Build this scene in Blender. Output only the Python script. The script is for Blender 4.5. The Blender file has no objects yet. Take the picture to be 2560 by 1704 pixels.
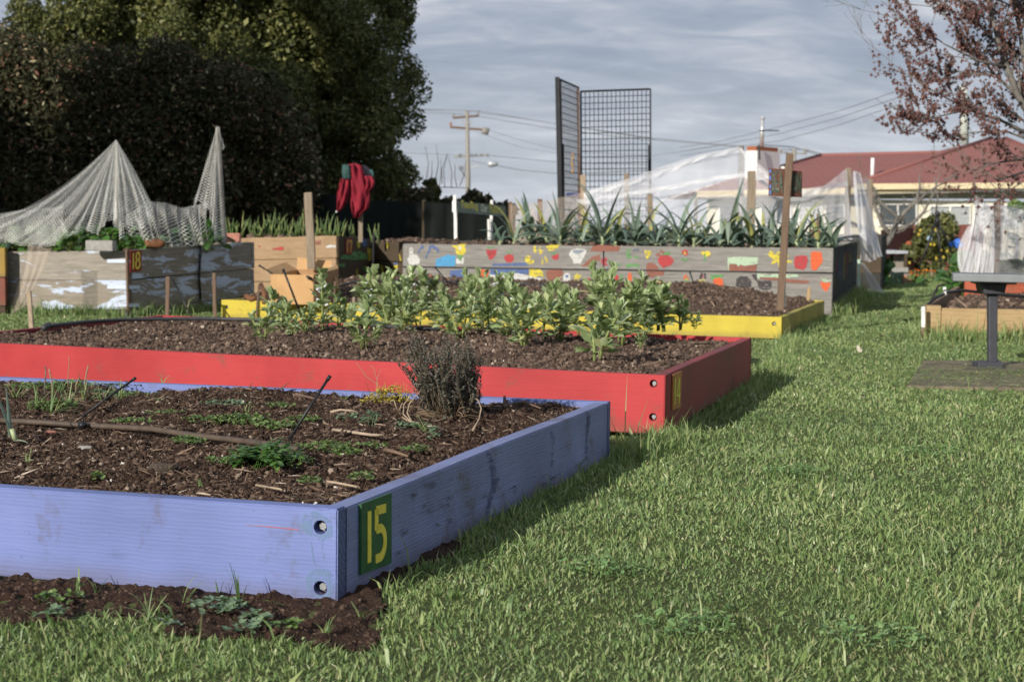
import bpy, bmesh, math, random
import numpy as np
from math import radians, sin, cos, pi, sqrt, atan2
from mathutils import Vector as V3, Matrix
rnd=random.Random(7); R=np.random.RandomState(11)
C=bpy.context.scene.collection
# ------------------------------------------------------------------ camera model
F=4172.; PIT=.0687; ROL=.0139; H=.7977
def ray(px,py):
    a=px-1280.; b=py-852.
    u=a*cos(ROL)+b*sin(ROL); v=-a*sin(ROL)+b*cos(ROL)
    return V3((u, F*cos(PIT)-v*sin(PIT), -F*sin(PIT)-v*cos(PIT)))
def W(px,py,Y):
    d=ray(px,py); t=Y/d.y; return V3((d.x*t,Y,H+d.z*t))
def Z(px,py,z):
    d=ray(px,py); t=(z-H)/d.z; return V3((d.x*t,d.y*t,z))
def PL(px,py,p0,n):
    d=ray(px,py); o=V3((0,0,H)); t=(p0-o).dot(n)/d.dot(n); return o+d*t
def mpp(Y): return Y/F
cam=bpy.data.cameras.new('camera'); co=bpy.data.objects.new('camera',cam); C.objects.link(co)
cam.sensor_width=36; cam.lens=F/2560*36; cam.clip_end=3000; cam.clip_start=.05
fw=V3((0,cos(PIT),-sin(PIT))); up=V3((0,sin(PIT),cos(PIT))); ri=V3((1,0,0))
cr=ri*cos(ROL)+up*sin(ROL); cu=-ri*sin(ROL)+up*cos(ROL); cb=-fw
co.matrix_world=Matrix(((cr.x,cu.x,cb.x,0),(cr.y,cu.y,cb.y,0),(cr.z,cu.z,cb.z,H),(0,0,0,1)))
cam.dof.use_dof=True; cam.dof.focus_distance=4.7; cam.dof.aperture_fstop=7.6; cam.dof.aperture_blades=7
bpy.context.scene.camera=co
# ------------------------------------------------------------------ object helpers
WM={}
def tag(o,label=None,cat=None,group=None,kind=None):
    if label: o['label']=label
    if cat: o['category']=cat
    if group: o['group']=group
    if kind: o['kind']=kind
    return o
def setpar(o,p,wm):
    WM[o.name]=wm
    if p is not None:
        o.parent=p; o.matrix_parent_inverse=Matrix.Identity(4); o.matrix_basis=WM[p.name].inverted()@wm
    else: o.matrix_basis=wm
def empty(name,loc,label,cat,group=None,kind=None):
    o=bpy.data.objects.new(name,None); C.objects.link(o); o.empty_display_size=.05
    setpar(o,None,Matrix.Translation(V3(loc))); return tag(o,label,cat,group,kind)
def add(name,Vv,Fs,mats,parent=None,midx=None,smooth=False,frame=None,uv=None):
    Vv=np.asarray(Vv,dtype=np.float64).reshape(-1,3)
    if not isinstance(mats,(list,tuple)): mats=[mats]
    if frame is None:
        base=V3(((Vv[:,0].min()+Vv[:,0].max())/2,(Vv[:,1].min()+Vv[:,1].max())/2,Vv[:,2].min()))
        frame=Matrix.Translation(base); Vv=Vv-np.array(base)
    me=bpy.data.meshes.new(name)
    tot=np.concatenate([np.full(len(f),np.asarray(f).shape[1] if len(f) else 3) for f in Fs]) if Fs else np.zeros(0)
    loops=np.concatenate([np.asarray(f).ravel() for f in Fs]).astype(np.int32)
    me.vertices.add(len(Vv)); me.vertices.foreach_set('co',Vv.ravel().astype(np.float32))
    me.loops.add(len(loops)); me.loops.foreach_set('vertex_index',loops)
    me.polygons.add(len(tot)); st=np.concatenate([[0],np.cumsum(tot)[:-1]]).astype(np.int32)
    me.polygons.foreach_set('loop_start',st)
    if midx is not None: me.polygons.foreach_set('material_index',np.asarray(midx,dtype=np.int32))
    me.polygons.foreach_set('use_smooth',np.full(len(tot),bool(smooth)))
    if uv is not None:
        l=me.uv_layers.new(name='UVMap'); l.data.foreach_set('uv',np.asarray(uv,dtype=np.float32)[loops].ravel())
    me.update(calc_edges=True); me.validate()
    for m in mats: me.materials.append(m)
    o=bpy.data.objects.new(name,me); C.objects.link(o); setpar(o,parent,frame)
    return o
class MB:
    def __init__(s): s.v=[];s.f=[];s.m=[];s.uv=[]
    def poly(s,pts,m=0):
        b=len(s.v); s.v+= [tuple(p) for p in pts]; s.f.append(tuple(range(b,b+len(pts)))); s.m.append(m); return s
    def raw(s,vs,fs,m=0):
        b=len(s.v); s.v+=[tuple(p) for p in vs]; s.f+=[tuple(b+i for i in f) for f in fs]; s.m+=[m]*len(fs); return s
    def hexa(s,p,m=0): # 8 pts: bottom 4 ccw, top 4 ccw
        return s.raw(p,[(3,2,1,0),(4,5,6,7),(0,1,5,4),(1,2,6,5),(2,3,7,6),(3,0,4,7)],m)
    def box(s,c,sz,m=0,M=None):
        x,y,z=c; a,b,d=[q/2 for q in sz]
        p=[V3((x+i*a,y+j*b,z+k*d)) for k in(-1,1) for i,j in((-1,-1),(1,-1),(1,1),(-1,1))]
        if M is not None: p=[M@q for q in p]
        return s.hexa(p,m)
    def tube(s,pts,r,n=6,m=0,cap=True):
        pts=[V3(p) for p in pts]
        rs=r if isinstance(r,(list,tuple)) else [r]*len(pts)
        b=len(s.v); t0=(pts[1]-pts[0]).normalized(); u=t0.orthogonal().normalized()
        for i,p in enumerate(pts):
            t=((pts[min(i+1,len(pts)-1)]-pts[max(i-1,0)])).normalized()
            u=(u-t*u.dot(t)).normalized(); w=t.cross(u)
            for k in range(n):
                a=2*pi*k/n; s.v.append(tuple(p+(u*cos(a)+w*sin(a))*rs[i]))
        for i in range(len(pts)-1):
            for k in range(n):
                q=b+i*n; s.f.append((q+k,q+(k+1)%n,q+n+(k+1)%n,q+n+k)); s.m.append(m)
        if cap:
            s.f.append(tuple(b+k for k in range(n))[::-1]); s.m.append(m)
            e=b+(len(pts)-1)*n; s.f.append(tuple(e+k for k in range(n))); s.m.append(m)
        return s
    def build(s,name,mats,parent=None,smooth=False,frame=None):
        by={}
        for f,m in zip(s.f,s.m): by.setdefault(len(f),[]).append((f,m))
        Fs=[];mi=[]
        for k in sorted(by): Fs.append(np.array([f for f,_ in by[k]])); mi+=[m for _,m in by[k]]
        return add(name,s.v,Fs,mats,parent,mi,smooth,frame)
def grid(P,closed=False): # P (a,b,3) -> faces
    a,b=P.shape[:2]; i=np.arange(a*b).reshape(a,b)
    f=np.stack([i[:-1,:-1],i[:-1,1:],i[1:,1:],i[1:,:-1]],-1).reshape(-1,4)
    return f
def scatter(PV,PF,pos,Mx): # PV(n,3) PF(m,k) pos(N,3) Mx(N,3,3)
    N=len(pos); v=np.einsum('nij,kj->nki',Mx,PV)+pos[:,None,:]
    f=(PF[None]+(np.arange(N)*len(PV))[:,None,None]).reshape(-1,PF.shape[1])
    return v.reshape(-1,3),f
def rotm(N,tilt=pi,rs=R): # random rotations
    q=rs.normal(size=(N,4)); q/=np.linalg.norm(q,axis=1)[:,None]; w,x,y,z=q.T
    return np.stack([1-2*(y*y+z*z),2*(x*y-z*w),2*(x*z+y*w),2*(x*y+z*w),1-2*(x*x+z*z),2*(y*z-x*w),2*(x*z-y*w),2*(y*z+x*w),1-2*(x*x+y*y)],-1).reshape(N,3,3)
_L={}
def vn(x,y,seed=0):
    if seed not in _L: _L[seed]=np.random.RandomState(seed+99).rand(256,256)
    T=_L[seed]; x=np.asarray(x,float);y=np.asarray(y,float)
    xi=np.floor(x).astype(int);yi=np.floor(y).astype(int);fx=x-xi;fy=y-yi
    fx=fx*fx*(3-2*fx);fy=fy*fy*(3-2*fy)
    a=T[xi%256,yi%256];b=T[(xi+1)%256,yi%256];c=T[xi%256,(yi+1)%256];d=T[(xi+1)%256,(yi+1)%256]
    return (a*(1-fx)+b*fx)*(1-fy)+(c*(1-fx)+d*fx)*fy
def fbm(x,y,o=4,seed=0):
    s=0;a=1;t=0
    for k in range(o): s=s+a*(vn(x*2**k,y*2**k,seed+k)-.5);t+=a;a*=.55
    return s/t*2
def inpoly(x,y,P):
    r=np.zeros(x.shape,bool);n=len(P)
    for i in range(n):
        x1,y1=P[i][:2];x2,y2=P[(i+1)%n][:2]
        c=((y1>y)!=(y2>y)); r^=c&(x<(x2-x1)*(y-y1)/((y2-y1) if y2!=y1 else 1e-9)+x1)
    return r
def frame_from(P,Q,upv=V3((0,0,1))):
    x=(Q-P).normalized(); z=(upv-x*upv.dot(x)).normalized(); y=z.cross(x)
    return Matrix(((x.x,y.x,z.x,P.x),(x.y,y.y,z.y,P.y),(x.z,y.z,z.z,P.z),(0,0,0,1)))
def plank(name,P,Q,h,th,mat,parent=None,bev=.003,upv=V3((0,0,1)),holes=(),warp=0,extra=None):
    """board: local x along P->Q, y = thickness to the left, z = height"""
    P=V3(P);Q=V3(Q);L=(Q-P).length; M=frame_from(P,Q,upv)
    bm=bmesh.new(); nseg=max(1,int(L/.25)) if warp else 1
    bmesh.ops.create_cube(bm,size=1)
    for v in bm.verts: v.co=V3(((v.co.x+.5)*L,(v.co.y+.5)*th,(v.co.z+.5)*h))
    if nseg>1:
        es=[e for e in bm.edges if abs(e.verts[0].co.x-e.verts[1].co.x)>L*.5]
        bmesh.ops.subdivide_edges(bm,edges=es,cuts=nseg,use_grid_fill=True)
        sd=rnd.random()*50
        for v in bm.verts:
            w=vn(v.co.x*1.3+sd,3.1,5)-.5; v.co.z+=w*warp; v.co.y+=(vn(v.co.x*1.1+sd,9.7,6)-.5)*warp*.7
    if bev: 
        ed=[e for e in bm.edges if len(e.link_faces)==2 and e.calc_face_angle(0)>.6]
        bmesh.ops.bevel(bm,geom=ed,offset=bev,segments=2,affect='EDGES')
    me=bpy.data.meshes.new(name); bm.to_mesh(me); bm.free()
    mats=mat if isinstance(mat,(list,tuple)) else [mat]
    for m in mats: me.materials.append(m)
    o=bpy.data.objects.new(name,me); C.objects.link(o); setpar(o,parent,M)
    if holes:
        cb=MB()
        for hx,hz,rr,dp in holes: cb.tube([(hx,-.02,hz),(hx,dp,hz)],rr,20)
        c=cb.build('cutter',mats[0],None,frame=M)
        md=o.modifiers.new('b','BOOLEAN'); md.object=c; md.operation='DIFFERENCE'; md.solver='EXACT'
        bpy.context.view_layer.update()
        dg=bpy.context.evaluated_depsgraph_get(); nm=bpy.data.meshes.new_from_object(o.evaluated_get(dg))
        o.modifiers.clear(); o.data=nm; bpy.data.objects.remove(c)
    return o
# ------------------------------------------------------------------ materials
class NT:
    def __init__(s,name):
        s.mat=bpy.data.materials.new(name); s.mat.use_nodes=True; s.t=s.mat.node_tree; s.t.nodes.clear()
        s.out=s.t.nodes.new('ShaderNodeOutputMaterial')
    def n(s,ty,**k):
        x=s.t.nodes.new('ShaderNode'+ty)
        for a,b in k.items():
            if a.startswith('_'): setattr(x,a[1:],b)
            else:
                key=a if a in x.inputs else a.replace('_',' ')
                s.set(x.inputs[key],b)
        return x
    def set(s,sock,b):
        if hasattr(b,'is_output') or isinstance(b,bpy.types.NodeSocket): s.t.links.new(b,sock)
        else: sock.default_value=b if not (isinstance(b,tuple) and len(b)==3 and sock.type=='RGBA') else (*b,1)
    def coords(s,scale=(1,1,1),rand=True,kind='Object'):
        c=s.n('TexCoord').outputs[kind]
        if rand and kind=='Object':
            r=s.n('ObjectInfo').outputs['Random']; m=s.n('Math',_operation='MULTIPLY'); s.set(m.inputs[0],r); m.inputs[1].default_value=37.
            a=s.n('VectorMath',_operation='ADD'); s.set(a.inputs[0],c); s.set(a.inputs[1],m.outputs[0]); c=a.outputs[0]
        m=s.n('Mapping',Vector=c); m.inputs['Scale'].default_value=scale; return m.outputs[0]
    def noise(s,vec,scale,detail=4,rough=.55,dist=0,out='Fac'):
        x=s.n('TexNoise',Vector=vec,Scale=scale,Detail=detail,Roughness=rough,Distortion=dist); return x.outputs[out]
    def ramp(s,fac,stops,interp='LINEAR'):
        x=s.n('ValToRGB',Fac=fac); x.color_ramp.interpolation=interp; e=x.color_ramp.elements
        while len(e)<len(stops): e.new(.5)
        for el,(p,c) in zip(e,stops): el.position=p; el.color=(*c,1) if isinstance(c,tuple) else (c,c,c,1)
        return x.outputs[0]
    def mix(s,f,a,b,bt='MIX'):
        x=s.n('Mix',_data_type='RGBA',_blend_type=bt); s.set(x.inputs[0],f); s.set(x.inputs[6],a); s.set(x.inputs[7],b); return x.outputs[2]
    def math(s,op,a,b=0,clamp=False):
        x=s.n('Math',_operation=op,_use_clamp=clamp); s.set(x.inputs[0],a); s.set(x.inputs[1],b); return x.outputs[0]
    def bump(s,h,st=.3,d=.01):
        x=s.n('Bump',Height=h,Strength=st,Distance=d); return x.outputs[0]
    def pr(s,col,rough=.6,normal=None,metal=0,spec=.3,alpha=None,connect=True):
        x=s.n('BsdfPrincipled',Base_Color=col,Roughness=rough,Metallic=metal); x.inputs['Specular IOR Level'].default_value=spec
        if normal is not None: s.set(x.inputs['Normal'],normal)
        if alpha is not None: s.set(x.inputs['Alpha'],alpha)
        if connect: s.t.links.new(x.outputs[0],s.out.inputs[0])
        return x.outputs[0]
def m_paint(name,col,dirt=(.10,.075,.05),amt=.5,grain=1.,fade=.12,rough=.55,chips=None):
    t=NT(name); c=t.coords((1,1,1)); g=t.coords((2.2,40,40)); g2=t.coords((.8,9,9))
    gr=t.noise(g,1.6,5,.6,.6); gw=t.noise(g2,2.4,3,.5,1.2)
    wv=t.n('TexWave',Vector=t.coords((.35,1,1)),Scale=34,Distortion=5,Detail=2,_bands_direction='Z').outputs['Fac']
    big=t.noise(c,2.3,4); sm=t.noise(c,60,4,.7)
    col2=tuple(q*(1-fade*1.6) for q in col); col3=tuple(min(1,q*(1+fade)+.01) for q in col)
    a=t.mix(t.ramp(big,[(.3,0.),(.7,1.)]),col2,col3)
    a=t.mix(t.math('MULTIPLY',t.ramp(gr,[(.3,1.),(.62,0.)]),.22*grain),a,tuple(q*.6 for q in col))
    blot=t.ramp(t.math('ADD',t.math('MULTIPLY',t.noise(c,5.5,5,.62,.5),.72),t.math('MULTIPLY',sm,.28)),[(.575-.035*amt,0.),(.645,1.)])
    a=t.mix(t.math('MULTIPLY',blot,.62*min(1,amt*1.3)),a,dirt)
    if chips: a=t.mix(t.ramp(t.math('ADD',t.math('MULTIPLY',t.noise(t.coords((.7,5,5)),4,5,.65),.8),t.math('MULTIPLY',sm,.2)),[(.60,0.),(.615,1.)]),a,chips)
    kn=t.n('TexVoronoi',Vector=t.coords((1.1,3.2,3.2)),Scale=1.9); kd=t.ramp(kn.outputs['Distance'],[(.035,1.),(.085,0.)]); a=t.mix(t.math('MULTIPLY',kd,.55*grain),a,tuple(q*.35 for q in col))
    scr=t.ramp(t.noise(t.coords((1.5,1.5,22)),7,2,.4,1.5),[(.70,0.),(.715,1.),(.73,0.)]); a=t.mix(t.math('MULTIPLY',scr,.5),a,tuple(q*.45 for q in col))
    zz=t.n('SeparateXYZ',Vector=t.n('TexCoord').outputs['Object']).outputs[2]; low=t.ramp(t.math('ADD',zz,t.math('MULTIPLY',t.noise(c,9,4),.06)),[(.035,1.),(.085,0.)]); a=t.mix(t.math('MULTIPLY',low,.42),a,dirt)
    nx=t.n('SeparateXYZ',Vector=t.n('TexCoord').outputs['Normal']).outputs[0]; en_=t.math('GREATER_THAN',t.math('ABSOLUTE',nx),.85)
    rg=t.n('TexWave',Vector=t.coords((1,1,1)),Scale=22,Distortion=5,Detail=1,_wave_type='RINGS',_rings_direction='X').outputs['Fac']
    a=t.mix(t.math('MULTIPLY',en_,t.math('ADD',t.math('MULTIPLY',rg,.3),.42)),a,tuple(q*.2 for q in col))
    spec=t.ramp(t.noise(c,95,2,.5),[(.70,0.),(.74,1.)]); a=t.mix(t.math('MULTIPLY',spec,.7*amt),a,tuple(q*.5 for q in dirt))
    hh=t.math('ADD',t.math('MULTIPLY',wv,.13*grain),t.math('ADD',t.math('MULTIPLY',gr,.5*grain),t.math('MULTIPLY',sm,.22)))
    t.pr(a,t.ramp(big,[(0.,rough-.1),(1.,rough+.15)]),t.bump(hh,.5,.0035),spec=.28); return t.mat
def m_wood(name,a,b,dark=None,scale=1.,bump=.6,spots=.3,rough=.85):
    t=NT(name); g=t.coords((1.6*scale,26*scale,26*scale)); c=t.coords()
    gr=t.noise(g,2.2,6,.65,.5); fine=t.noise(t.coords((6,160,160)),1.2,3,.6); big=t.noise(c,3,3)
    col=t.mix(t.ramp(gr,[(.28,0.),(.72,1.)]),a,b)
    col=t.mix(t.math('MULTIPLY',t.ramp(big,[(.35,0.),(.75,1.)]),.5),col,tuple(q*.62 for q in a))
    dk=dark or tuple(q*.3 for q in a)
    col=t.mix(t.math('MULTIPLY',t.ramp(fine,[(.52,0.),(.68,1.)]),.55),col,dk)
    col=t.mix(t.math('MULTIPLY',t.ramp(t.noise(t.coords((1,2.5,2.5)),5,3,.5,.8),[(.66,0.),(.74,1.)]),spots),col,dk)
    t.pr(col,rough,t.bump(t.math('ADD',gr,fine),bump,.004),spec=.15); return t.mat
def m_flake(name,wood,paint,thr=.5,stretch=4.):
    t=NT(name); g=t.coords((1.6,26,26)); gr=t.noise(g,2.2,6,.65,.5); c=t.coords(); fine=t.noise(t.coords((6,150,150)),1.2,3)
    w=t.mix(t.ramp(gr,[(.3,0.),(.7,1.)]),wood,tuple(q*.6 for q in wood)); w=t.mix(t.math('MULTIPLY',t.ramp(fine,[(.5,0.),(.68,1.)]),.5),w,tuple(q*.3 for q in wood))
    mk=t.math('ADD',t.math('MULTIPLY',t.noise(t.coords((1,stretch,stretch)),2.6,6,.68,.7),.8),t.math('MULTIPLY',gr,.2))
    f=t.ramp(mk,[(thr,0.),(thr+.02,1.)])
    p=t.mix(t.noise(c,9,4),paint,tuple(q*.78 for q in paint)); col=t.mix(f,w,p)
    t.pr(col,.8,t.bump(t.math('ADD',gr,t.math('MULTIPLY',f,.6)),.5,.004),spec=.2); return t.mat
def m_worn(name,col,cover=.62,amax=1.,fs=38):
    t=NT(name); c=t.coords(rand=False); n1=t.noise(t.coords((1.4,14,14),rand=False),6,5,.65); n2=t.noise(c,fs,4,.7)
    s=t.math('ADD',t.math('MULTIPLY',n1,.55),t.math('MULTIPLY',n2,.45)); al=t.math('MULTIPLY',t.ramp(s,[(1-cover-.04,0.),(1-cover+.05,1.)]),amax)
    a=t.mix(t.noise(c,14,3),tuple(q*.58+.03 for q in col),tuple(q*.88+.03 for q in col)); t.pr(a,.75,t.bump(n2,.3,.002),alpha=al,spec=.2); return t.mat
def m_simple(name,col,rough=.6,metal=0,var=.25,scale=12,bump=.25,spec=.3,bd=.004):
    t=NT(name); c=t.coords(); n=t.noise(c,scale,5,.6); a=t.mix(t.ramp(n,[(.3,0.),(.7,1.)]),tuple(q*(1-var) for q in col),tuple(min(1,q*(1+var*.6)) for q in col))
    t.pr(a,rough,t.bump(t.noise(c,scale*6,4,.65),bump,bd),metal,spec); return t.mat
def m_leaf(name,stops,trans=.25,rough=.5,spec=.35,patch=None,ttint=1.3):
    t=NT(name); r=t.n('NewGeometry').outputs['Random Per Island']; a=t.ramp(r,stops)
    if patch:
        pos=t.n('NewGeometry').outputs['Position']; nn=t.noise(pos,patch[0],4,.6); a=t.mix(t.ramp(nn,[(.38,0.),(.66,1.)]),a,t.mix(patch[2],a,patch[1]))
    p=t.pr(a,rough,spec=spec,connect=False)
    tr=t.n('BsdfTranslucent',Color=t.mix(1.,a,(ttint,ttint,ttint*.6),'MULTIPLY')).outputs[0]
    m=t.n('MixShader',Fac=trans); t.set(m.inputs[1],p); t.set(m.inputs[2],tr); t.t.links.new(m.outputs[0],t.out.inputs[0]); return t.mat
def m_soil(name,a,b,c2,scale=1.):
    t=NT(name); p=t.coords(rand=False); n=t.noise(p,9*scale,6,.7); f=t.noise(p,120*scale,4,.7); l=t.noise(p,2.2,3)
    col=t.mix(t.ramp(n,[(.3,0.),(.7,1.)]),a,b); col=t.mix(t.ramp(l,[(.45,0.),(.7,1.)]),col,c2)
    col=t.mix(t.ramp(t.noise(p,70*scale,2),[(.70,0.),(.74,1.)]),col,tuple(min(1,q*3.2) for q in b))
    t.pr(col,.95,t.bump(t.math('ADD',n,f),1.,.012),spec=.12); return t.mat
def m_net(name,col,cell,wire,diamond=True,soft=0.0):
    t=NT(name); uvn=t.n('UVMap').outputs[0]
    m=t.n('Mapping',Vector=uvn); m.inputs['Rotation'].default_value=(0,0,radians(45) if diamond else 0); m.inputs['Scale'].default_value=(1/cell,1/cell,1)
    sp=t.n('SeparateXYZ',Vector=m.outputs[0])
    def ln(o): return t.math('LESS_THAN',t.math('FRACT',t.math('ADD',o,100.)),wire)
    al=t.math('MAXIMUM',ln(sp.outputs[0]),ln(sp.outputs[1]))
    if soft: al=t.math('MAXIMUM',al,soft)
    d=t.n('BsdfDiffuse',Color=(*col,1)).outputs[0]; tl=t.n('BsdfTranslucent',Color=(*col,1)).outputs[0]
    ms=t.n('MixShader',Fac=.35); t.set(ms.inputs[1],d); t.set(ms.inputs[2],tl)
    tr=t.n('BsdfTransparent').outputs[0]; m2=t.n('MixShader',Fac=al); t.set(m2.inputs[1],tr); t.set(m2.inputs[2],ms.outputs[0]); t.t.links.new(m2.outputs[0],t.out.inputs[0]); return t.mat
M={}
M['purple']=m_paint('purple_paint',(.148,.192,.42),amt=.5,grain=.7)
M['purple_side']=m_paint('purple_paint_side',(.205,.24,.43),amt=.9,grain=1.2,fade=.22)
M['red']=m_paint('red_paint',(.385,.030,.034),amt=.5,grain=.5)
M['red_side']=m_paint('red_paint_shaded_side',(.22,.028,.028),amt=.75,grain=.9,fade=.25)  # darker copy of the red: shade of the side board put into its colour
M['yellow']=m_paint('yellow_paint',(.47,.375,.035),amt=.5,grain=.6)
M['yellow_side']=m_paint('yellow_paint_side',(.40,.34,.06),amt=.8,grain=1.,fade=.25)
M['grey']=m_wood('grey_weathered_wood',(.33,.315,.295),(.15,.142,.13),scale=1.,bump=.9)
M['flake']=m_flake('wood_with_flaking_blue_paint',(.30,.265,.215),(.50,.57,.70),.525)
M['flake_less']=m_flake('wood_with_some_blue_paint',(.33,.30,.255),(.52,.58,.70),.60)
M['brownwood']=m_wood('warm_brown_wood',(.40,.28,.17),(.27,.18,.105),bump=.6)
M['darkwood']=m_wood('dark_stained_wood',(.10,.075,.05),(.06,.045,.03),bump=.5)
M['palewood']=m_wood('new_pine',(.46,.33,.18),(.36,.245,.125),bump=.3)
M['postwood']=m_wood('weathered_post',(.33,.27,.20),(.2,.16,.115),scale=2)
M['stakewood']=m_wood('stake_wood',(.235,.165,.12),(.12,.08,.055),scale=2)
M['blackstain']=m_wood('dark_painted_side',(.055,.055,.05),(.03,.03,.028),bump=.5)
M['white']=m_simple('white_paint',(.74,.74,.72),.6,var=.12)
M['hole']=m_simple('hole_dark',(.05,.05,.055),.8)
M['bolt']=m_simple('galvanised_bolt',(.26,.27,.28),.5,.6,var=.2,scale=60)
M['blackplastic']=m_simple('black_plastic',(.018,.018,.020),.38,var=.3,scale=40,bump=.15)
M['hose']=m_simple('dusty_brown_hose',(.085,.062,.046),.6,var=.35,scale=30,bump=.2)
M['blackpipe']=m_simple('dusty_black_pipe',(.05,.05,.054),.5,var=.3,scale=20)
M['green_plate']=m_simple('green_plate',(.025,.10,.035),.5,var=.3,scale=25)
M['yellow_num']=m_simple('yellow_numeral',(.80,.66,.08),.55,var=.15,scale=30)
M['lime_num']=m_simple('lime_numeral',(.62,.68,.08),.55,var=.18,scale=30)
M['orange_plate']=m_simple('orange_brown_plate',(.40,.16,.035),.5,var=.3,scale=25)
M['maroon_plate']=m_simple('maroon_plate',(.22,.025,.02),.5,var=.3,scale=25)
M['soil']=m_soil('soil_dark',(.036,.023,.017),(.066,.042,.030),(.048,.026,.019))
M['soil2']=m_soil('soil_brown',(.068,.047,.036),(.115,.080,.061),(.085,.059,.046))
M['earth']=m_soil('ground_earth',(.075,.092,.035),(.10,.12,.045),(.085,.10,.04))
M['clod']=m_leaf('soil_clods',[(0.,(.025,.016,.012)),(.5,(.055,.035,.026)),(.8,(.085,.056,.041)),(.965,(.125,.088,.065)),(1.,(.27,.215,.165))],0,.95,.1)
M['clod2']=m_leaf('soil_clods_brown',[(0.,(.05,.034,.026)),(.5,(.105,.073,.056)),(.85,(.15,.107,.082)),(.975,(.19,.14,.105)),(1.,(.42,.35,.28))],0,.95,.1)
M['clod3']=m_leaf('soil_crumbs_dark',[(0.,(.03,.019,.014)),(.6,(.065,.042,.031)),(1.,(.11,.075,.055))],0,.95,.1)
M['straw']=m_leaf('mulch_bits',[(0.,(.05,.034,.025)),(.4,(.13,.085,.06)),(.8,(.23,.165,.115)),(.95,(.34,.26,.19)),(1.,(.50,.43,.35))],0,.85,.15)
M['grass']=m_leaf('grass_blades',[(0.,(.08,.145,.05)),(.3,(.175,.27,.09)),(.6,(.27,.365,.135)),(.84,(.36,.43,.185)),(.95,(.44,.46,.24)),(.98,(.42,.37,.21)),(1.,(.5,.44,.27))],.3,.45,.5,patch=(.8,(.10,.17,.06),.6))
M['bean']=m_leaf('bean_leaves',[(0.,(.15,.21,.085)),(.5,(.31,.40,.19)),(.9,(.45,.51,.31)),(1.,(.48,.49,.16))],.22,.5,.4)
M['beanstem']=m_simple('bean_stem',(.22,.27,.09),.5,var=.3)
M['flowerw']=m_simple('white_petals',(.72,.72,.75),.6,var=.1); M['flowerb']=m_simple('black_spot',(.01,.01,.015),.6)
M['leek']=m_leaf('leek_leaves',[(0.,(.08,.13,.10)),(.6,(.17,.235,.185)),(.93,(.25,.315,.24)),(1.,(.40,.40,.11))],.18,.42,.5)
M['leekstem']=m_simple('leek_shaft',(.38,.44,.25),.5,var=.3)
M['onion']=m_leaf('onion_leaves',[(0.,(.09,.16,.055)),(.6,(.17,.26,.09)),(1.,(.36,.36,.13))],.2,.45,.45)
M['chard']=m_leaf('spinach_leaves',[(0.,(.025,.075,.012)),(.6,(.06,.15,.025)),(1.,(.13,.23,.05))],.2,.35,.5)
M['weed']=m_leaf('weed_leaves',[(0.,(.07,.13,.035)),(.6,(.14,.22,.06)),(1.,(.23,.31,.11))],.25,.5,.4)
M['weedb']=m_leaf('bluish_weed_leaves',[(0.,(.10,.17,.09)),(1.,(.21,.29,.17))],.2,.5,.4)
M['thyme']=m_leaf('thyme_leaves',[(0.,(.06,.068,.05)),(.5,(.12,.13,.095)),(.8,(.18,.165,.155)),(1.,(.27,.245,.235))],.1,.7,.2)
M['dry']=m_leaf('dry_twigs',[(0.,(.14,.095,.06)),(.6,(.27,.2,.135)),(1.,(.36,.27,.19))],0,.8,.2)
M['oreg']=m_leaf('yellow_oregano',[(0.,(.11,.065,.025)),(.3,(.30,.25,.04)),(1.,(.66,.55,.09))],.2,.5,.3)
M['hedge']=m_leaf('hedge_leaves',[(0.,(.03,.034,.02)),(.6,(.062,.066,.036)),(.86,(.09,.08,.045)),(.93,(.24,.11,.08)),(.97,(.33,.31,.18)),(1.,(.46,.42,.28))],.12,.65,.08)  # palest stops paint glints on some leaves; the reddish stop is leaf colour
M['tree']=m_leaf('tree_leaves',[(0.,(.04,.052,.015)),(.5,(.10,.115,.036)),(.85,(.17,.175,.06)),(1.,(.25,.24,.09))],.2,.5,.3)
M['bark']=m_simple('bark',(.10,.075,.055),.9,var=.4,scale=20,bump=.8,bd=.02)
M['greybark']=m_simple('grey_bark',(.20,.185,.165),.9,var=.45,scale=25,bump=.7,bd=.02)
M['catkin']=m_leaf('red_brown_seed_tufts',[(0.,(.09,.042,.036)),(.6,(.17,.082,.072)),(1.,(.27,.15,.135))],.15,.7,.2)
M['net_left']=m_net('coarse_white_netting',(.84,.84,.80),.019,.15)
M['net_tan']=m_net('fine_tan_netting',(.62,.52,.42),.010,.18)
M['net_far']=m_net('fine_white_netting',(.84,.84,.86),.009,.24)
M['net_thick']=m_net('bunched_white_netting',(.86,.86,.88),.008,.36)
M['net_wire']=m_net('chicken_wire_netting',(.72,.72,.72),.022,.13)
M['steel']=m_simple('dark_steel_frame',(.035,.036,.04),.5,.3,var=.3)
M['roof']=m_simple('red_roof',(.27,.095,.088),.75,var=.14,scale=3,bump=.4)
def m_roof():
    t=NT('red_tiled_roof'); c=t.coords(rand=False); g=t.n('NewGeometry').outputs['Position']; x=t.n('SeparateXYZ',Vector=g)
    rib=t.math('FRACT',t.math('MULTIPLY',x.outputs[0],4.2)); row=t.math('FRACT',t.math('MULTIPLY',x.outputs[2],7.)); n=t.noise(g,.6,5,.6); m=t.noise(g,9,3,.6)
    a=t.mix(n,(.21,.082,.072),(.275,.112,.10)); a=t.mix(t.math('MULTIPLY',t.ramp(row,[(0.,1.),(.12,0.)]),.35),a,(.13,.05,.045)); a=t.mix(t.math('MULTIPLY',m,.3),a,(.20,.10,.09))
    t.pr(a,.8,t.bump(t.math('ADD',t.math('MULTIPLY',t.math('SINE',t.math('MULTIPLY',rib,6.28)),.25),t.math('MULTIPLY',row,.6)),.35,.02)); return t.mat
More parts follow.
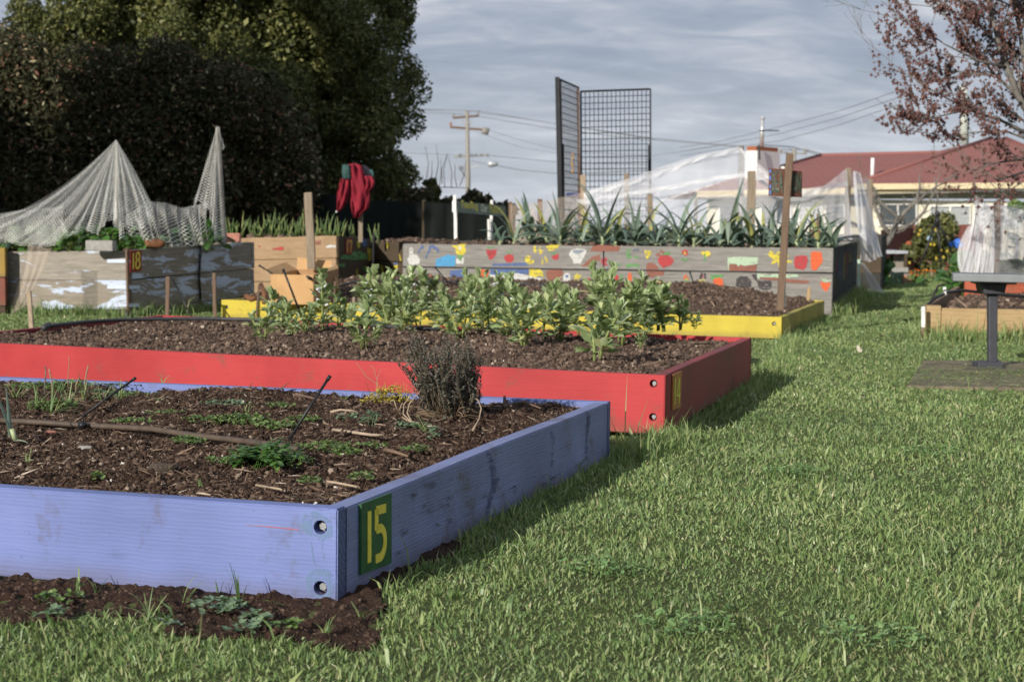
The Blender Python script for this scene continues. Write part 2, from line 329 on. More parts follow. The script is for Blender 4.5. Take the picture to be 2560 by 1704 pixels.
M['roof']=m_roof()
M['cream']=m_simple('cream_weatherboard',(.70,.66,.53),.7,var=.06,scale=3)
M['fascia']=m_simple('cream_fascia',(.66,.56,.36),.7,var=.06)
M['soffit']=m_simple('grey_soffit_and_eave_shade',(.42,.40,.36),.8,var=.06)  # soffit grey, also used to paint eave shade on the wall
M['glass']=m_simple('window_glass',(.06,.075,.085),.12,var=.2,spec=.8,bump=0)
M['blind']=m_simple('blind_slats',(.55,.58,.58),.7,var=.1)
M['brick']=m_simple('red_brick',(.33,.12,.06),.9,var=.35,scale=30)
M['pinkbrick']=m_simple('pink_brick',(.42,.19,.14),.9,var=.25,scale=40)
M['concrete']=m_simple('grey_concrete',(.30,.29,.27),.9,var=.25,scale=25,bump=.5)
M['rock']=m_simple('brown_rock',(.19,.085,.04),.85,var=.4,scale=25,bump=.6)
M['render']=m_simple('white_render',(.72,.70,.68),.8,var=.06)
M['flue']=m_simple('zinc_flue',(.6,.6,.6),.35,.6,var=.1)
M['fence']=m_wood('red_brown_palings',(.22,.085,.065),(.15,.055,.045))
M['cardboard']=m_simple('cardboard',(.46,.28,.13),.85,var=.12,scale=8,bump=.1)
M['cardstain']=m_simple('stained_cardboard',(.34,.20,.10),.85,var=.3,scale=14,bump=.1)
M['jacket']=m_simple('red_fabric',(.21,.012,.026),.85,var=.25,scale=14); M['lining']=m_simple('dark_navy_fabric',(.022,.02,.032),.9); M['teal']=m_simple('teal_knit',(.045,.10,.095),.9,var=.6,scale=45)
M['silver']=m_simple('pale_toggle',(.6,.6,.6),.5)
M['sign']=m_flake('dark_green_sign_board',(.26,.32,.25),(.38,.45,.45),.56)
M['signtext']=m_simple('yellow_green_lettering',(.66,.64,.12),.7,var=.3,scale=50); M['signtext2']=m_simple('pale_lettering',(.72,.74,.55),.7,var=.3,scale=50)
M['redboard']=m_wood('red_brown_sign_board',(.155,.07,.05),(.10,.045,.032))
M['darkgreen']=m_simple('dark_green_paint',(.03,.055,.04),.7); M['palegreen']=m_simple('grey_green_paint',(.15,.18,.14),.7)
M['blue']=m_simple('blue_paint',(.10,.22,.60),.7,var=.4,scale=30)
M['bench']=m_simple('grey_bench_top',(.17,.185,.195),.5,var=.12); M['benchleg']=m_simple('dark_grey_steel',(.06,.063,.075),.55,.2,var=.2)
M['shade']=m_simple('black_shade_cloth',(.008,.011,.010),.95,var=.3,scale=60)
M['polegrey']=m_simple('weathered_pole',(.27,.255,.23),.9,var=.25); M['wire']=m_simple('power_wire',(.16,.17,.19),.7)
M['brightgreen']=m_simple('bright_green_paint',(.09,.36,.09),.6,var=.15); M['dgreen2']=m_simple('bottle_green_paint',(.02,.075,.04),.6)
M['lemon']=m_simple('lemon_yellow',(.50,.36,.04),.5,var=.1); M['orange']=m_leaf('orange_petals',[(0.,(.65,.14,.015)),(1.,(.85,.28,.02))],.15,.6,.2)
M['zinc']=m_simple('pale_metal_top',(.5,.52,.55),.4,.3); M['orangewood']=m_paint('orange_red_paint',(.40,.10,.05),amt=.5)
M['bluecloth']=m_simple('blue_plastic',(.06,.18,.62),.5)
M['twig']=m_simple('twig_brown',(.15,.10,.075),.85,var=.3)
M['palestick']=m_simple('pale_stick',(.36,.28,.20),.85,var=.3,scale=40)
M['mintbox']=m_simple('pale_mint_paint',(.45,.62,.5),.7,var=.2)
ORD=['leftmost','second','third','fourth','fifth','sixth','seventh','eighth','ninth','tenth','eleventh','twelfth','thirteenth','fourteenth','fifteenth','sixteenth','seventeenth','eighteenth','nineteenth','twentieth','twenty-first','twenty-second','twenty-third','twenty-fourth','twenty-fifth','twenty-sixth','twenty-seventh','twenty-eighth','twenty-ninth','thirtieth','thirty-first','thirty-second','thirty-third','thirty-fourth','thirty-fifth','thirty-sixth','thirty-seventh','thirty-eighth','thirty-ninth','fortieth']
def ordl(i): return ORD[i] if i==0 else ORD[i]+' from the left'
# ------------------------------------------------------------------ light and sky
SEL=radians(21); SAZ=radians(33)
ts=V3((-sin(SAZ)*cos(SEL),-cos(SAZ)*cos(SEL),sin(SEL)))
sl=bpy.data.lights.new('sun','SUN'); sl.energy=5.0; sl.angle=radians(.55); sl.color=(1,.93,.83)
so=bpy.data.objects.new('sun',sl); C.objects.link(so); so.matrix_world=ts.to_track_quat('Z','Y').to_matrix().to_4x4()
w=bpy.data.worlds.new('World'); bpy.context.scene.world=w; w.use_nodes=True; nt=w.node_tree; nt.nodes.clear()
class WT(NT):
    def __init__(s): s.t=nt
t=WT(); wo=nt.nodes.new('ShaderNodeOutputWorld')
sky=t.n('TexSky',_sky_type='NISHITA',_sun_disc=False,_sun_elevation=SEL,_sun_rotation=radians(213),_air_density=1.,_dust_density=2.5,_ozone_density=1.2)
bg1=t.n('Background',Color=sky.outputs[0],Strength=.075)
tc=t.n('TexCoord').outputs['Generated']; sp=t.n('SeparateXYZ',Vector=tc)
den=t.math('ADD',t.math('MAXIMUM',sp.outputs[2],0.),.34)
cx=t.n('CombineXYZ'); t.set(cx.inputs[0],t.math('DIVIDE',sp.outputs[0],den)); t.set(cx.inputs[1],t.math('DIVIDE',sp.outputs[1],den))
mp=t.n('Mapping',Vector=cx.outputs[0]); mp.inputs['Scale'].default_value=(2.0,4.6,1); mp.inputs['Rotation'].default_value=(0,0,radians(-16)); mp.inputs['Location'].default_value=(1.3,.4,0)
n1=t.noise(mp.outputs[0],1.1,5,.55,.9); n2=t.noise(mp.outputs[0],4.2,5,.58,.8)
cov=t.math('ADD',t.math('MULTIPLY',n1,.62),t.math('MULTIPLY',n2,.38))
cfac=t.ramp(cov,[(.36,.82),(.5,.93),(.62,1.)]); ccol=t.ramp(cov,[(.36,(.305,.355,.455)),(.47,(.355,.405,.50)),(.55,(.44,.48,.56)),(.66,(.60,.63,.68))])
lowf=t.ramp(sp.outputs[2],[(0.,1.),(.035,.75),(.10,.0)]); ccol=t.mix(t.math('MULTIPLY',lowf,.75),ccol,(.60,.64,.69))
bg2=t.n('Background',Color=ccol,Strength=1.)
ms=t.n('MixShader'); t.set(ms.inputs[0],cfac); t.set(ms.inputs[1],bg1.outputs[0]); t.set(ms.inputs[2],bg2.outputs[0]); nt.links.new(ms.outputs[0],wo.inputs[0])
vs=bpy.context.scene.view_settings; vs.view_transform='Standard'; vs.look='None'; vs.exposure=.12; vs.gamma=1
bpy.context.scene.cycles.transparent_max_bounces=24; bpy.context.scene.cycles.max_bounces=6
bpy.context.scene.cycles.adaptive_threshold=.02
# ------------------------------------------------------------------ bed corner points
def ext(a,b,k): return a+(b-a)*k
pz=.2; PA=Z(844,1273.5,pz); PB=ext(PA,Z(0,1217.5,pz),1.55); PC=Z(1526.6,1001.5,pz); PD=ext(PC,Z(0,940.3,pz),1.12)
rz=.2413; RA=Z(1662.9,937.9,rz); RB=ext(RA,Z(0,858.5,rz),1.16); RC=Z(1879.4,843.7,rz); RD=RB+(RC-RA)
yz=.16; YA=Z(1954.3,793,yz); YB=Z(552.9,748.6,yz); YC=Z(2061,750.7,yz); YD=YB+(YC-YA)
GA=W(2083.4,619.8,15.7); GB=W(1007.6,608,17.1); GC=W(2144.4,602.6,20.5); GD=GB+(GC-GA)
for q in (GA,GB,GC,GD): pass
EA=W(321.4,624.6,13.9); EB=W(-30,628,14.4); EC=W(637,604,15.6); ED=EB+(EC-EA)
SA=W(841.9,588,18.3); SB=W(602,594.3,18.9); SC=W(935,597,19.9); SD=SB+(SC-SA)
TA=W(2317,764,12.4); TB=TA+V3((3.2,-.35,0)); TC=W(2402,713,16.3)
bare=[(-2.4,2.2)]  # filled below
# ------------------------------------------------------------------ ground
def gh(x,y):
    far=np.clip((y-2)/4,0,1)
    return .010*fbm(x*.9+3,y*.9,3,20)+.006*fbm(x*4,y*4,3,24)*(1-far*.6)-.006
front_edge=lambda x: PA.y+(PB.y-PA.y)*(x-PA.x)/(PB.x-PA.x)
def bare_amt(x,y):
    """1 inside the bare strip of soil before the blue bed"""
    d=front_edge(x)-y   # metres in front of the board
    wd=.36+.05*np.sin(x*5+1)+.10*fbm(x*3,y*3,3,31)
    a=np.clip((wd-d)/.05,0,1)*(x<PA.x+.10+.05*fbm(y*6,x*6,2,33))
    e=(x-PA.x)*1.0+(y-PA.y)*-.315   # strip along the side board
    b=np.clip((.055+.05*fbm(x*5,y*5,2,35)-e)/.03,0,1)*(y<PA.y+.7)*(y>PA.y-.32)*(x>PA.x-.3)
    return np.maximum(a*(d>-.3),b)
def axis(a,b,near,n,far,m):
    c=np.linspace(a,b,n); return np.concatenate([a-np.geomspace(.1,far,m)[::-1],c,b+np.geomspace(.1,far,m)])
gx=axis(-4,4.5,0,340,900,34); gy=np.concatenate([[-300,-40,-8,0,1],np.linspace(2,8,260),8+np.geomspace(.04,1500,90)])
X,Y=np.meshgrid(gx,gy,indexing='ij'); Zz=gh(X,Y)*np.clip(1-(np.hypot(X,Y)-20)/30,0,1)
ba=bare_amt(X,Y)*(Y<5)*(Y>2)*(1-.8*(X>PA.x+.02)); Zz+=ba*(.004+.014*fbm(X*14,Y*14,4,40)+.014*fbm(X*40,Y*40,2,41))
o=add('ground',np.stack([X,Y,Zz],-1),[grid(X[...,None])],M['earth'],smooth=True,frame=Matrix.Identity(4)); tag(o,kind='structure')
# ------------------------------------------------------------------ soils
oct_v=np.array([(1,0,0),(-1,0,0),(0,1,0),(0,-1,0),(0,0,1),(0,0,-1)],float); 
oct_f=np.array([(0,2,4),(2,1,4),(1,3,4),(3,0,4),(2,0,5),(1,2,5),(3,1,5),(0,3,5)])
def ico(): 
    bm=bmesh.new(); bmesh.ops.create_icosphere(bm,subdivisions=1,radius=1)
    v=np.array([q.co[:] for q in bm.verts]); f=np.array([[q.index for q in p.verts] for p in bm.faces]); bm.free(); return v,f
ico_v,ico_f=ico()
bit_v=np.array([(-1,-.12,-.05),(1,-.08,-.03),(1,.08,.02),(-1,.13,.03),(0,0,.10)],float); bit_f=np.array([(0,1,4),(1,2,4),(2,3,4),(3,0,4)])
def rs_scale(N,s,aniso=.35):
    m=rotm(N); sc=s[:,None]*(1+aniso*R.uniform(-1,1,(N,3))); return m*sc[:,None,:]
def soil(name,A,B,Cc,D,z0,mound,res,amp,nclod,cs,nstraw,ss,mats,label,seed=0,zfun=None,pebbles=0):
    """A front right, B front left, Cc back right, D back left (inner corners)"""
    A,B,Cc,D=[np.array(q) for q in (A,B,Cc,D)]
    nu=int(np.linalg.norm(A-B)/res); nv=int(np.linalg.norm(A-Cc)/res)
    def P(s,t):
        s=np.asarray(s)[...,None]; t=np.asarray(t)[...,None]
        p=(A*(1-s)+B*s)*(1-t)+(Cc*(1-s)+D*s)*t; x,y=p[...,0],p[...,1]; s=s[...,0];t=t[...,0]
        e=np.minimum(np.minimum(s*np.linalg.norm(A-B),(1-s)*9),np.minimum(t,1-t)*np.linalg.norm(A-Cc))
        z=z0+mound*np.clip(e/.5,0,1)**.8+amp*(fbm(x*3,y*3,3,seed)*.8+.55*fbm(x*11,y*11,4,seed+3)+.32*fbm(x*38,y*38,3,seed+7))
        if zfun is not None: z=z+zfun(s,t,x,y)
        return np.stack([x,y,z],-1)
    s,t=np.meshgrid(np.linspace(0,1,nu),np.linspace(0,1,nv),indexing='ij'); G=P(s,t)
    Vs=[G.reshape(-1,3)]; Fq=[grid(G)]; Ft=[]; off=nu*nv; mi=[np.zeros(len(Fq[0]),int)]; mt=[]
    if nclod:
        k=R.rand(nclod),R.rand(nclod); p=P(*k); sz=np.minimum(cs*np.exp(R.normal(0,.5,nclod)),cs*2.6); p[:,2]+=sz*.25
        v,f=scatter(ico_v,ico_f,p,rs_scale(nclod,sz,.5)); v=v+R.normal(0,1,v.shape)*np.repeat(sz,12)[:,None]*.14
        Vs.append(v);Ft.append(f+off);off+=len(v);mt.append(np.full(len(f),1))
    if nstraw:
        p=P(R.rand(nstraw),R.rand(nstraw)); sz=ss*np.exp(R.normal(0,.6,nstraw)); p[:,2]+=.004+sz*.1
        a=R.uniform(0,2*pi,nstraw); b=R.normal(0,.28,nstraw); c=R.uniform(0,6.28,nstraw)
        ca,sa,cb_,sb=np.cos(a),np.sin(a),np.cos(b),np.sin(b)
        Mx=np.stack([ca*cb_,-sa,-ca*sb,sa*cb_,ca,-sa*sb,sb,np.zeros_like(a),cb_],-1).reshape(-1,3,3)*sz[:,None,None]
        v,f=scatter(bit_v,bit_f,p,Mx); Vs.append(v);Ft.append(f+off);off+=len(v);mt.append(np.full(len(f),2))
    if pebbles:
        p=P(R.rand(pebbles),R.rand(pebbles)); sz=np.minimum(.0030*np.exp(R.normal(0,.45,pebbles)),.007); p[:,2]+=sz*.7
        v,f=scatter(ico_v,ico_f,p,rs_scale(pebbles,sz,.35)); Vs.append(v);Ft.append(f+off);off+=len(v);mt.append(np.full(len(f),3))
    Fs=[]; mm=[]
    if Ft: Fs.append(np.concatenate(Ft)); mm.append(np.concatenate(mt))
    Fs.append(Fq[0]); mm.append(mi[0])
    o=add(name,np.concatenate(Vs),Fs,mats,midx=np.concatenate(mm),smooth=False,frame=Matrix.Identity(4))
    tag(o,label,'soil',kind='stuff'); return P
def inner(A,B,Cc,D,th):
    u=(B-A).normalized(); v=(Cc-A).normalized()
    return A+(u+v)*th,B+(-u+v)*th,Cc+(u-v)*th,D+(-u-v)*th
M['pebble']=m_leaf('pale_pebbles',[(0.,(.16,.115,.085)),(.5,(.32,.25,.19)),(.8,(.5,.45,.38)),(1.,(.72,.7,.66))],0,.8,.2)
S1=[M['soil'],M['clod'],M['straw'],M['pebble']]; S2=[M['soil2'],M['clod2'],M['straw'],M['pebble']]
i1=inner(PA,PB,PC,PD,.048)
PP=soil('garden_soil',*i1,pz-.034,.012,.011,.030,50000,.0029,13000,.0062,S1,'dark crumbly soil and mulch filling the blue bed numbered 15',51,
  zfun=lambda s,t,x,y: .018*np.exp(-((x-.02)**2+(y-5.05)**2)/.04)+.015*np.clip((t-.6)*2.5,0,1),pebbles=260)
i2=inner(RA,RB,RC,RD,.048)
PR_=soil('garden_soil',*i2,rz-.035,.03,.016,.040,42000,.0046,2200,.010,S2,'brown crumbly soil around the broad beans in the red bed',61,pebbles=200)
i3=inner(YA,YB,YC,YD,.048)
PY_=soil('garden_soil',*i3,yz-.03,.09,.024,.05,20000,.0072,1200,.013,S2,'mounded bare brown soil in the yellow bed',71,zfun=lambda s,t,x,y:.07*np.clip(t*1.6-.4,0,1)*np.clip(s*5,0,1))
i4=inner(GA,GB,GC,GD,.05)
soil('garden_soil',*i4,GA.z-.05,.02,.05,.035,2500,.014,900,.02,S2,'soil with dry stalks under the leeks in the grey painted bed',81)
i5=inner(EA,EB,EC,ED,.05)
soil('garden_soil',*i5,EA.z-.045,.02,.05,.03,600,.012,100,.02,S2,'soil under the netted greens in bed 18',82)
i6=inner(SA,SB,SC,SD,.05)
soil('garden_soil',*i6,SC.z-.02,.02,.06,.03,700,.014,300,.02,S2,'soil under the onions in bed 17',83)
# bare soil strip clods in front of the blue bed
n=70000; x=R.uniform(-2.0,PA.x+.45,n); y=np.where(R.rand(n)<.75,front_edge(x)-R.rand(n)*.5,R.uniform(PA.y-.3,PA.y+1.5,n)); k=(bare_amt(x,y)>.5)&(R.rand(n)<.9); x,y=x[k],y[k]; k=~((x<PA.x+.3*(y-PA.y))&(y>front_edge(x)-.0)); x,y=x[k],y[k]
sz=np.minimum(.0019*np.exp(R.normal(0,.55,len(x))),.0055); z=gh(x,y)+bare_amt(x,y)*(.004+.014*fbm(x*14,y*14,4,40)+.014*fbm(x*40,y*40,2,41))
v,f=scatter(ico_v,ico_f,np.stack([x,y,z+sz*.3],-1),rs_scale(len(x),sz,.5))
tag(add('soil_crumbs',v,[f],M['clod3']),'loose crumbs of bare soil along the foot of the blue bed','soil',kind='stuff')
gxs,gys=np.meshgrid(np.linspace(-2.1,.5,340),np.linspace(2.3,5.2,360),indexing='ij')
zb=gh(gxs,gys)+bare_amt(gxs,gys)*(.004+.014*fbm(gxs*14,gys*14,4,40)+.014*fbm(gxs*40,gys*40,2,41))+.004
gf=grid(gxs[...,None]); cen=(bare_amt(gxs,gys)>.35).ravel()[gf].all(1); gf=gf[cen]; us=np.unique(gf); mp_=np.zeros(gxs.size,int); mp_[us]=np.arange(len(us))
tag(add('bare_soil',np.stack([gxs,gys,zb],-1).reshape(-1,3)[us],[mp_[gf]],M['soil'],smooth=True),kind='structure')
# ------------------------------------------------------------------ low painted beds
def strokes(mb,pls,wd,org,ux,uy,nn,sx,sy,th=.0012,m=0):
    """painted strokes: list of polylines in 0..1 glyph space"""
    for pl in pls:
        pts=[V3((a*sx,b*sy,0)) for a,b in pl]
        for i,p in enumerate(pts):
            pass
        L=[];Rr=[]
        for i,p in enumerate(pts):
            d=(pts[min(i+1,len(pts)-1)]-pts[max(i-1,0)]).normalized(); q=V3((-d.y,d.x,0))*wd/2
            L.append(p+q);Rr.append(p-q)
        def w3(p,h): return org+ux*p.x+uy*p.y+nn*h
        for i in range(len(pts)-1):
            mb.hexa([w3(Rr[i],0),w3(Rr[i+1],0),w3(L[i+1],0),w3(L[i],0),w3(Rr[i],th),w3(Rr[i+1],th),w3(L[i+1],th),w3(L[i],th)],m)
def arc(cx,cy,rx,ry,a0,a1,n=9): return [(cx+rx*cos(radians(a0+(a1-a0)*i/n)),cy+ry*sin(radians(a0+(a1-a0)*i/n))) for i in range(n+1)]
GL={'1':[[(.5,0),(.5,1)]],'5':[[(1.,.97),(.1,.97)],[(.14,1.),(.12,.58)],[(.12,.6)]+arc(.38,.32,.55,.30,70,-75)+[(.05,.02)]],
 '4':[[(.8,0),(.8,1)],[(.8,1.),(.05,.32),(1.05,.32)]],'7':[[(.0,.97),(.95,.97),(.55,0)]],'8':[arc(.5,.74,.36,.24,0,360,12),arc(.5,.26,.45,.26,0,360,12)]}
def plate(parent,TL,TR,BR,BL,mat,nmat,digits,wd,label=None,out=None):
    ux=(BR-BL).normalized(); uy=(TL-BL).normalized(); nn=ux.cross(uy).normalized()
    if nn.y>0 and abs(nn.x)<nn.y: nn=-nn
    if out is not None and nn.dot(out)<0: nn=-nn
    wid=(BR-BL).length; hei=(TL-BL).length; mb=MB()
    mb.hexa([BL+nn*.001,BR+nn*.001,TR+nn*.001,TL+nn*.001,BL+nn*.007,BR+nn*.007,TR+nn*.007,TL+nn*.007])
    p=mb.build('number_plate',mat,parent)
    if label: p['label']=label
    org=BL+nn*.0072; x=.18*wid
    for dch,w_ in digits:
        nb=MB(); strokes(nb,GL[dch],wd,org+ux*x+uy*hei*.13,ux,uy,nn,w_*wid,hei*.74); nb.build('numeral',nmat,p); x+=(w_+.12)*wid
    return p
def face_n(P,Q): d=(Q-P).normalized(); return V3((d.y,-d.x,0))
def bolt(parent,p,n,r=.0085):
    mb=MB(); mb.tube([p-n*.03,p-n*.014],r,6); mb.tube([p-n*.033,p-n*.027],r*1.45,14); return mb.build('bolt',M['bolt'],parent)
root_fb=[None,None]
def lowbed(label,A,B,Cc,D,z1,h,mf,msd,th=.048,z0=None,holes=(),group=None):
    z0=z1-h; root=empty('raised_bed',(A.x,A.y,z0),label,'raised bed',group)
    f=lambda p:V3((p.x,p.y,z0)); A0,B0,C0,D0=map(f,(A,B,Cc,D))
    L=(A0-B0).length; hs=[]
    n=face_n(B0,A0)
    for px,py in holes:
        q=PL(px,py,A0,n); hs.append(((q-B0).dot((A0-B0).normalized()),q.z-z0,.0155,.034))
    fb=plank('board',B0,A0,h,th,mf,root,holes=hs,warp=.004); root_fb[0]=fb
    v=(C0-A0).normalized()
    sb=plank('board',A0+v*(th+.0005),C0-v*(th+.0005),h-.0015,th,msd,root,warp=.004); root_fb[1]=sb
    plank('board',C0,D0,h,th,mf,root,warp=.004); v2=(B0-D0).normalized(); plank('board',D0+v2*(th+.0005),B0-v2*(th+.0005),h-.0015,th,msd,root)
    for px,py in holes: bolt(root,PL(px,py,A0,n),n)
    return root,A0,B0,C0,D0
def paint_on(board,mb,mats):
    me=board.data; inv=WM[board.name].inverted(); base=len(me.materials)
    for m in mats: me.materials.append(m)
    bm=bmesh.new(); bm.from_mesh(me); vs=[bm.verts.new(inv@V3(v)) for v in mb.v]
    for f,m in zip(mb.f,mb.m):
        try: q=bm.faces.new([vs[i] for i in f]); q.material_index=base+m
        except ValueError: pass
    bm.to_mesh(me); bm.free()
def split_z(mb,zs):
    '''split the paint films between stacked boards by the height of their centre'''
    out=[MB() for _ in range(len(zs)+1)]
    for f,m in zip(mb.f,mb.m):
        z=sum(mb.v[i][2] for i in f)/len(f); k=sum(z<q for q in zs); out[k].poly([mb.v[i] for i in f],m)
    return out
rt,a0,b0,c0,d0=lowbed('large pale blue painted low bed in the foreground with green number plate 15',PA,PB,PC,PD,pz,.2,M['purple'],M['purple_side'],holes=((801,1317.5),(801,1469)))
sn=face_n(a0,c0)
plate(rt,*[PL(px,py,a0,sn) for px,py in ((896,1259),(972,1231),(972,1406),(896,1434.5))],M['green_plate'],M['yellow_num'],(('1',.13),('5',.36)),.020,out=sn)
# a few scuffs of other paint on the front board (real thin paint films)
fn=face_n(b0,a0)
def blob(pts,plane,n,off,jit,rs):
    q=[]; m=len(pts)
    for i in range(m):
        a=V3((*pts[i],0));b=V3((*pts[(i+1)%m],0)); k=max(2,int((b-a).length/3.2))
        for j in range(k):
            p=a.lerp(b,j/k); q.append((p.x+rs.uniform(-jit,jit),p.y+rs.uniform(-jit,jit)))
    return [PL(x,y,plane,n)+n*off for x,y in q]
mb=MB(); rr=random.Random(3)
def ring(hx,hy,pr):
    n=len(pr)*4; O=[];I=[]
    for i in range(n):
        a=2*pi*i/n; k=i/4.; r_=pr[int(k)%len(pr)]*(1-k%1)+pr[(int(k)+1)%len(pr)]*(k%1)+rr.uniform(-2.5,2.5); O.append(PL(hx+cos(a)*r_,hy+sin(a)*r_,b0,fn)+fn*.0012); I.append(PL(hx+cos(a)*19.5,hy+sin(a)*19.5,b0,fn)+fn*.0012)
    for i in range(n): mb.poly([I[i],I[(i+1)%n],O[(i+1)%n],O[i]])
ring(801,1317.5,(30,36,34,30,48,52,36,28)); ring(801,1469,(34,30,22,30,34,46,52,44))
mb.poly(blob([(775,1350),(778,1350),(786,1400),(795,1425),(790,1425),(781,1400)],b0,fn,.0013,1,rr))
mb.poly(blob([(802,1350),(805,1350),(812,1402),(809,1402)],b0,fn,.0013,1,rr))
mb.poly(blob([(610,1310),(680,1315),(745,1322),(745,1324),(680,1317.5)],b0,fn,.0014,.5,rr),1)
paint_on(root_fb[0],mb,[m_worn('pale_cyan_splash',(.20,.34,.53),.52,.55,60),m_worn('red_scratch',(.5,.13,.12),.7)])
mb=MB(); sn=face_n(a0,c0); rr=random.Random(9)
def splat(x,y,rx,ry,m,tilt=0.):
    pts=[]; n=9
    for i in range(n): a=2*pi*i/n; k=rr.uniform(.5,1.25); px,py=cos(a)*rx*k,sin(a)*ry*k; pts.append((x+px+py*tilt,y+py))
    mb.poly(blob(pts,a0,sn,.0045+.0002*(len(mb.f)%5),2.6,rr),m)
for x,y,rx,ry in ((1033,1236,11,16),(1070,1212,20,9),(1075,1280,13,16),(1108,1262,16,8),(1118,1236,6,14),(1190,1302,10,9),(1286,1226,5,16),(992,1272,5,12),(1006,1330,9,15),(996,1382,9,9),(1333,1190,4,9),(1378,1205,8,18),(1124,1300,5,7),(1090,1310,7,6),(1058,1262,8,6),(1160,1290,5,10),(1146,1330,6,6),(1210,1240,6,8),(1358,1210,5,14)): splat(x,y,rx,ry,0)
mb.poly(blob([(1212,1124),(1220,1126),(1232,1150),(1240,1180),(1246,1190),(1240,1215),(1226,1250),(1218,1290),(1211,1290),(1218,1245),(1228,1212),(1226,1180),(1222,1155)],a0,sn,.0042,1,rr),1)
mb.poly(blob([(1374,1076),(1380,1080),(1386,1095),(1382,1115),(1382,1150),(1374,1190),(1371,1190),(1376,1140),(1378,1100)],a0,sn,.0042,.8,rr),1)
mb.poly(blob([(1466,1030),(1474,1034),(1473,1060),(1467,1090),(1469,1120),(1464,1150),(1461,1150),(1463,1100),(1466,1060)],a0,sn,.0042,.8,rr),1)
for k in range(16): # long dark grain checks
    x=rr.uniform(1010,1480); yt=1273.5-.397*(x-844); yb=1508-.531*(x-847); f=rr.uniform(.15,.9); y=yt+(yb-yt)*f; L=rr.uniform(20,80); sl_=-(.397+(.531-.397)*f); mb.poly(blob([(x,y),(x+L*.5,y+L*.5*sl_-.8),(x+L,y+L*sl_),(x+L*.5,y+L*.5*sl_+1.1)],a0,sn,.0038,.3,rr),1)
paint_on(root_fb[1],mb,[m_worn('mud_splash',(.07,.052,.048),.47,.72,150),m_worn('dark_knot_paint',(.075,.09,.20),.50,.7,120)])
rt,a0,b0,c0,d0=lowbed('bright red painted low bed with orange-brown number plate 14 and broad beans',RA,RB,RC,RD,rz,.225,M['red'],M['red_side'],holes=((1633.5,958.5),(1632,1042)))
sn=face_n(a0,c0)
plate(rt,*[PL(px,py,a0,sn) for px,py in ((1679,935.5),(1700.5,926.5),(1697.5,1017),(1677.5,1024.5))],M['orange_plate'],M['lime_num'],(('1',.12),('4',.42)),.012,out=sn)
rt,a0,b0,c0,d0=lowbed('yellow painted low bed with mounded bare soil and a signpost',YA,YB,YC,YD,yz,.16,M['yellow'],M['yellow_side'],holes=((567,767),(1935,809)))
# ------------------------------------------------------------------ tall beds of stacked boards
def tallbed(label,A,B,Cc,D,hs,mf,msd,th=.05,mback=None,post=None):
    base=min(A.z,B.z,Cc.z)-sum(hs)-.006*len(hs); root=empty('raised_bed',(A.x,A.y,base),label,'raised bed')
    dz=0; fb=[]; sb=[]
    for k,h in enumerate(hs):
        mk=lambda m:(m[k%len(m)] if isinstance(m,list) else m)
        o=V3((0,0,-dz-h)); fb.append(plank('board',B+o,A+o,h-.004,th,mk(mf),root,warp=.006)); v=(Cc-A).normalized()
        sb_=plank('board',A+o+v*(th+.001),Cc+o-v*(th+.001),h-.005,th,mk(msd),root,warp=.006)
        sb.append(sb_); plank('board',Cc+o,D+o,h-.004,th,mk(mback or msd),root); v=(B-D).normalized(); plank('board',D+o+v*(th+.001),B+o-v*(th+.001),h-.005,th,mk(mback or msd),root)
        dz+=h+.002
    return root,fb,sb
rootG,fbG,sbG=tallbed('long grey weathered bed of stacked boards painted with fruit and flowers',GA,GB,GC,GD,[.233,.245,.20],M['grey'],M['blackstain'],mback=M['grey'])
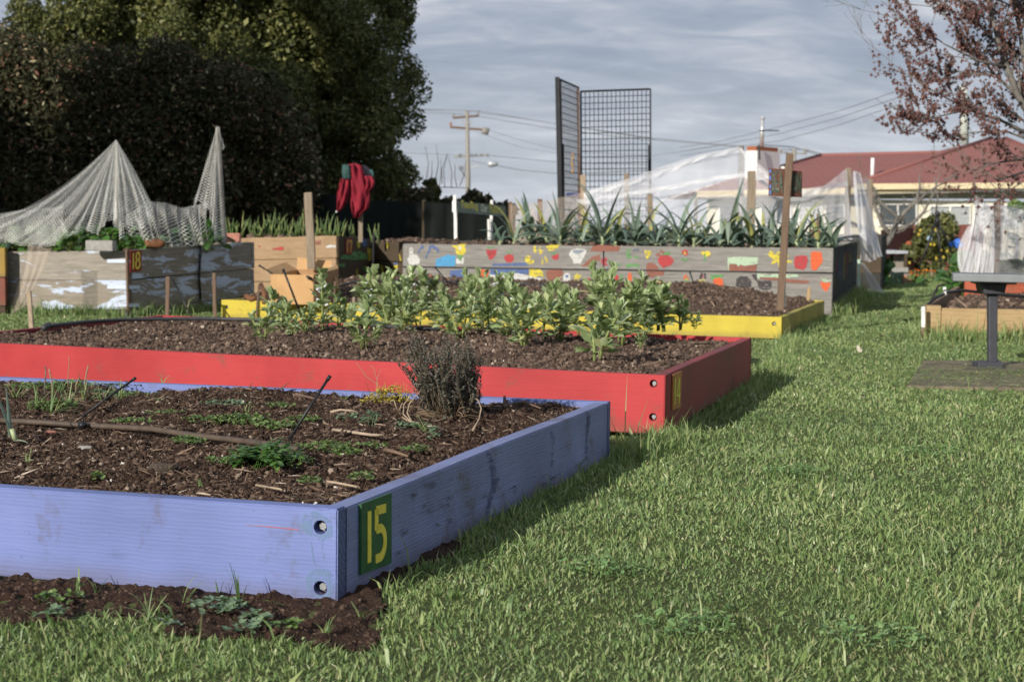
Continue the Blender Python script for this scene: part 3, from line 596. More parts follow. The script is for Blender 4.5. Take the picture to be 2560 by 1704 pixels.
# children's paintings as thin paint films in one mesh per board face
gn=face_n(GB,GA); gcols={'w':(.62,.62,.60),'b':(.07,.13,.33),'c':(.06,.33,.62),'y':(.70,.58,.04),'g':(.12,.32,.10),'br':(.27,.09,.055),'r':(.45,.03,.035),'o':(.72,.11,.015),'m':(.45,.60,.42),'k':(.035,.028,.032),'db':(.12,.16,.24),'gb':(.22,.28,.33)}
cn=list(gcols); gm=[m_worn('paint_'+c,gcols[c],.60 if c in 'brocwm' else .55) for c in cn]
def z6(l): return [(980+x/4.062,600+y/4.062) for x,y in l]
def z7(l): return [(1520+x/3.927,600+y/3.927) for x,y in l]
ART=[('w',z6([(178,80),(200,70),(215,90),(212,140),(250,150),(285,190),(280,235),(215,255),(170,240),(155,195),(180,150)])),
('c',z6([(445,195),(560,150),(648,160),(640,265),(445,265)])),('y',z6([(610,50),(665,55),(690,40),(755,35),(735,60),(755,110),(735,150),(680,155),(645,125),(650,85),(610,65)])),
('w',z6([(670,65),(700,60),(705,90),(680,100)])),('g',z6([(670,150),(725,150),(715,185),(705,220),(685,215),(675,185)])),('w',z6([(650,185),(680,190),(700,225),(712,180),(735,180),(725,245),(655,240)])),
('r',z6([(950,92),(1000,100),(1065,95),(1055,150),(1015,195),(990,195),(965,140)])),('g',z6([(955,65),(1000,72),(1050,50),(1040,80),(980,88)])),
('r',z6([(1145,160),(1185,140),(1230,155),(1240,200),(1210,228),(1165,225),(1140,190)])),('g',z6([(1160,100),(1185,125),(1225,85),(1195,138),(1175,138)])),
('y',z6([(1440,62),(1462,58),(1475,110),(1450,135),(1437,100)])),('y',z6([(1495,68),(1510,70),(1512,100),(1538,112),(1515,150),(1492,130)])),('y',z6([(1568,60),(1600,48),(1700,48),(1690,75),(1640,105),(1600,115),(1568,85)])),
('r',z6([(1615,165),(1650,148),(1698,140),(1695,190),(1665,205),(1635,195)])),('g',z6([(1610,130),(1650,135),(1695,95),(1660,145),(1620,150)])),
('y',z6([(1365,160),(1410,160),(1400,195),(1445,205),(1440,235),(1390,245),(1350,215)])),('y',z6([(1515,195),(1535,190),(1540,240),(1525,255)])),('y',z6([(1545,165),(1560,170),(1590,215),(1570,240)])),
('w',z6([(1800,130),(1825,100),(1880,85),(1965,95),(1975,125),(1940,190),(1915,235),(1850,240),(1830,190),(1800,155)])),('gb',z6([(1835,105),(1890,95),(1960,105),(1935,125),(1890,140),(1845,130)])),
('br',z6([(2040,58),(2130,50),(2320,62),(2305,115),(2110,118),(2015,108)])),('br',z6([(2040,165),(2115,150),(2115,205),(2060,215),(2000,265),(1920,270),(1985,215)])),('r',z6([(2125,190),(2180,175),(2185,215),(2160,230),(2200,255),(2140,262),(2125,220)])),
('b',z6([(1020,240),(1130,240),(1360,230),(1380,262),(1020,262)])),('b',z6([(300,60),(315,45),(320,80),(285,100),(272,140),(262,130),(275,95)])),('b',z6([(375,60),(420,50),(470,85),(480,125),(465,130),(450,95),(400,75),(385,120),(360,150),(350,190),(340,185),(370,110)])),
('g',z6([(2240,260),(2265,235),(2330,240),(2320,262),(2280,255),(2260,275)])),
('br',z7([(375,260),(400,220),(450,228),(490,262),(495,290),(378,290)])),('r',z7([(488,185),(520,150),(590,148),(640,185),(648,215),(610,250),(545,275),(500,235)])),('g',z7([(540,130),(600,110),(620,130),(580,148),(530,148)])),('br',z7([(505,90),(550,110),(552,135),(520,125)])),('br',z7([(465,130),(510,125),(520,155),(480,160)])),
('g',z7([(185,85),(225,85),(230,115),(205,125),(230,150),(225,185),(185,185),(180,130)])),('db',z7([(240,90),(300,85),(310,110),(245,115)])),('g',z7([(255,150),(300,155),(300,178),(255,178)])),('y',z7([(360,110),(375,95),(385,110),(420,105),(430,130),(395,180),(375,180),(365,140)])),
('g',z7([(45,240),(65,225),(75,260),(55,270)])),('g',z7([(175,235),(215,230),(300,235),(310,268),(240,255),(185,278)])),
('r',z7([(725,105),(755,88),(785,105),(785,145),(755,155),(727,135)])),('y',z7([(742,115),(768,110),(765,140),(745,140)])),('g',z7([(710,180),(780,182),(770,205),(740,215)])),
('y',z7([(905,110),(950,115),(985,105),(1010,130),(995,160),(960,165),(925,140)])),('g',z7([(945,130),(958,130),(960,190),(970,200),(925,198),(945,180)])),
('m',z7([(1172,175),(1230,165),(1475,170),(1470,235),(1340,252),(1300,240),(1280,262),(1262,235),(1190,232),(1188,300),(1182,300)])),('br',z7([(1190,235),(1262,238),(1280,265),(1300,243),(1340,255),(1462,240),(1455,303),(1190,303)])),
('y',z7([(1565,145),(1600,95),(1640,130),(1680,110),(1775,150),(1775,170),(1700,175),(1810,208),(1810,222),(1700,220),(1680,270),(1660,215),(1600,245),(1620,185)])),
('r',z7([(1835,165),(1890,150),(1950,155),(1965,200),(1945,270),(1915,295),(1835,275),(1825,215)])),('o',z7([(1992,115),(2040,112),(2095,118),(2108,210),(2060,275),(2030,300),(1995,285),(1992,190)])),
# second board
('br',z6([(215,385),(280,355),(400,345),(420,360),(560,375),(600,390),(580,425),(215,418)])),('b',z6([(590,310),(680,300),(770,300),(755,385),(660,390),(590,375)])),('o',z6([(865,292),(920,298),(985,308),(970,380),(930,420),(890,415),(875,350)])),
('b',z6([(1000,285),(1390,285),(1390,340),(1200,365),(1000,350)])),('w',z6([(990,350),(1060,358),(1170,350),(1280,335),(1420,370),(1560,400),(1575,420),(1450,425),(1230,420),(1000,415),(980,380)])),('g',z6([(1210,430),(1240,410),(1300,412),(1290,430),(1230,440)])),
('y',z6([(1390,290),(1500,290),(1545,350),(1540,375),(1500,360),(1450,382),(1400,370),(1395,320)])),('br',z6([(1560,320),(1620,298),(1730,298),(1735,345),(1710,412),(1590,415),(1565,365)])),('w',z6([(1745,345),(1775,330),(1810,345),(1812,400),(1785,425),(1750,415),(1740,380)])),('b',z6([(1760,355),(1790,350),(1795,375),(1770,385)])),
('y',z6([(1840,345),(1860,360),(1885,335),(1900,360),(1930,350),(1905,385),(1895,420),(1870,410),(1850,415),(1860,380)])),('r',z6([(1965,395),(2000,380),(2020,405),(2000,428),(1970,425)])),
('db',z7([(5,308),(35,305),(20,350),(0,380)])),('y',z7([(35,308),(60,320),(68,345),(40,385),(10,400),(0,385)])),('r',z7([(75,345),(105,345),(105,385),(70,410),(50,400)])),('g',z7([(115,335),(145,340),(150,395),(115,395)])),('o',z7([(205,318),(225,320),(232,380),(230,432),(200,435),(192,390)])),
('br',z7([(378,300),(555,305),(548,345),(475,350),(440,368),(395,362)])),('y',z7([(350,412),(420,402),(565,408),(570,432),(480,438),(370,432)])),('k',z7([(645,415),(675,398),(705,415),(708,440),(650,442)])),('g',z7([(725,395),(800,392),(805,402),(725,404)])),('o',z7([(740,375),(765,332),(795,380),(785,388),(765,350),(745,388)])),('y',z7([(752,385),(768,355),(782,388)])),
('k',z7([(895,365),(915,320),(930,322),(925,375),(900,385)])),('k',z7([(940,322),(958,322),(965,370),(950,385)])),('r',z7([(915,345),(940,345),(935,362),(920,362)])),('y',z7([(900,390),(960,388),(930,408),(905,405)])),
('g',z7([(1005,340),(1130,335),(1140,365),(1100,372),(1030,395),(1005,375)])),('o',z7([(1035,380),(1085,368),(1132,385),(1130,430),(1115,472),(1020,465),(1030,420)])),('k',z7([(1260,385),(1300,352),(1370,360),(1410,400),(1405,450),(1385,475),(1250,455)])),
('k',z7([(1410,335),(1460,335),(1465,380),(1500,400),(1600,395),(1612,430),(1595,485),(1520,490),(1480,465),(1465,410),(1430,380)])),('m',z7([(1465,330),(1860,335),(1870,360),(1700,370),(1490,362),(1480,390),(1465,360)])),('br',z7([(1490,365),(1700,375),(1975,400),(1970,425),(1800,420),(1620,395),(1500,385)])),
('o',z7([(2078,402),(2120,418),(2185,415),(2180,450),(2145,510),(2105,475)])),('m',z7([(2085,355),(2120,385),(2150,350),(2140,395),(2200,390),(2150,412),(2118,410)]))]
mb=MB(); rr=random.Random(5)
for i,(c,pts) in enumerate(ART): mb.poly(blob(pts,GB,gn,.0022+.00022*(i%9),.9,rr),cn.index(c))
for i in range(9): # watermelon seeds
    x,y=z6([(975+ (i%4)*22+(i//4)*8,112+(i//4)*24)])[0]; p=PL(x,y,GB,gn)+gn*.0048; mb.poly([p+V3((cos(a),0,sin(a)))*.006 for a in [k*pi/4 for k in range(8)]][::1],cn.index('k'))
for q,b_ in zip(split_z(mb,[(GA.z+GB.z)/2-.235]),fbG): paint_on(b_,q,gm)
# side boards: streaks of colour
mb=MB(); gsn=face_n(GA,GC); v=(GC-GA).normalized()
for i in range(16):
    s=.15+i*.29; h0=rr.uniform(-.42,-.22); h1=rr.uniform(-.18,-.02); wd=rr.uniform(.04,.12); q=GA+v*s+gsn*.004
    mb.poly([q+V3((0,0,h0)),q+v*wd+V3((0,0,h0+.02)),q+v*wd*1.2+V3((0,0,h1)),q+v*wd*.3+V3((0,0,h1))],cn.index(rr.choice(['b','y','g','db','r','br','gb'])))
paint_on(sbG[0],mb,gm)
tb=MB(); tb.tube([PL(1008,666.5,GB,gn)+gn*.012]+[PL(x,666.5+(x-1008)*.0144+rr.uniform(-.6,.6),GB,gn)+gn*.012 for x in range(1080,2086,60)]+[PL(2085,682,GB,gn)+gn*.012],.0055,6)
tag(tb.build('irrigation_tube',M['blackplastic'],smooth=True),'thin black irrigation tube running level along the seam of the grey painted bed','irrigation tube')
root18,fb,sb=tallbed('weathered bed with flaking pale blue paint and maroon number plate 18',EA,EB,EC,ED,[.247,.25,.20],[M['flake_less'],M['flake'],M['flake_less']],M['flake'])
up_=V3((0,0,1)); vE=(EC-EA).normalized(); fE=(EB-EA).normalized()
plank('corner_post',EA-fE*.0+V3((0,0,-.70))+vE*.0-face_n(EA,EC)*(-.004)+face_n(EB,EA)*.004-vE*.0,EA+vE*.055+V3((0,0,-.70))+face_n(EB,EA)*.004+face_n(EA,EC)*.004,.70,.02,M['stakewood'],root18)
en=face_n(EA,EC); en2=face_n(EB,EA)
plate(root18,*[PL(px,py,EA,en)+en*.006 for px,py in ((323,626),(351.5,625),(351,676),(322.5,681))],M['maroon_plate'],M['yellow_num'],(('1',.14),('8',.42)),.016,out=en)
for y0,y1 in ((648,657),(713,722),(758.5,767),(784,791)):
    mb=MB(); 
    for nn,P0,xs in ((en2,EA,(269,321.5)),(en,EA,(321.5,348))):
        q=[PL(xs[0],y1,P0,nn),PL(xs[1],y1,P0,nn),PL(xs[1],y0,P0,nn),PL(xs[0],y0,P0,nn)]
        mb.hexa([p+nn*.003 for p in q]+[p+nn*.006 for p in q])
    mb.build('metal_strap',M['flake'] if False else m_simple('pale_blue_strap',(.5,.56,.68),.5,var=.1),root18)
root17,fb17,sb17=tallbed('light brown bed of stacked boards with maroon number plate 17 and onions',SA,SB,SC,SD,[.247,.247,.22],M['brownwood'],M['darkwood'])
# painted side of bed 17
sn=face_n(SA,SC)
plate(root17,*[PL(px,py,SA,sn)+sn*.006 for px,py in ((862,595.5),(879,596.5),(878.5,636),(861,634.5))],M['maroon_plate'],M['yellow_num'],(('1',.16),('7',.4)),.018,out=sn)
mb=MB(); z2=lambda l:[(560+x/3.92,440+y/3.92) for x,y in l]
for i,(c,p) in enumerate([('g',[(1140,780),(1200,765),(1260,740),(1330,738),(1400,770),(1400,822),(1140,815)]),('y',[(1300,640),(1335,640),(1330,700),(1305,700)]),('b',[(1345,620),(1395,622),(1395,690),(1345,690)]),('y',[(1400,700),(1440,720),(1440,830),(1410,830)]),('g',[(1120,862),(1180,855),(1180,890),(1085,890)]),('y',[(1280,985),(1300,900),(1308,905),(1300,975),(1275,995)]),('g',[(1350,880),(1385,905),(1410,960),(1395,965),(1365,920)])]):
    mb.poly(blob(z2(p),SA,sn,.004+.0004*i,.8,rr),cn.index(c))
for q,b_ in zip(split_z(mb,[SA.z-.248]),sb17): paint_on(b_,q,gm)
mb=MB(); fn17=face_n(SB,SA)
for i,(c,p) in enumerate([('r',[(470,715),(580,688),(582,725),(500,722)]),('r',[(338,670),(350,685),(360,698),(342,695)]),('br',[(870,645),(945,632),(945,672),(870,672)]),('w',[(1000,690),(1045,672),(1098,680),(1098,700),(1010,705)]),('y',[(742,870),(775,848),(812,850),(818,910),(800,935),(778,925),(770,880),(740,900)]),('o',[(775,880),(800,872),(812,925),(790,935)]),('w',[(955,890),(1040,875),(1080,880),(1075,900)])]):
    mb.poly(blob(z2(p),SB,fn17,.004+.0004*i,.8,rr),cn.index(c))
for q,b_ in zip(split_z(mb,[SA.z-.248]),fb17): paint_on(b_,q,gm)
# darker painted bed between 17 and the grey one
HA=W(1010,604.5,19.3); HB=W(925,602,19.9); hh=[.23,.24,.2]; HC=HA+(GC-GA).normalized()*2.3; HD=HB+(GC-GA).normalized()*2.3
rootH,fbH,sbH=tallbed('dark brown bed painted with small vegetables between bed 17 and the grey bed',HA,HB,HC,HD,hh,M['darkwood'],M['darkwood'])
soil('garden_soil',*inner(HA,HB,HC,HD,.05),HA.z-.03,.03,.06,.04,500,.014,300,.02,S2,'soil with dry stalks between bed 17 and the grey bed',84)
mb=MB(); hn=face_n(HB,HA)
for i,(c,p) in enumerate([('y',[(1595,645),(1620,648),(1612,705),(1600,712)]),('y',[(1540,875),(1560,872),(1570,910),(1560,955),(1542,950),(1535,910)]),('g',[(1608,880),(1625,880),(1622,985),(1608,985)]),('y',[(1665,875),(1708,870),(1700,930),(1680,940),(1662,910)]),('b',[(1668,850),(1705,848),(1705,868),(1668,870)]),('y',[(1722,760),(1735,800),(1742,835),(1728,830)])]):
    mb.poly(blob(z2(p),HA,hn,.004+.0004*i,.6,rr),cn.index(c))
for q,b_ in zip(split_z(mb,[HA.z-.232]),fbH): paint_on(b_,q,gm)
# bed at the left frame edge
LA=W(13,618,14.15); LB=W(-190,618,14.25); 
rootL,fb,sb=tallbed('bed at the left edge with a yellow-brown upper and red-brown lower board',LA,LB,LA+V3((-.26,.75,0)),LB+V3((-.26,.75,0)),[.25,.24,.24],[m_paint('yellow_brown_paint',(.30,.19,.03),amt=.7),m_paint('red_brown_paint',(.17,.045,.025),amt=.5),M['darkwood']],M['darkwood'])
# far bed that carries the hanging net
FA=W(2205,590,22.6); FB=FA+(GB-GA).normalized()*2.0; FC=FA+(GC-GA).normalized()*2.3; FD=FB+(FC-FA)
rootF,fb,sb=tallbed('dark far bed behind the grey painted bed with white net hanging over its corner',FA,FB,FC,FD,[.25,.25,.24],[M['blackstain'],M['darkwood'],M['blackstain']],M['blackstain'])
# new pine bed on the right
rootT=empty('raised_bed',(TA.x,TA.y,0),'low bed of new pale pine boards behind the grey bench','raised bed')
o=V3((0,0,-.25)); vT=(TC-TA).normalized(); uT=(TB-TA).normalized()
plank('corner_post',TA+o+V3((0,0,0)),TA+o+uT*.105,.252,.1,M['palewood'],rootT)
plank('board',TA+o+uT*.108+vT*.01,TB+o,.235,.045,M['palewood'],rootT,warp=.004)
plank('board',TA+o+vT*.108+uT*.004,TC+o,.24,.05,m_wood('grey_brown_board',(.30,.22,.15),(.2,.145,.10)),rootT,warp=.004)
TD=TC+(TB-TA); plank('board',TD+o,TC+o+uT*.055,.24,.045,M['palewood'],rootT) if False else plank('board',TB+o+vT*.05,TD+o,.24,.045,M['palewood'],rootT)
soil('garden_soil',TA+uT*1.8+vT*.05,TA+uT*.06+vT*.05,TC+uT*1.8,TC+uT*.06,TA.z-.06,.03,.04,.04,1500,.01,500,.02,S2,'weedy soil in the new pine bed',91)
# ------------------------------------------------------------------ grass
beds=[[PA,PB,PD,PC],[RA,RB,RD,RC],[YA,YB,YD,YC],[GA,GB,GD,GC],[EA,EB,ED,EC],[SA,SB,SD,SC],[FA,FB,FD,FC],[TA,TB,TD,TC],[HA,HB,HD,HC]]
SL0=Z(2266,964,.012); SL1=Z(2306,900,.012)
def slab_mask(x,y): return (y>SL0.y)&(y<SL1.y)&(x>SL0.x+(SL1.x-SL0.x)*(y-SL0.y)/(SL1.y-SL0.y))
def blades(n,ysel,wid,hgt,dens_fn=None,xr=None):
    y=ysel; x=R.uniform(-1,1,len(y))*(.36*y+1.05) if xr is None else R.uniform(xr[0],xr[1],len(y))
    k=np.ones(len(y),bool)
    for b in beds: k&=~inpoly(x,y,b)
    k&=~((bare_amt(x,y)>R.rand(len(y))*.9+.08)&(y<5.2))
    k&=~(slab_mask(x,y)&(R.rand(len(y))>.10))
    k&=~((x<-.5-.0*y)&(y>16)&(x>-9)&(y<21)&(R.rand(len(y))<.5))
    x,y=x[k],y[k]; N=len(x); nearf=(y/3.2)
    z=gh(x,y)-.003; w=wid*nearf**.62*np.exp(R.normal(0,.32,N)); cl=vn(x*7,y*7,60)*.7+vn(x*2.2,y*2.2,61)*.6
    h=hgt*np.exp(R.normal(0,.36,N))*(.68+.65*cl**1.5)*(1+.012*(y-3))
    edge=np.zeros(N,bool)
    a=R.uniform(0,2*pi,N); la=np.where(R.rand(N)<.3,vn(x*4,y*4,62)*12,R.uniform(0,2*pi,N)); lean=np.abs(R.normal(.62,.42,N)); 
    dx,dy=np.cos(la),np.sin(la); bx,by=np.cos(a),np.sin(a); P0=np.stack([x,y,z],-1); B=np.stack([bx,by,0*bx],-1)*w[:,None]/2
    def at(f,ww):
        off=np.stack([dx*h*f*np.sin(lean*f*1.3),dy*h*f*np.sin(lean*f*1.3),h*f*np.cos(lean*f)],-1); return P0+off,B*ww
    c0,w0=at(0,.8);c1,w1=at(.5,1.);c2,_=at(1.,0)
    V=np.stack([c0-w0,c0+w0,c1+w1,c1-w1,c2],1); b=(np.arange(N)*5)[:,None]
    return V.reshape(-1,3),b+np.array([[0,1,2,3]]),b+np.array([[3,2,4]])
def ysample(n,y0,y1,p):
    u=R.rand(n); e=1-p; return (y0**e+u*(y1**e-y0**e))**(1/e)
NG=880000
Vg,Fq,Ft=blades(NG,ysample(NG,2.45,30,.62),.0031,.0148)
# tufts along board feet
LONGB=None
def tufts(P,Q,n,hg,spread=.05,wd=.004):
    P=np.array(P[:2]);Q=np.array(Q[:2]); t=R.rand(n); p=P+(Q-P)*t[:,None]; d=(Q-P)/np.linalg.norm(Q-P); nn=np.array([d[1],-d[0]])
    o=np.abs(R.normal(0,spread,n)); p=p+nn*(o+.004)[:,None]; N=n; x,y=p.T
    k=~((bare_amt(x,y)>.4)&(y<5.2)); x,y,o=x[k],y[k],o[k]; N=len(x)
    z=gh(x,y)-.003; h=hg*np.exp(R.normal(0,.4,N)); w=wd*np.exp(R.normal(0,.3,N)); a=R.uniform(0,6.3,N); la=R.uniform(0,6.3,N); le=np.abs(R.normal(.35,.3,N))
    P0=np.stack([x,y,z],-1);B=np.stack([np.cos(a),np.sin(a),0*a],-1)*w[:,None]/2; dx,dy=np.cos(la),np.sin(la)
    def at(f): return P0+np.stack([dx*h*f*np.sin(le*f*1.3),dy*h*f*np.sin(le*f*1.3),h*f*np.cos(le*f)],-1)
    V=np.stack([at(0)-B*.8,at(0)+B*.8,at(.5)+B,at(.5)-B,at(1)],1); b=(np.arange(N)*5)[:,None]
    return V.reshape(-1,3),b+np.array([[0,1,2,3]]),b+np.array([[3,2,4]])
parts=[(Vg,Fq,Ft)]
parts.append(blades(0,ysample(1300,2.5,9,1.1),.0048,.045))   # scattered longer coarse blades

parts.append(tufts(PA,PC,1300,.032,.04,.0032)); parts.append(tufts(RA,RC,1500,.035,.04,.004)); parts.append(tufts(PC,RA,1800,.05,.06,.0035)); parts.append(tufts(YA,YC,1600,.045,.06,.005))
parts.append(tufts(GA,GC,3000,.09,.08,.007)); parts.append(tufts(TA,TB,4200,.095,.10,.006)); parts.append(tufts(TC,TA,1800,.08,.08,.006)); parts.append(tufts(EB,EA,1600,.07,.05,.006)); parts.append(tufts(EA,EC,1600,.07,.05,.006)); parts.append(tufts(RC,YA,900,.06,.1,.005))
Vs=[];Q_=[];T_=[];off=0
for v,q,tt in parts: Vs.append(v);Q_.append(q+off);T_.append(tt+off);off+=len(v)
tag(add('grass',np.concatenate(Vs),[np.concatenate(T_),np.concatenate(Q_)],M['grass'],frame=Matrix.Identity(4)),'mown green grass covering the garden between the raised beds','grass',kind='stuff')
# ------------------------------------------------------------------ small things in the beds
def single(mb,name,mats,label,cat,group=None,smooth=False): return tag(mb.build(name,mats,smooth=smooth),label,cat,group)
def soilz(P,A,B,Cc,px,py,z0):
    return Z(px,py,z0)
def on_soil(px,py,z0): return Z(px,py,z0)
# hoses and dripper stakes in the blue bed
zs=pz-.022
mb=MB(); pth=[(-60,1046),(30,1052),(110,1056),(200,1062),(290,1067),(380,1072),(450,1083),(520,1092),(590,1100),(640,1106),(690,1112),(745,1122)]
mb.tube([Z(x,y,zs+.018+.004*sin(x*.02)) for x,y in pth],.0085,10)
r_=mb.build('irrigation_hose',M['hose'],smooth=True); tag(r_,'dusty brown hose lying across the soil of the blue bed','hose')
for x,y in ((112,1056),(205,1062)):
    c=MB(); q=Z(x,y,zs+.019); c.tube([q-V3((.009,0,0)),q+V3((.011,-.002,0))],.0105,10); c.build('clip',M['blackplastic'],r_,smooth=True)
def stake(top,bot,r,label,hook=False):
    mb=MB(); mb.tube([bot,bot.lerp(top,.5)+V3((.0,0,.002)),top],r,8); 
    o=mb.build('dripper_stake',M['blackplastic'],smooth=True); tag(o,label,'dripper stake')
    c=MB(); d=(top-bot).normalized(); c.tube([top-d*.012,top+d*.003],r*1.35,8); c.build('tip',M['blackplastic'],o,smooth=True)
b=Z(192,1051,zs+.01); stake(W(338,945,b.y+.06),b,.0036,'black plastic dripper stake leaning right beside the brown hose, left one in the blue bed')
b=Z(717,1108,zs); stake(W(824,941,b.y+.05),b,.0042,'black plastic dripper stake leaning right near the middle of the blue bed')
for (tx,ty,bx,by,lab) in ((708,673,756,797,'black dripper stake leaning left in front of the cardboard box'),(920,696,955,742,'short black dripper stake behind the left broad beans'),(1142,700,1187,808,'black dripper stake leaning left among the middle broad beans')):
    b=Z(bx,by,rz-.02); stake(W(tx,ty,b.y-.03),b,.0065,lab)
for (tx,ty,bx,by,lab) in ((1087,667,1121,708,'thin black dripper stake leaning left against the left part of the grey painted bed'),(1724,678,1740,727,'thin black dripper stake leaning left before the rainbow painting on the grey bed'),(1509,629,1509,702,'upright black dripper tube in front of the long brown painted bar')):
    b=W(bx,by,14.9); stake(W(tx,ty,14.95),b,.0065,lab)
b=W(430,695,13.3); stake(b,W(482,797,13.1),.007,'black dripper stake lying against the foot of bed 18')
b=W(649,664,13.6); stake(b,W(678,683,13.4),.007,'black dripper stake sticking out left of the cardboard box')
mb=MB(); mb.tube([W(768,691,13.2),W(785,700,13.3)],.012,6); mb.tube([W(770,697,13.2),W(840,720,13.6)],.006,6); single(mb,'dripper_stake',M['blackplastic'],'black dripper with cross piece stuck beside the cardboard box','dripper stake')
# hoses of red and yellow beds
mb=MB(); mb.tube([Z(x,y,rz+.02) for x,y in ((112,816),(150,811),(220,804),(300,799),(400,797),(520,796),(640,799),(700,803))],.010,8); mb.tube([Z(110,819,rz+.02),Z(122,812,rz+.02)],.017,8)
single(mb,'irrigation_hose',M['blackpipe'],'black hose along the back edge of the red bed with its end at the left','hose',smooth=True)
mb=MB(); mb.tube([Z(x,y,rz+.03) for x,y in ((880,808),(930,812),(1000,818),(1100,822))],.011,8)
single(mb,'irrigation_hose',M['blackpipe'],'grey black hose lying behind the broad bean stems','hose',smooth=True)
mb=MB(); mb.tube([W(x,y,d) for x,y,d in ((850,716,14.4),(880,706,14.6),(960,701,15.),(1100,704,15.),(1250,709,15),(1400,712,15),(1560,713,14.9),(1680,717,14.9),(1740,724,14.7))],.010,8)
single(mb,'irrigation_hose',M['blackpipe'],'black hose at the back of the yellow bed below the grey painted bed','hose',smooth=True)
en=face_n(EA,EC)
mb=MB(); mb.tube([PL(435,612,EA,en)-en*.15,PL(470,606,EA,en)-en*.05,PL(495,606,EA,en)+en*.01,PL(497,625,EA,en)+en*.02,PL(493,690,EA,en)+en*.02,PL(500,790,EA,en)+en*.02],.011,8); single(mb,'irrigation_tube',M['blackplastic'],'black tube running down the side of bed 18','irrigation tube',smooth=True)
sn=face_n(SA,SC)
mb=MB(); q=W(934,597,18.7); mb.tube([q+V3((0,0,.06)),q,W(933,650,18.7),W(932,705,18.7)],.013,8); single(mb,'irrigation_tube',M['blackplastic'],'black tube running down the dark end of bed 17','irrigation tube',smooth=True)
mb=MB(); mb.tube([W(2362,710,12.7),W(2345,715,12.7),W(2330,745,12.6)],.008,8); mb.tube([W(2318,762,12.5),W(2340,744,12.6),W(2370,730,12.9),W(2410,726,13.1),W(2520,738,13.1),W(2600,744,13.1)],.012,8); single(mb,'irrigation_hose',M['blackplastic'],'black hose looping over the corner of the new pine bed','hose',smooth=True)
mb=MB(); mb.tube([W(2075,607,16.6),W(2090,598,16.7),W(2120,592,17.2),W(2160,588,19)],.013,8); single(mb,'irrigation_hose',M['blackplastic'],'black hose curving over the right corner of the grey painted bed','hose',smooth=True)
# wooden stakes
def stick(px0,py0,px1,py1,d,w,label,mat='stakewood',name='wooden_stake',cat='stake',d2=None,th=None):
    P=W(px1,py1,d2 or d);Q=W(px0,py0,d); x=(Q-P).normalized(); up0=V3((0,1,0)); sd=up0.cross(x).normalized()
    o=plank(name,P-sd*w/2*-1,Q-sd*w/2*-1,w,th or w*.6,M[mat],bev=.002,upv=-sd) if False else plank(name,P+V3((-w/2,0,0)),Q+V3((-w/2,0,0)),th or w*.7,w,M[mat],bev=.002,upv=V3((0,-1,0)))
    # plank: x along stake, z = towards camera (thickness), y = cross
    return tag(o,label,cat)
def post(px,ptop,pbot,d,wpx,label,mat='postwood',name='wooden_post',cat='post',lean=0,thk=None,parent=None):
    w_=wpx*mpp(d); P=W(px,pbot,d);Q=W(px+lean,ptop,d); t_=thk or w_*.8
    x=(Q-P).normalized(); z=V3((0,-1,0)); z=(z-x*z.dot(x)).normalized(); y=z.cross(x)
    P0=P-y*w_/2-z*t_/2; L=(Q-P).length
    M_=Matrix(((x.x,y.x,z.x,P0.x),(x.y,y.y,z.y,P0.y),(x.z,y.z,z.z,P0.z),(0,0,0,1)))
    bm=bmesh.new(); bmesh.ops.create_cube(bm,size=1)
    for v in bm.verts:
        v.co=V3(((v.co.x+.5)*L,(v.co.y+.5)*w_,(v.co.z+.5)*t_))
        if v.co.x>L*.5: v.co.x+=rnd.uniform(-.006,.006)
    bmesh.ops.subdivide_edges(bm,edges=[e for e in bm.edges if abs(e.verts[0].co.x-e.verts[1].co.x)>L*.5],cuts=5,use_grid_fill=True)
    for v in bm.verts: v.co.y+=(vn(v.co.x*4+px,1.,8)-.5)*w_*.12
    bmesh.ops.bevel(bm,geom=[e for e in bm.edges if len(e.link_faces)==2 and e.calc_face_angle(0)>.6],offset=min(.004,w_*.12),segments=1,affect='EDGES')
    me=bpy.data.meshes.new(name); bm.to_mesh(me); bm.free(); me.materials.append(M[mat]); o=bpy.data.objects.new(name,me); C.objects.link(o); setpar(o,parent,M_)
    if parent is None: tag(o,label,cat)
    return o
post(80,727,828,12.2,11,'short peeling birch-like stake in the soil before bed 18','palestick',lean=-8)
post(418,691,792,13.2,10,'thin brown stake in front of the number 18','stakewood',lean=2)
post(537,682,793,13.2,9,'thin brown stake at the left end of the yellow bed','stakewood',lean=-1)
post(779,482,672,13.9,20,'thick weathered post standing up out of the cardboard box, its top against the dark hedge','postwood',lean=-9,thk=.05)
post(641,712,790,12.2,5,'thin dark brown twig stake before the left end of the yellow bed','twig',name='twig_stake',cat='stake',lean=7)
post(884,743,795,12.,7,'grey stake stub behind the broad beans','postwood',name='wooden_stake',cat='stake')
post(833,705,790,12.2,5,'dark thin stick between the left broad beans','twig',name='twig_stake',cat='stake',lean=5)
post(2020,718,751,14.6,8,'short pale wooden peg at the back right corner of the yellow bed','palewood',name='wooden_peg',cat='peg',lean=3)
post(2308,765,818,12.3,9,'short white peg at the left corner of the new pine bed','white',name='white_peg',cat='peg')
post(2362,717,738,12.8,8,'short white peg on the edge of the new pine bed','white',name='white_peg',cat='peg')
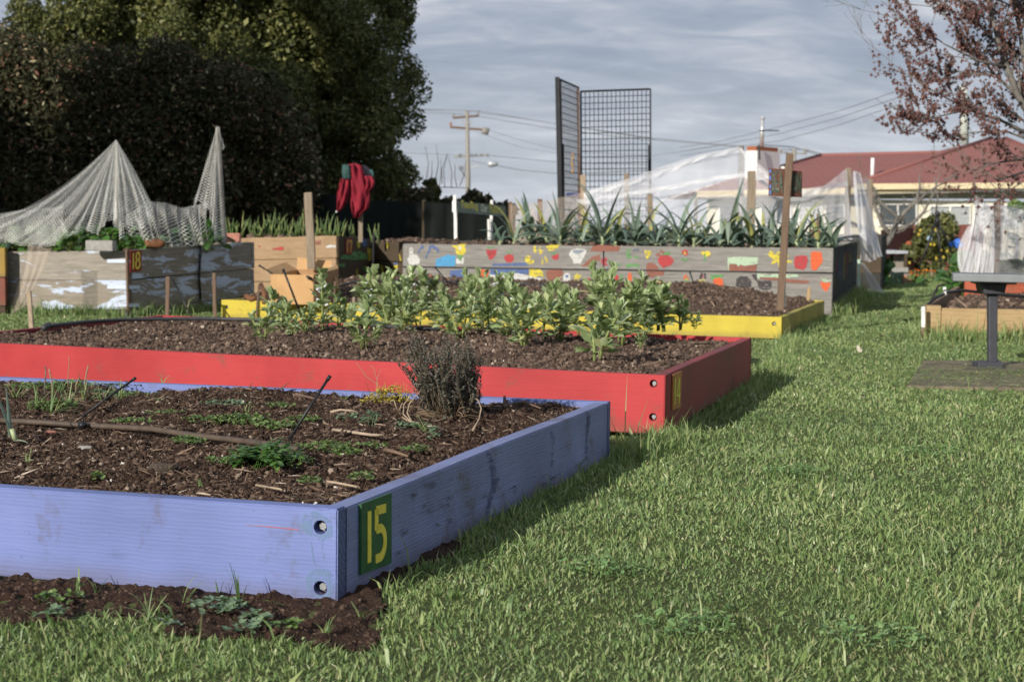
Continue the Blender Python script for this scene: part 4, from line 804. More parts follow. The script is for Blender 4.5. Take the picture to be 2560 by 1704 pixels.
# signpost in the yellow bed
sp_=Z(1954,775,yz+.03); dS=sp_.y
rt=empty('signpost',sp_,'leaning wooden signpost with curved red-brown board lettered in dark green, standing in the yellow bed','sign')
post(1949,384,776,dS,17,None,'stakewood','post',lean=26,parent=rt)
post(1961,553,768,dS+.05,6,None,'white','backing_strip',lean=0,parent=rt)
mb=MB(); n=10; top=[];bot=[]
for i in range(n+1):
    u=i/n; x=1923+(2005-1923)*u; yt=420+8.5*u; yb=489.5+4*u; dd=dS+.075-.05*sin(pi*u)
    top.append(W(x,yt,dd)); bot.append(W(x+(-1 if i==0 else 0),yb,dd))
for i in range(n): mb.hexa([bot[i],bot[i+1],bot[i+1]+V3((0,.018,0)),bot[i]+V3((0,.018,0)),top[i],top[i+1],top[i+1]+V3((0,.018,0)),top[i]+V3((0,.018,0))])
sb_=mb.build('sign_board',M['redboard'],rt)
def font_mesh(txt,h,mat,name,parent,org,ux,uy,width=None,shear=0,off=0.,boldness=0,extr=.0012,label=None):
    cu_=bpy.data.curves.new('t','FONT'); cu_.body=txt; cu_.size=1; cu_.extrude=.02; cu_.shear=shear; cu_.offset=boldness; cu_.resolution_u=3
    ob=bpy.data.objects.new('t',cu_); C.objects.link(ob); bpy.context.view_layer.update(); dg=bpy.context.evaluated_depsgraph_get(); me=bpy.data.meshes.new_from_object(ob.evaluated_get(dg)); bpy.data.objects.remove(ob)
    v=np.zeros(len(me.vertices)*3); me.vertices.foreach_get('co',v); v=v.reshape(-1,3); x0,x1=v[:,0].min(),v[:,0].max(); y0,y1=v[:,1].min(),v[:,1].max()
    sx=(width or (x1-x0)*h)/(x1-x0); sy=h/(y1-y0); nn=ux.cross(uy).normalized()
    for q in me.vertices:
        p=org+ux*((q.co.x-x0)*sx)+uy*((q.co.y-y0)*sy)+nn*(off+q.co.z/.02*extr); q.co=p
    me.name=name; me.materials.append(mat); o=bpy.data.objects.new(name,me); C.objects.link(o); setpar(o,parent,Matrix.Identity(4)); return o
def sgn(x,y,k=0): # point on sign front
    u=(x-1923)/82.; dd=dS+.075-.05*sin(pi*max(0,min(1,u)))-.004; return W(x,y,dd)
for (txt,x0,x1,y0,y1) in (('BEA',1929,1958,427,482),('SON',1976,2002,433,482)):
    for k,(mt,bo,of) in enumerate(((M['palegreen'],.035,0),(M['darkgreen'],0,.0016))):
        o_=sgn(x0,y1); q=sgn(x1,y1+.5); u_=(q-o_).normalized(); font_mesh(txt,(y1-y0)*mpp(dS),mt,'lettering',sb_,o_,u_,V3((0,0,1)),width=(q-o_).length,boldness=bo,off=of+.001,extr=.0006)
mb=MB(); 
for y0,y1 in ((424,432),(440,450),(462,470),(476,486)): mb.poly([sgn(1923.5,y1)+V3((0,-.003,0)),sgn(1927,y1)+V3((0,-.003,0)),sgn(1927.5,y0)+V3((0,-.003,0)),sgn(1924,y0)+V3((0,-.003,0))])
mb.build('blue_edge_paint',M['blue'],sb_)
mb=MB(); mb.box(W(1957,419,dS+.05),(.026,.02,.018)); mb.build('fixing_block',M['white'],rt)
# cardboard box
cb0=W(676,758,13.5); rt=empty('cardboard_box',cb0,'torn open cardboard box on the left corner of the yellow bed','box')
f0,f1,f2=W(677,758,13.4),W(784,760,13.25),W(845,742,13.9); g0,g1,g2=W(677,686,13.4),W(784,687,13.25),W(845,671,13.9)
f3=f0+(f2-f1); 
def panel(a,b,c,d,th,mat,name='side_panel'):
    nn=(b-a).cross(d-a).normalized()*th; mb=MB(); mb.hexa([a,b,b+nn,a+nn,d,c,c+nn,d+nn]); return mb.build(name,mat,rt)
panel(f0,f1,g1,g0.lerp(g1,.0),-.004,M['cardboard']); panel(f1,f2,g2,g1,-.004,M['cardstain']); upz=V3((0,0,.225))
panel(f0,f3,f3+upz,f0+upz*.97,.004,M['cardboard']); panel(f3,f2,f2+V3((0,0,.22)),f3+upz,.004,M['cardstain']); panel(f0,f1,f2,f3,-.004,M['cardboard'],'bottom')
def flap(a,b,o1,o2): 
    mb=MB(); nn=(b-a).cross(o1).normalized()*.003; c,d=b+o2,a+o1; mb.hexa([a,b,b+nn,a+nn,d,c,c+nn,d+nn]); return mb.build('flap',M['cardboard'],rt)
flap(f3+upz,(f3+upz).lerp(f0+upz,.9),V3((-.10,.03,.06)),V3((-.07,-.03,.04))); flap((f3+upz).lerp(f2+upz,.0),(f3+upz).lerp(f2+upz,.8),V3((.0,.04,.10)),V3((.02,.05,.07)))
flap(g1,g2,V3((.02,.12,-.01)),V3((-.02,.16,.03))); flap(g0.lerp(g1,.05)+V3((0,0,.0)),g0.lerp(g1,.35),V3((-.02,.10,-.05)),V3((-.01,.10,-.04)))
mb=MB(); mb.tube([W(838,695,13.75),W(841,708,13.72),W(843,720,13.7),W(842,733,13.72)],.012,6); mb.build('torn_edge',M['cardboard'],rt,smooth=True)
mb=MB(); mb.tube([W(652,712,13.3),W(662,735,13.1),W(660,755,12.9)],.02,8); mb.tube([W(615,740,13.3),W(628,748,13.2),W(640,744,13.2)],.022,8); single(mb,'terracotta_tube',M['rock'],'short rusty brown tubes lying on the yellow board left of the cardboard box','tube',smooth=True)
# stones and bricks
def lump(p,sx,sy,sz,mat,name,label,cat,rot=0,jag=.18,sub=3):
    bm=bmesh.new(); bmesh.ops.create_icosphere(bm,subdivisions=sub,radius=1); sd=rnd.random()*90
    for v in bm.verts:
        q=v.co; k=1+jag*(2*(vn(q.x*1.3+sd,q.y*1.3+q.z*2,70)-.5))+jag*.4*(vn(q.x*4+sd,q.y*4+q.z*5,71)-.5); m=max(abs(q.x),abs(q.y),abs(q.z)); k*=(1/m)**.3*.85
        v.co=V3((q.x*sx*k,q.y*sy*k,q.z*sz*k)); v.co.rotate(Matrix.Rotation(rot,3,'Z')); v.co+=p+V3((0,0,sz*.8))
    v=[q.co[:] for q in bm.verts]; f=np.array([[q.index for q in p_.verts] for p_ in bm.faces]); bm.free()
    return tag(add(name,v,[f],mat,smooth=True),label,cat)
eb=W(230,622,13.7)
def brick(px0,px1,pyt,pyb,d,dep,mat,name,label,cat,rot=.0):
    w_=(px1-px0)*mpp(d); h_=(pyb-pyt)*mpp(d); c=W((px0+px1)/2,pyb,d); bm=bmesh.new(); bmesh.ops.create_cube(bm,size=1)
    bmesh.ops.subdivide_edges(bm,edges=bm.edges[:],cuts=4,use_grid_fill=True)
    for v in bm.verts:
        e=.004*(vn(v.co.x*9+px0,v.co.y*9+v.co.z*7,72)-.5); v.co=V3((v.co.x*w_,v.co.y*dep,(v.co.z+.5)*h_)); v.co+=v.co.normalized()*e; v.co.rotate(Matrix.Rotation(rot,3,'Z')); v.co+=c
    bmesh.ops.bevel(bm,geom=[e for e in bm.edges if len(e.link_faces)==2 and e.calc_face_angle(0)>.9],offset=.004,segments=2,affect='EDGES')
    v=[q.co[:] for q in bm.verts]; by={}
    for p_ in bm.faces: by.setdefault(len(p_.verts),[]).append([q.index for q in p_.verts])
    bm.free(); return tag(add(name,v,[np.array(by[k]) for k in sorted(by)],mat),label,cat)
brick(218,288,601,627,13.85,.10,M['concrete'],'concrete_block','grey broken concrete block on the front edge of bed 18','block',rot=-.12)
lump(W(387,618,14.2),.095,.06,.045,M['rock'],'brown_rock','long rusty brown rock on the edge of bed 18','rock',rot=.2)
brick(562,601,583,605,15.35,.09,M['pinkbrick'],'pink_brick','pale pink brick on the right end of bed 18','brick')
brick(2025,2062,575,601,17.5,.1,M['brick'],'red_brick','orange-red brick behind the leeks near the right end of the grey bed','brick')
# bits lying in the blue bed
zb_=pz-.02
for i,(x,y,s,lab) in enumerate(((408,1180,.028,'dark flat bark-like lump near the front board of the blue bed'),(128,1080,.012,'small reddish stone just below the brown hose'),(215,1120,.013,'small pale chip left of centre in the blue bed soil'))):
    lump(Z(x,y+4,zb_),s*1.6,s,s*.55,M['concrete'] if i==2 else M['pinkbrick'] if i==1 else M['bark'],'stone',lab,'stone',rot=.5,jag=.3)
def curved(pts,z,r,name,mat,label,cat='stick',taper=.5,lift=()):
    mb=MB(); P=[Z(x,y,z+(lift[i] if i<len(lift) else .008)) for i,(x,y) in enumerate(pts)]; n=len(P)
    mb.tube(P,[r*(1-(1-taper)*i/(n-1)) for i in range(n)],7); return single(mb,name,mat,label,cat,smooth=True)
curved([(826,1030),(850,1024),(880,1026),(905,1034)],zb_,.0045,'stick',M['palestick'],'bent brown stick left of the thyme bush','stick',.6,(.012,.02,.02,.008))
curved([(832,1074),(880,1080),(930,1087),(960,1087)],zb_,.005,'stick',M['palestick'],'straight pale stick below the thyme bush','stick',.8)
curved([(963,1124),(990,1130),(1020,1140)],zb_,.007,'stick',M['straw'],'split pale wood piece in the right of the blue bed','wood piece',.4)
curved([(640,1212),(700,1222),(705,1224)],zb_,.003,'stick',M['palestick'],'thin pale straw by the front board left of number 15','stick',.8)
curved([(1270,1012),(1310,1004),(1352,1020)],zb_+.012,.0045,'stick',M['twig'],'dark twig resting against the far board right of the thyme bush','stick',.5,(.01,.025,.016))
curved([(790,1200),(840,1206),(893,1216)],zb_,.004,'stick',M['palestick'],'pale stick near the inner right corner of the blue bed','stick',.6)
curved([(738,985),(770,992),(800,1000),(812,996)],zb_+.02,.006,'stick',M['twig'],'dark twig behind the middle dripper stake','stick',.5,(.03,.02,.02,.015))
mb=MB(); q=Z(1262,1022,zb_); mb.tube([q,q+V3((.001,0,.012)),q+V3((-.002,0,.045))],[.013,.009,.004],7); mb.tube([q+V3((0,0,.02)),q+V3((.012,0,.032))],[.005,.002],5); single(mb,'plant_stump',M['twig'],'small cut plant stump right of the thyme bush','stump',smooth=True)
# ------------------------------------------------------------------ plants: helpers
def leafshape(mb,base,d,n,L,wd,curl=.2,rows=((0,.12),(.3,.95),(.65,.9),(1,.05)),fold=.15,m=0):
    """leaflet: base point, direction d, normal n"""
    d=d.normalized(); s=d.cross(n).normalized(); n=s.cross(d).normalized(); vs=[];fs=[]
    for i,(t,w_) in enumerate(rows):
        c=base+d*(L*t)-n*(curl*L*t*t); h=wd*w_/2; vs+= [c-s*h+n*(fold*h),c,c+s*h+n*(fold*h)]
    for i in range(len(rows)-1):
        a=i*3; fs+=[(a,a+1,a+4,a+3),(a+1,a+2,a+5,a+4)]
    mb.raw(vs,fs,m)
def rdir(az,el): return V3((cos(az)*cos(el),sin(az)*cos(el),sin(el)))
def make_bean(seed,stems,height,flowers):
    r=random.Random(seed); st=MB();fo=MB();fl=MB()
    for s in range(stems):
        az=r.uniform(0,6.28); off=rdir(az,0)*(.018 if stems>1 else 0); lean=rdir(az,0)*r.uniform(.02,.07)*(1 if stems>1 else .4); h=height*r.uniform(.72,1.) if s else height
        top=off*1.6+lean+V3((0,0,h)); pts=[off*(.6+t_)+lean*t_*t_+V3((0,0,h*t_)) for t_ in (0,.33,.66,1)]
        st.tube([p-V3((0,0,.01)) if i==0 else p for i,p in enumerate(pts)],[.0062,.0056,.0048,.003],6)
        nn=int(8+h*20); ph=r.uniform(0,6.28)
        for k in range(nn):
            t_=.12+.88*(k/(nn-1)); c=off*(.6+t_)+lean*t_*t_+V3((0,0,h*t_)); ph+=2.4+r.uniform(-.4,.4)
            topn=k/(nn-1)>.72; sz=(.052 if t_<.3 else .061 if not topn else .047)*r.uniform(.85,1.15); el=(.35 if t_<.3 else .6 if not topn else 1.1)+r.uniform(-.2,.2)
            pet=rdir(ph,el); pe=c+pet*(.045*(1-.4*topn)); st.tube([c,pe],[.0022,.0014],4,cap=False)
            nl=4 if not topn else 5
            for j in range(nl):
                a=ph+(-1 if j%2 else 1)*r.uniform(.45,.95) if j<nl-1 else ph; b_=c.lerp(pe,.35+.65*(j//2+1)/((nl+1)//2))
                e2=el+r.uniform(-.45,.25) if not topn else el+r.uniform(-.15,.25); d=rdir(a,e2); nrm=(V3((0,0,1))*.9+rdir(ph,0)*-.4+V3((r.uniform(-.4,.4),r.uniform(-.4,.4),0)))
                leafshape(fo,b_,d,nrm,sz,sz*r.uniform(.5,.62),r.uniform(-.05,.3),fold=r.uniform(.1,.45))
            if flowers and .35<t_<.8 and r.random()<.6:
                for j in range(r.randint(2,4)):
                    b_=c+rdir(ph+1.6+j*.4,.3)*.014+V3((0,0,.004*j)); d=rdir(ph+1.6+j*.5,.5); leafshape(fl,b_,d,rdir(ph+3,.2),.021,.012,.3,m=0); leafshape(fl,b_+d*.003,d,rdir(ph+1.6,.8),.013,.010,.5,m=0); leafshape(fl,b_+d*.008+V3((0,-.001,-.003)),d,rdir(ph,.1),.008,.008,.2,m=1)
        for j in range(7): # terminal tuft
            a=j*.9+ph; leafshape(fo,top-V3((0,0,.012)),rdir(a,1.2+r.uniform(-.25,.2)),rdir(a+pi,.3),.04*r.uniform(.7,1.1),.017,.05,fold=.5)
    return st,fo,fl
protos=[]
for i,(s,h,f) in enumerate([(2,.30,True),(3,.27,True),(4,.30,False),(3,.22,False),(3,.25,True),(2,.17,False),(4,.30,True)]):
    st,fo,fl=make_bean(100+i,s,h,f); protos.append((st,fo,fl,h))
BEANS=[(658,850,782),(706,828,747),(733,840,791),(807,829,693),(863,802,767),(880,840,816),(912,870,770),(941,852,820),(908,790,687),(955,792,693),(973,829,748),(988,826,708),(1024,802,685),(1077,795,688),(1047,815,749),(1122,838,746),(1134,800,730),(1175,802,691),(1199,823,720),(1229,842,750),(1232,792,694),(1311,866,748),(1315,822,705),(1354,827,726),(1399,854,738),(1450,836,735),(1497,830,682),(1490,902,786),(1553,857,703),(1536,833,786),(1574,827,732),(1613,843,788),(1663,824,720),(1642,822,726),(1600,870,836),(1699,821,756),(1738,821,789),(1265,850,760),(1418,815,745),(1090,826,760),(845,822,752),(1515,845,760),(1150,846,770),(760,834,775),(1005,838,768),(1620,815,742)]
BEANS.sort(); used={}
for i,(px,py,pt) in enumerate(BEANS):
    base=Z(px,py,rz-.0); d=base.y; hgt=(py-pt)*mpp(d)*1.02; k=min(range(len(protos)),key=lambda j:abs(protos[j][3]-hgt)+((i*7+j*5)%4)*.028)
    st,fo,fl,h0=protos[k]; size='tall' if hgt>.26 else 'medium' if hgt>.17 else 'small'; row='front' if py>845 else 'middle' if py>818 else 'back'
    lab=f"{size} broad bean {'with white flowers ' if fl.v else ''}in the {row} row, {ordl(i) if i<40 else 'seventh from the right'}"
    if len(BEANS)-i<=6: lab=f"{size} broad bean {'with white flowers ' if fl.v else ''}in the {row} row, {['rightmost','second from the right','third from the right','fourth from the right','fifth from the right','sixth from the right'][len(BEANS)-1-i]}"
    rt=empty('broad_bean_plant',(0,0,0),lab,'bean plant','broad bean plants in the red bed')
    if k not in used:
        used[k]=[x for x in (st.build('stem',M['beanstem'],None,True,Matrix.Identity(4)),fo.build('foliage',M['bean'],None,True,Matrix.Identity(4)),fl.build('flower',[M['flowerw'],M['flowerb']],None,False,Matrix.Identity(4)) if fl.v else None) if x]
        ch=used[k]
    else:
        ch=[c.copy() for c in used[k]]
        for c in ch: C.objects.link(c)
    for c in ch: c.parent=rt
    sc=hgt/h0; rt.location=base-V3((0,0,.0)); rt.rotation_euler=(rnd.uniform(-.08,.08),rnd.uniform(-.08,.08),rnd.uniform(0,6.28)); rt.scale=(sc*1.0,sc*1.0,sc)
# ------------------------------------------------------------------ leeks
def strap(mb,base,az,el,L,w0,droop,rs,m=0,n=9,kink=0,zmin=None):
    d=rdir(az,el); p=V3(base); vs=[];fs=[]; side=V3((-sin(az),cos(az),0))
    for i in range(n+1):
        t_=i/n; w_=w0*(1-t_)**.75*(.75+.6*t_*(1-t_))*.5+.0006; nn=d.cross(side).normalized(); vs+=[p+side*w_-nn*w_*.45,p,p-side*w_-nn*w_*.45]
        if i<n:
            e_=math.asin(max(-1,min(1,d.z))); e_-=droop*(L/n)*(1+2*t_)+(kink if i==int(n*.55) else 0); e_=max(e_,-1.35); az2=az+rs*t_; d=rdir(az2,e_); p=p+d*(L/n)
            if zmin is not None and p.z<zmin: p.z=zmin+.004*i
    for i in range(n): a=i*3; fs+=[(a,a+1,a+4,a+3),(a+1,a+2,a+5,a+4)]
    mb.raw(vs,fs,m)
def leek(base,h,n,seed,label,spread=1.,group='leeks in the grey painted bed',w0=.092):
    r=random.Random(seed); rt=empty('leek_plant',base,label,'leek',group); st=MB(); st.tube([base-V3((0,0,.02)),base+V3((0,0,h*.10)),base+V3((0,0,h*.22))],[.019,.018,.016],8); st.build('shaft',M['leekstem'],rt,True)
    fo=MB(); a0=r.uniform(0,6.28)
    for i in range(n):
        az=a0+(i%2)*pi+r.uniform(-.75,.75); t_=i/(n-1); el=.55+.85*t_+r.uniform(-.12,.12); 
        strap(fo,base+V3((0,0,h*(.06+.16*t_))),az,min(el,1.5),h*r.uniform(.85,1.15)*(1 if t_>.3 else .85),w0*r.uniform(.75,1.1),r.uniform(1.0,3.6)*spread*(1.25-t_)/max(h,.3)*.6,r.uniform(-.4,.4),kink=r.choice([0,0,0,.9]) if t_<.7 else 0,zmin=base.z+.03)
    fo.build('foliage',M['leek'],rt,True)
zG=GA.z-.04
LE=[(1250,612,.26,5),(1325,609,.50,9),(1402,611,.50,10),(1506,612,.62,13),(1452,606,.42,8),(1590,610,.46,10),(1560,607,.38,8),(1698,612,.60,12),(1655,606,.36,7),(1826,613,.56,11),(1780,607,.3,6),(1880,612,.50,9),(1912,608,.42,8),(1952,611,.42,7),(1992,613,.50,9),(2046,613,.40,8),(2080,612,.34,7),(1285,610,.40,8),(1365,607,.42,8),(1475,608,.44,8),(1540,611,.42,8),(1620,609,.44,8),(1640,611,.36,7),(1735,610,.46,8),(1760,606,.4,7),(1852,607,.44,8),(1805,611,.36,7),(1933,612,.40,7),(1972,608,.42,7),(2018,609,.42,8),(2062,608,.36,7)]
LE.sort()
DS=['small','large','tall','biggest','low','dense','low','tall spreading','short','broad','short','upright','slim','slim','arching','short','small']*2
for i,(x,y,h,n) in enumerate(LE):
    n=int(n*1.35)
    fr=17.1-(x-1007.)/1076*1.4; d=fr+(.42 if y>609 else .85)+rnd.uniform(-.08,.08); b=W(x,y,d); b.z=zG+.01; leek(b,h,n,200+i,f'{DS[i]} blue-green leek with strap leaves in the grey bed, {ordl(i)}')
# left edge leek in the blue bed
b=Z(38,1098,pz-.02); r=random.Random(5); rt=empty('leek_plant',b,'bent grey-green leek at the left edge of the blue bed','leek'); st=MB(); st.tube([b,b+V3((-.01,0,.03))],[.008,.007],8); st.build('shaft',M['leekstem'],rt,True)
fo=MB(); strap(fo,b+V3((-.004,0,.01)),2.9,1.25,.17,.026,1.,.1); strap(fo,b+V3((-.012,0,.01)),2.4,1.45,.14,.018,.3,.1); strap(fo,b+V3((0,0,.0)),-.5,.2,.05,.022,8,.1); fo.build('foliage',M['leek'],rt,True)
# onions (bed 17) --------------------------------------------------
ON=[(575,590,.18),(600,588,.24),(628,587,.16),(652,585,.22),(678,587,.28),(706,586,.24),(735,587,.20),(757,588,.3),(790,590,.2),(806,585,.26),(828,587,.22),(846,588,.2),(868,590,.18),(884,592,.15),(938,596,.22),(585,592,.14),(640,590,.14),(690,591,.13),(722,592,.13),(815,592,.13)]
ON.sort()
for i,(x,y,h) in enumerate(ON):
    b=W(x,y+2,19.2 if x<860 else 19.4); b.z=SA.z-.03 if x<900 else HA.z-.02; r=random.Random(300+i); mb=MB()
    for k in range(8 if h>.15 else 5):
        az=r.uniform(0,6.28); el=r.uniform(1.05,1.5); p=b+V3((r.uniform(-.05,.05),r.uniform(-.05,.05),0)); L=h*1.25*r.uniform(.65,1.1); pts=[p+rdir(az,el)*(L*t_)+V3((0,0,-.25*L*t_**3*(1.7-el))) for t_ in (0,.35,.7,1)]
        mb.tube(pts,[.006,.007,.005,.0012],5)
    single(mb,'onion_plant',M['onion'],f'{"tall" if h>.22 else "short" if h<.16 else "medium"} spring onion clump above the boards of bed 17, {ordl(i)}','onion plant','onions in bed 17',smooth=True)
# leafy greens on bed 18 -------------------------------------------
def greens(base,rad,h,n,seed,label,mat='chard',name='spinach_plant',cat='spinach',sz=.07):
    r=random.Random(seed); rt=empty(name,base,label,cat); fo=MB(); st=MB()
    for i in range(n):
        az=r.uniform(0,6.28); el=r.uniform(.35,1.45); L=h*r.uniform(.45,1.05); q=base+rdir(az,0)*r.uniform(0,rad*.35); tip=q+rdir(az,el)*L; st.tube([q-V3((0,0,.01)),tip],[.004,.003],4,cap=False)
        d=rdir(az+r.uniform(-.5,.5),el-r.uniform(.3,1.1)); s_=sz*r.uniform(.7,1.25); leafshape(fo,tip-d*s_*.3,d,V3((r.uniform(-.5,.5),r.uniform(-.9,.2),1)),s_*1.25,s_,r.uniform(-.1,.5),rows=((0,.2),(.2,.85),(.5,1.1),(.8,.8),(1,.15)),fold=r.uniform(-.3,.6))
    st.build('stem',M['beanstem'],rt,True); fo.build('foliage',M[mat],rt,True)
zE=EA.z-.03
for i,(x,y,d,rad,h,n,lab) in enumerate([(60,590,14.5,.2,.18,60,'dark leafy green under the netting at the far left of bed 18'),(190,622,14.2,.16,.17,55,'leafy green peeping out left of the concrete block'),(255,618,14.4,.16,.22,70,'bushy dark green spinach behind the concrete block'),(310,620,14.4,.16,.2,70,'bushy spinach right behind the number 18 corner'),(345,622,14.3,.12,.14,40,'low spinach left of the brown rock'),(505,605,14.9,.13,.25,60,'tall spinach with crinkled leaves through the gap in the netting'),(130,605,14.5,.2,.17,45,'leafy green under the wide left skirt of netting'),(430,612,14.9,.15,.15,40,'green plant under the bunched netting left of the tall net post')]):
    b=W(x,y,d); b.z=zE; greens(b,rad,h,n,400+i,lab)
# ------------------------------------------------------------------ weeds, thyme, oregano
def weed(px,py,z,rad,h,n,seed,label,mat='weed',lobed=False,name='weed_plant',cat='weed',sz=.012):
    r=random.Random(seed); b=Z(px,py,z); fo=MB(); 
    for i in range(n):
        az=r.uniform(0,6.28); q=b+rdir(az,0)*rad*sqrt(r.random()); tip=q+V3((r.uniform(-.3,.3)*h,r.uniform(-.3,.3)*h,h*r.uniform(.2,1)*(1-.5*((q-b).length/max(rad,.001)))))
        if h>.02 and i%3==0: fo.tube([q-V3((0,0,.005)),tip],[.0012,.0008],3,cap=False)
        for k in range(3 if not lobed else 1):
            d=rdir(r.uniform(0,6.28),r.uniform(-.1,.7)); s_=sz*r.uniform(.6,1.3)
            if lobed:
                for j,(t_,w_) in enumerate(((.25,.5),(.5,.7),(.75,.55))):
                    for sg in (-1,1): leafshape(fo,tip+d*s_*t_,(d+d.cross(V3((0,0,1)))*sg*1.1),V3((0,0,1)),s_*w_*.6,s_*.22,.3)
                leafshape(fo,tip,d,V3((0,-.3,1)),s_,s_*.35,.35)
            else: leafshape(fo,tip,d,V3((r.uniform(-.4,.4),r.uniform(-.4,.4),1)),s_,s_*.62,.1)
    return single(fo,name,M[mat],label,cat)
zW=pz-.016
WE=[(250,980,.10,.02,150,'low ferny weed patch behind the left dripper stake'),(345,985,.07,.02,80,'small green weed patch right of the left dripper stake'),(330,1050,.06,.02,70,'light green weed right above the brown hose'),(395,1000,.05,.015,50,'tiny weed seedlings in the upper left of the blue bed'),(470,1098,.05,.02,70,'light green ferny weed below the brown hose'),(560,1005,.08,.02,110,'pale green weed patch left of the middle dripper stake, far one'),(600,1045,.10,.025,190,'dense pale green weed carpet left of the middle dripper stake'),(690,1060,.07,.02,110,'pale green weed patch touching the middle dripper stake'),(755,1045,.06,.02,70,'small green weeds just right of the middle dripper stake'),(870,1128,.04,.02,45,'small weed tuft in the centre right of the blue bed'),(1010,1060,.05,.02,50,'small weed below the thyme bush'),(910,1190,.03,.02,28,'small green rosette near the inner right corner'),(780,1200,.025,.02,25,'small bluish rosette near the front inner corner'),(240,1185,.03,.012,20,'tiny yellowish seedlings near the front board at the left'),(130,1010,.09,.03,120,'green weeds at the feet of the grassy onions'),(1160,1010,.03,.02,20,'single light green seedling right of the thyme bush'),(815,1115,.08,.025,130,'yellow-green creeping weed below the middle dripper stake'),(725,1150,.06,.03,80,'yellow-green weed right of the leafy lobed weed'),(420,1030,.07,.02,70,'small weed patch above the middle of the brown hose'),(500,1045,.06,.02,60,'small weed patch behind the brown hose, right part'),(880,1040,.05,.02,60,'green weed patch between the middle stake and the oregano'),(930,1110,.04,.018,40,'tiny weed patch right of the straight pale stick'),(700,1010,.06,.02,60,'weed patch behind the middle dripper stake'),(90,965,.10,.03,130,'weedy green patch in the far left corner of the blue bed'),(180,960,.10,.03,120,'weedy green patch beside the dead stubs'),(300,960,.07,.02,60,'fine weeds along the far board at the left'),(1040,1120,.04,.02,45,'small weed near the right board below the thyme bush'),(560,1150,.05,.02,40,'small weed left of the leafy lobed weed')]
for i,(x,y,rd,h,n,lab) in enumerate(WE): weed(x,y+8,zW,rd,h,n,500+i,lab,'weed' if i%5 else 'weedb')
weed(665,1160,zW,.075,.055,70,600,'large dark green weed with lobed leaves in the middle of the blue bed','chard',True,'leafy_weed','weed',.05)
weed(930,1062,zW,.028,.05,16,601,'small bluish weed with serrated leaves below the yellow oregano','weedb',True,'leafy_weed','weed',.03)
weed(1085,1090,zW,.03,.035,14,602,'spreading grassy weed right below the thyme bush','weedb',True,'leafy_weed','weed',.025)
def tuft(b,h,n,seed,label,mat='grass',wd=.004,name='grass_tuft',cat='grass tuft',sp_=.6):
    r=random.Random(seed); mb=MB()
    for i in range(n): strap(mb,b+V3((r.uniform(-.006,.006),r.uniform(-.006,.006),-.003)),r.uniform(0,6.28),1.45-abs(r.gauss(0,sp_)),h*r.uniform(.55,1.1),wd*r.uniform(.7,1.2),r.uniform(1,7)*.25/h*.25,r.uniform(-.5,.5),n=6)
    return single(mb,name,M[mat],label,cat,smooth=True)
TU=[(1065,1080,.07,9,'grass tuft with broad light blades in the right of the blue bed'),(612,1035,.05,5,'thin grass tuft left of the middle dripper stake'),(858,996,.06,6,'fine grass tuft at the far board left of the yellow oregano'),(372,1000,.05,5,'thin grass blades at the far board, middle left'),(405,965,.07,5,'upright grass stem at the far board'),(500,985,.05,4,'short thin grass near the far board'),(70,1150,.045,3,'single grass blade near the front board at the left'),(505,1212,.03,3,'tiny grass shoot by the front board')]
for i,(x,y,h,n,lab) in enumerate(TU): tuft(Z(x,y,zW),h,n,700+i,lab)
for i,(x,y,h) in enumerate(((92,1020,.10),(130,1030,.12),(170,1015,.10),(208,1010,.11),(255,1010,.10),(40,1000,.09),(300,1005,.08),(150,985,.07))):
    tuft(Z(x,y,zW),h,9,720+i,f'grassy onion-like clump in the upper left of the blue bed, {ordl(i)}','onion',.006,'grassy_onion','onion plant',.45)
FT=[(190,1475,.06,5,'two bladed grass shoot by the foot of the blue front board, leftmost'),(246,1480,.045,4,'short grass shoot by the foot of the blue front board'),(372,1540,.06,9,'pale grass tuft in the bare soil before the blue board'),(460,1500,.065,5,'slender grass shoot against the blue front board'),(602,1505,.085,6,'tallest grass shoot against the blue front board'),(548,1480,.03,3,'tiny grass shoot against the blue front board'),(905,1540,.05,6,'grass shoot right of the blue corner'),(815,1585,.045,8,'grass tuft at the edge of the bare soil')]
for i,(x,y,h,n,lab) in enumerate(FT): tuft(Z(x,y,.012),h,n,740+i,lab,sp_=.4)
for i,(x,y,rd,n,lab) in enumerate(((145,1500,.045,26,'low round-leaved weed left in the bare soil strip'),(130,1540,.03,16,'bluish round-leaved weed at the left edge of the lawn'),(545,1520,.06,60,'dark green crinkled weed mat before the blue front board'),(708,1565,.028,16,'light green rosette in the bare soil right of centre'),(640,1548,.03,22,'small weed right of the dark crinkled mat'),(425,1565,.02,12,'tiny seedlings in the bare soil'),(610,1578,.03,16,'thin seedlings near the lawn edge'))):
    weed(x,y,.014,rd,.018,n,760+i,lab,'weed' if i in (0,3) else 'weedb',sz=.016)
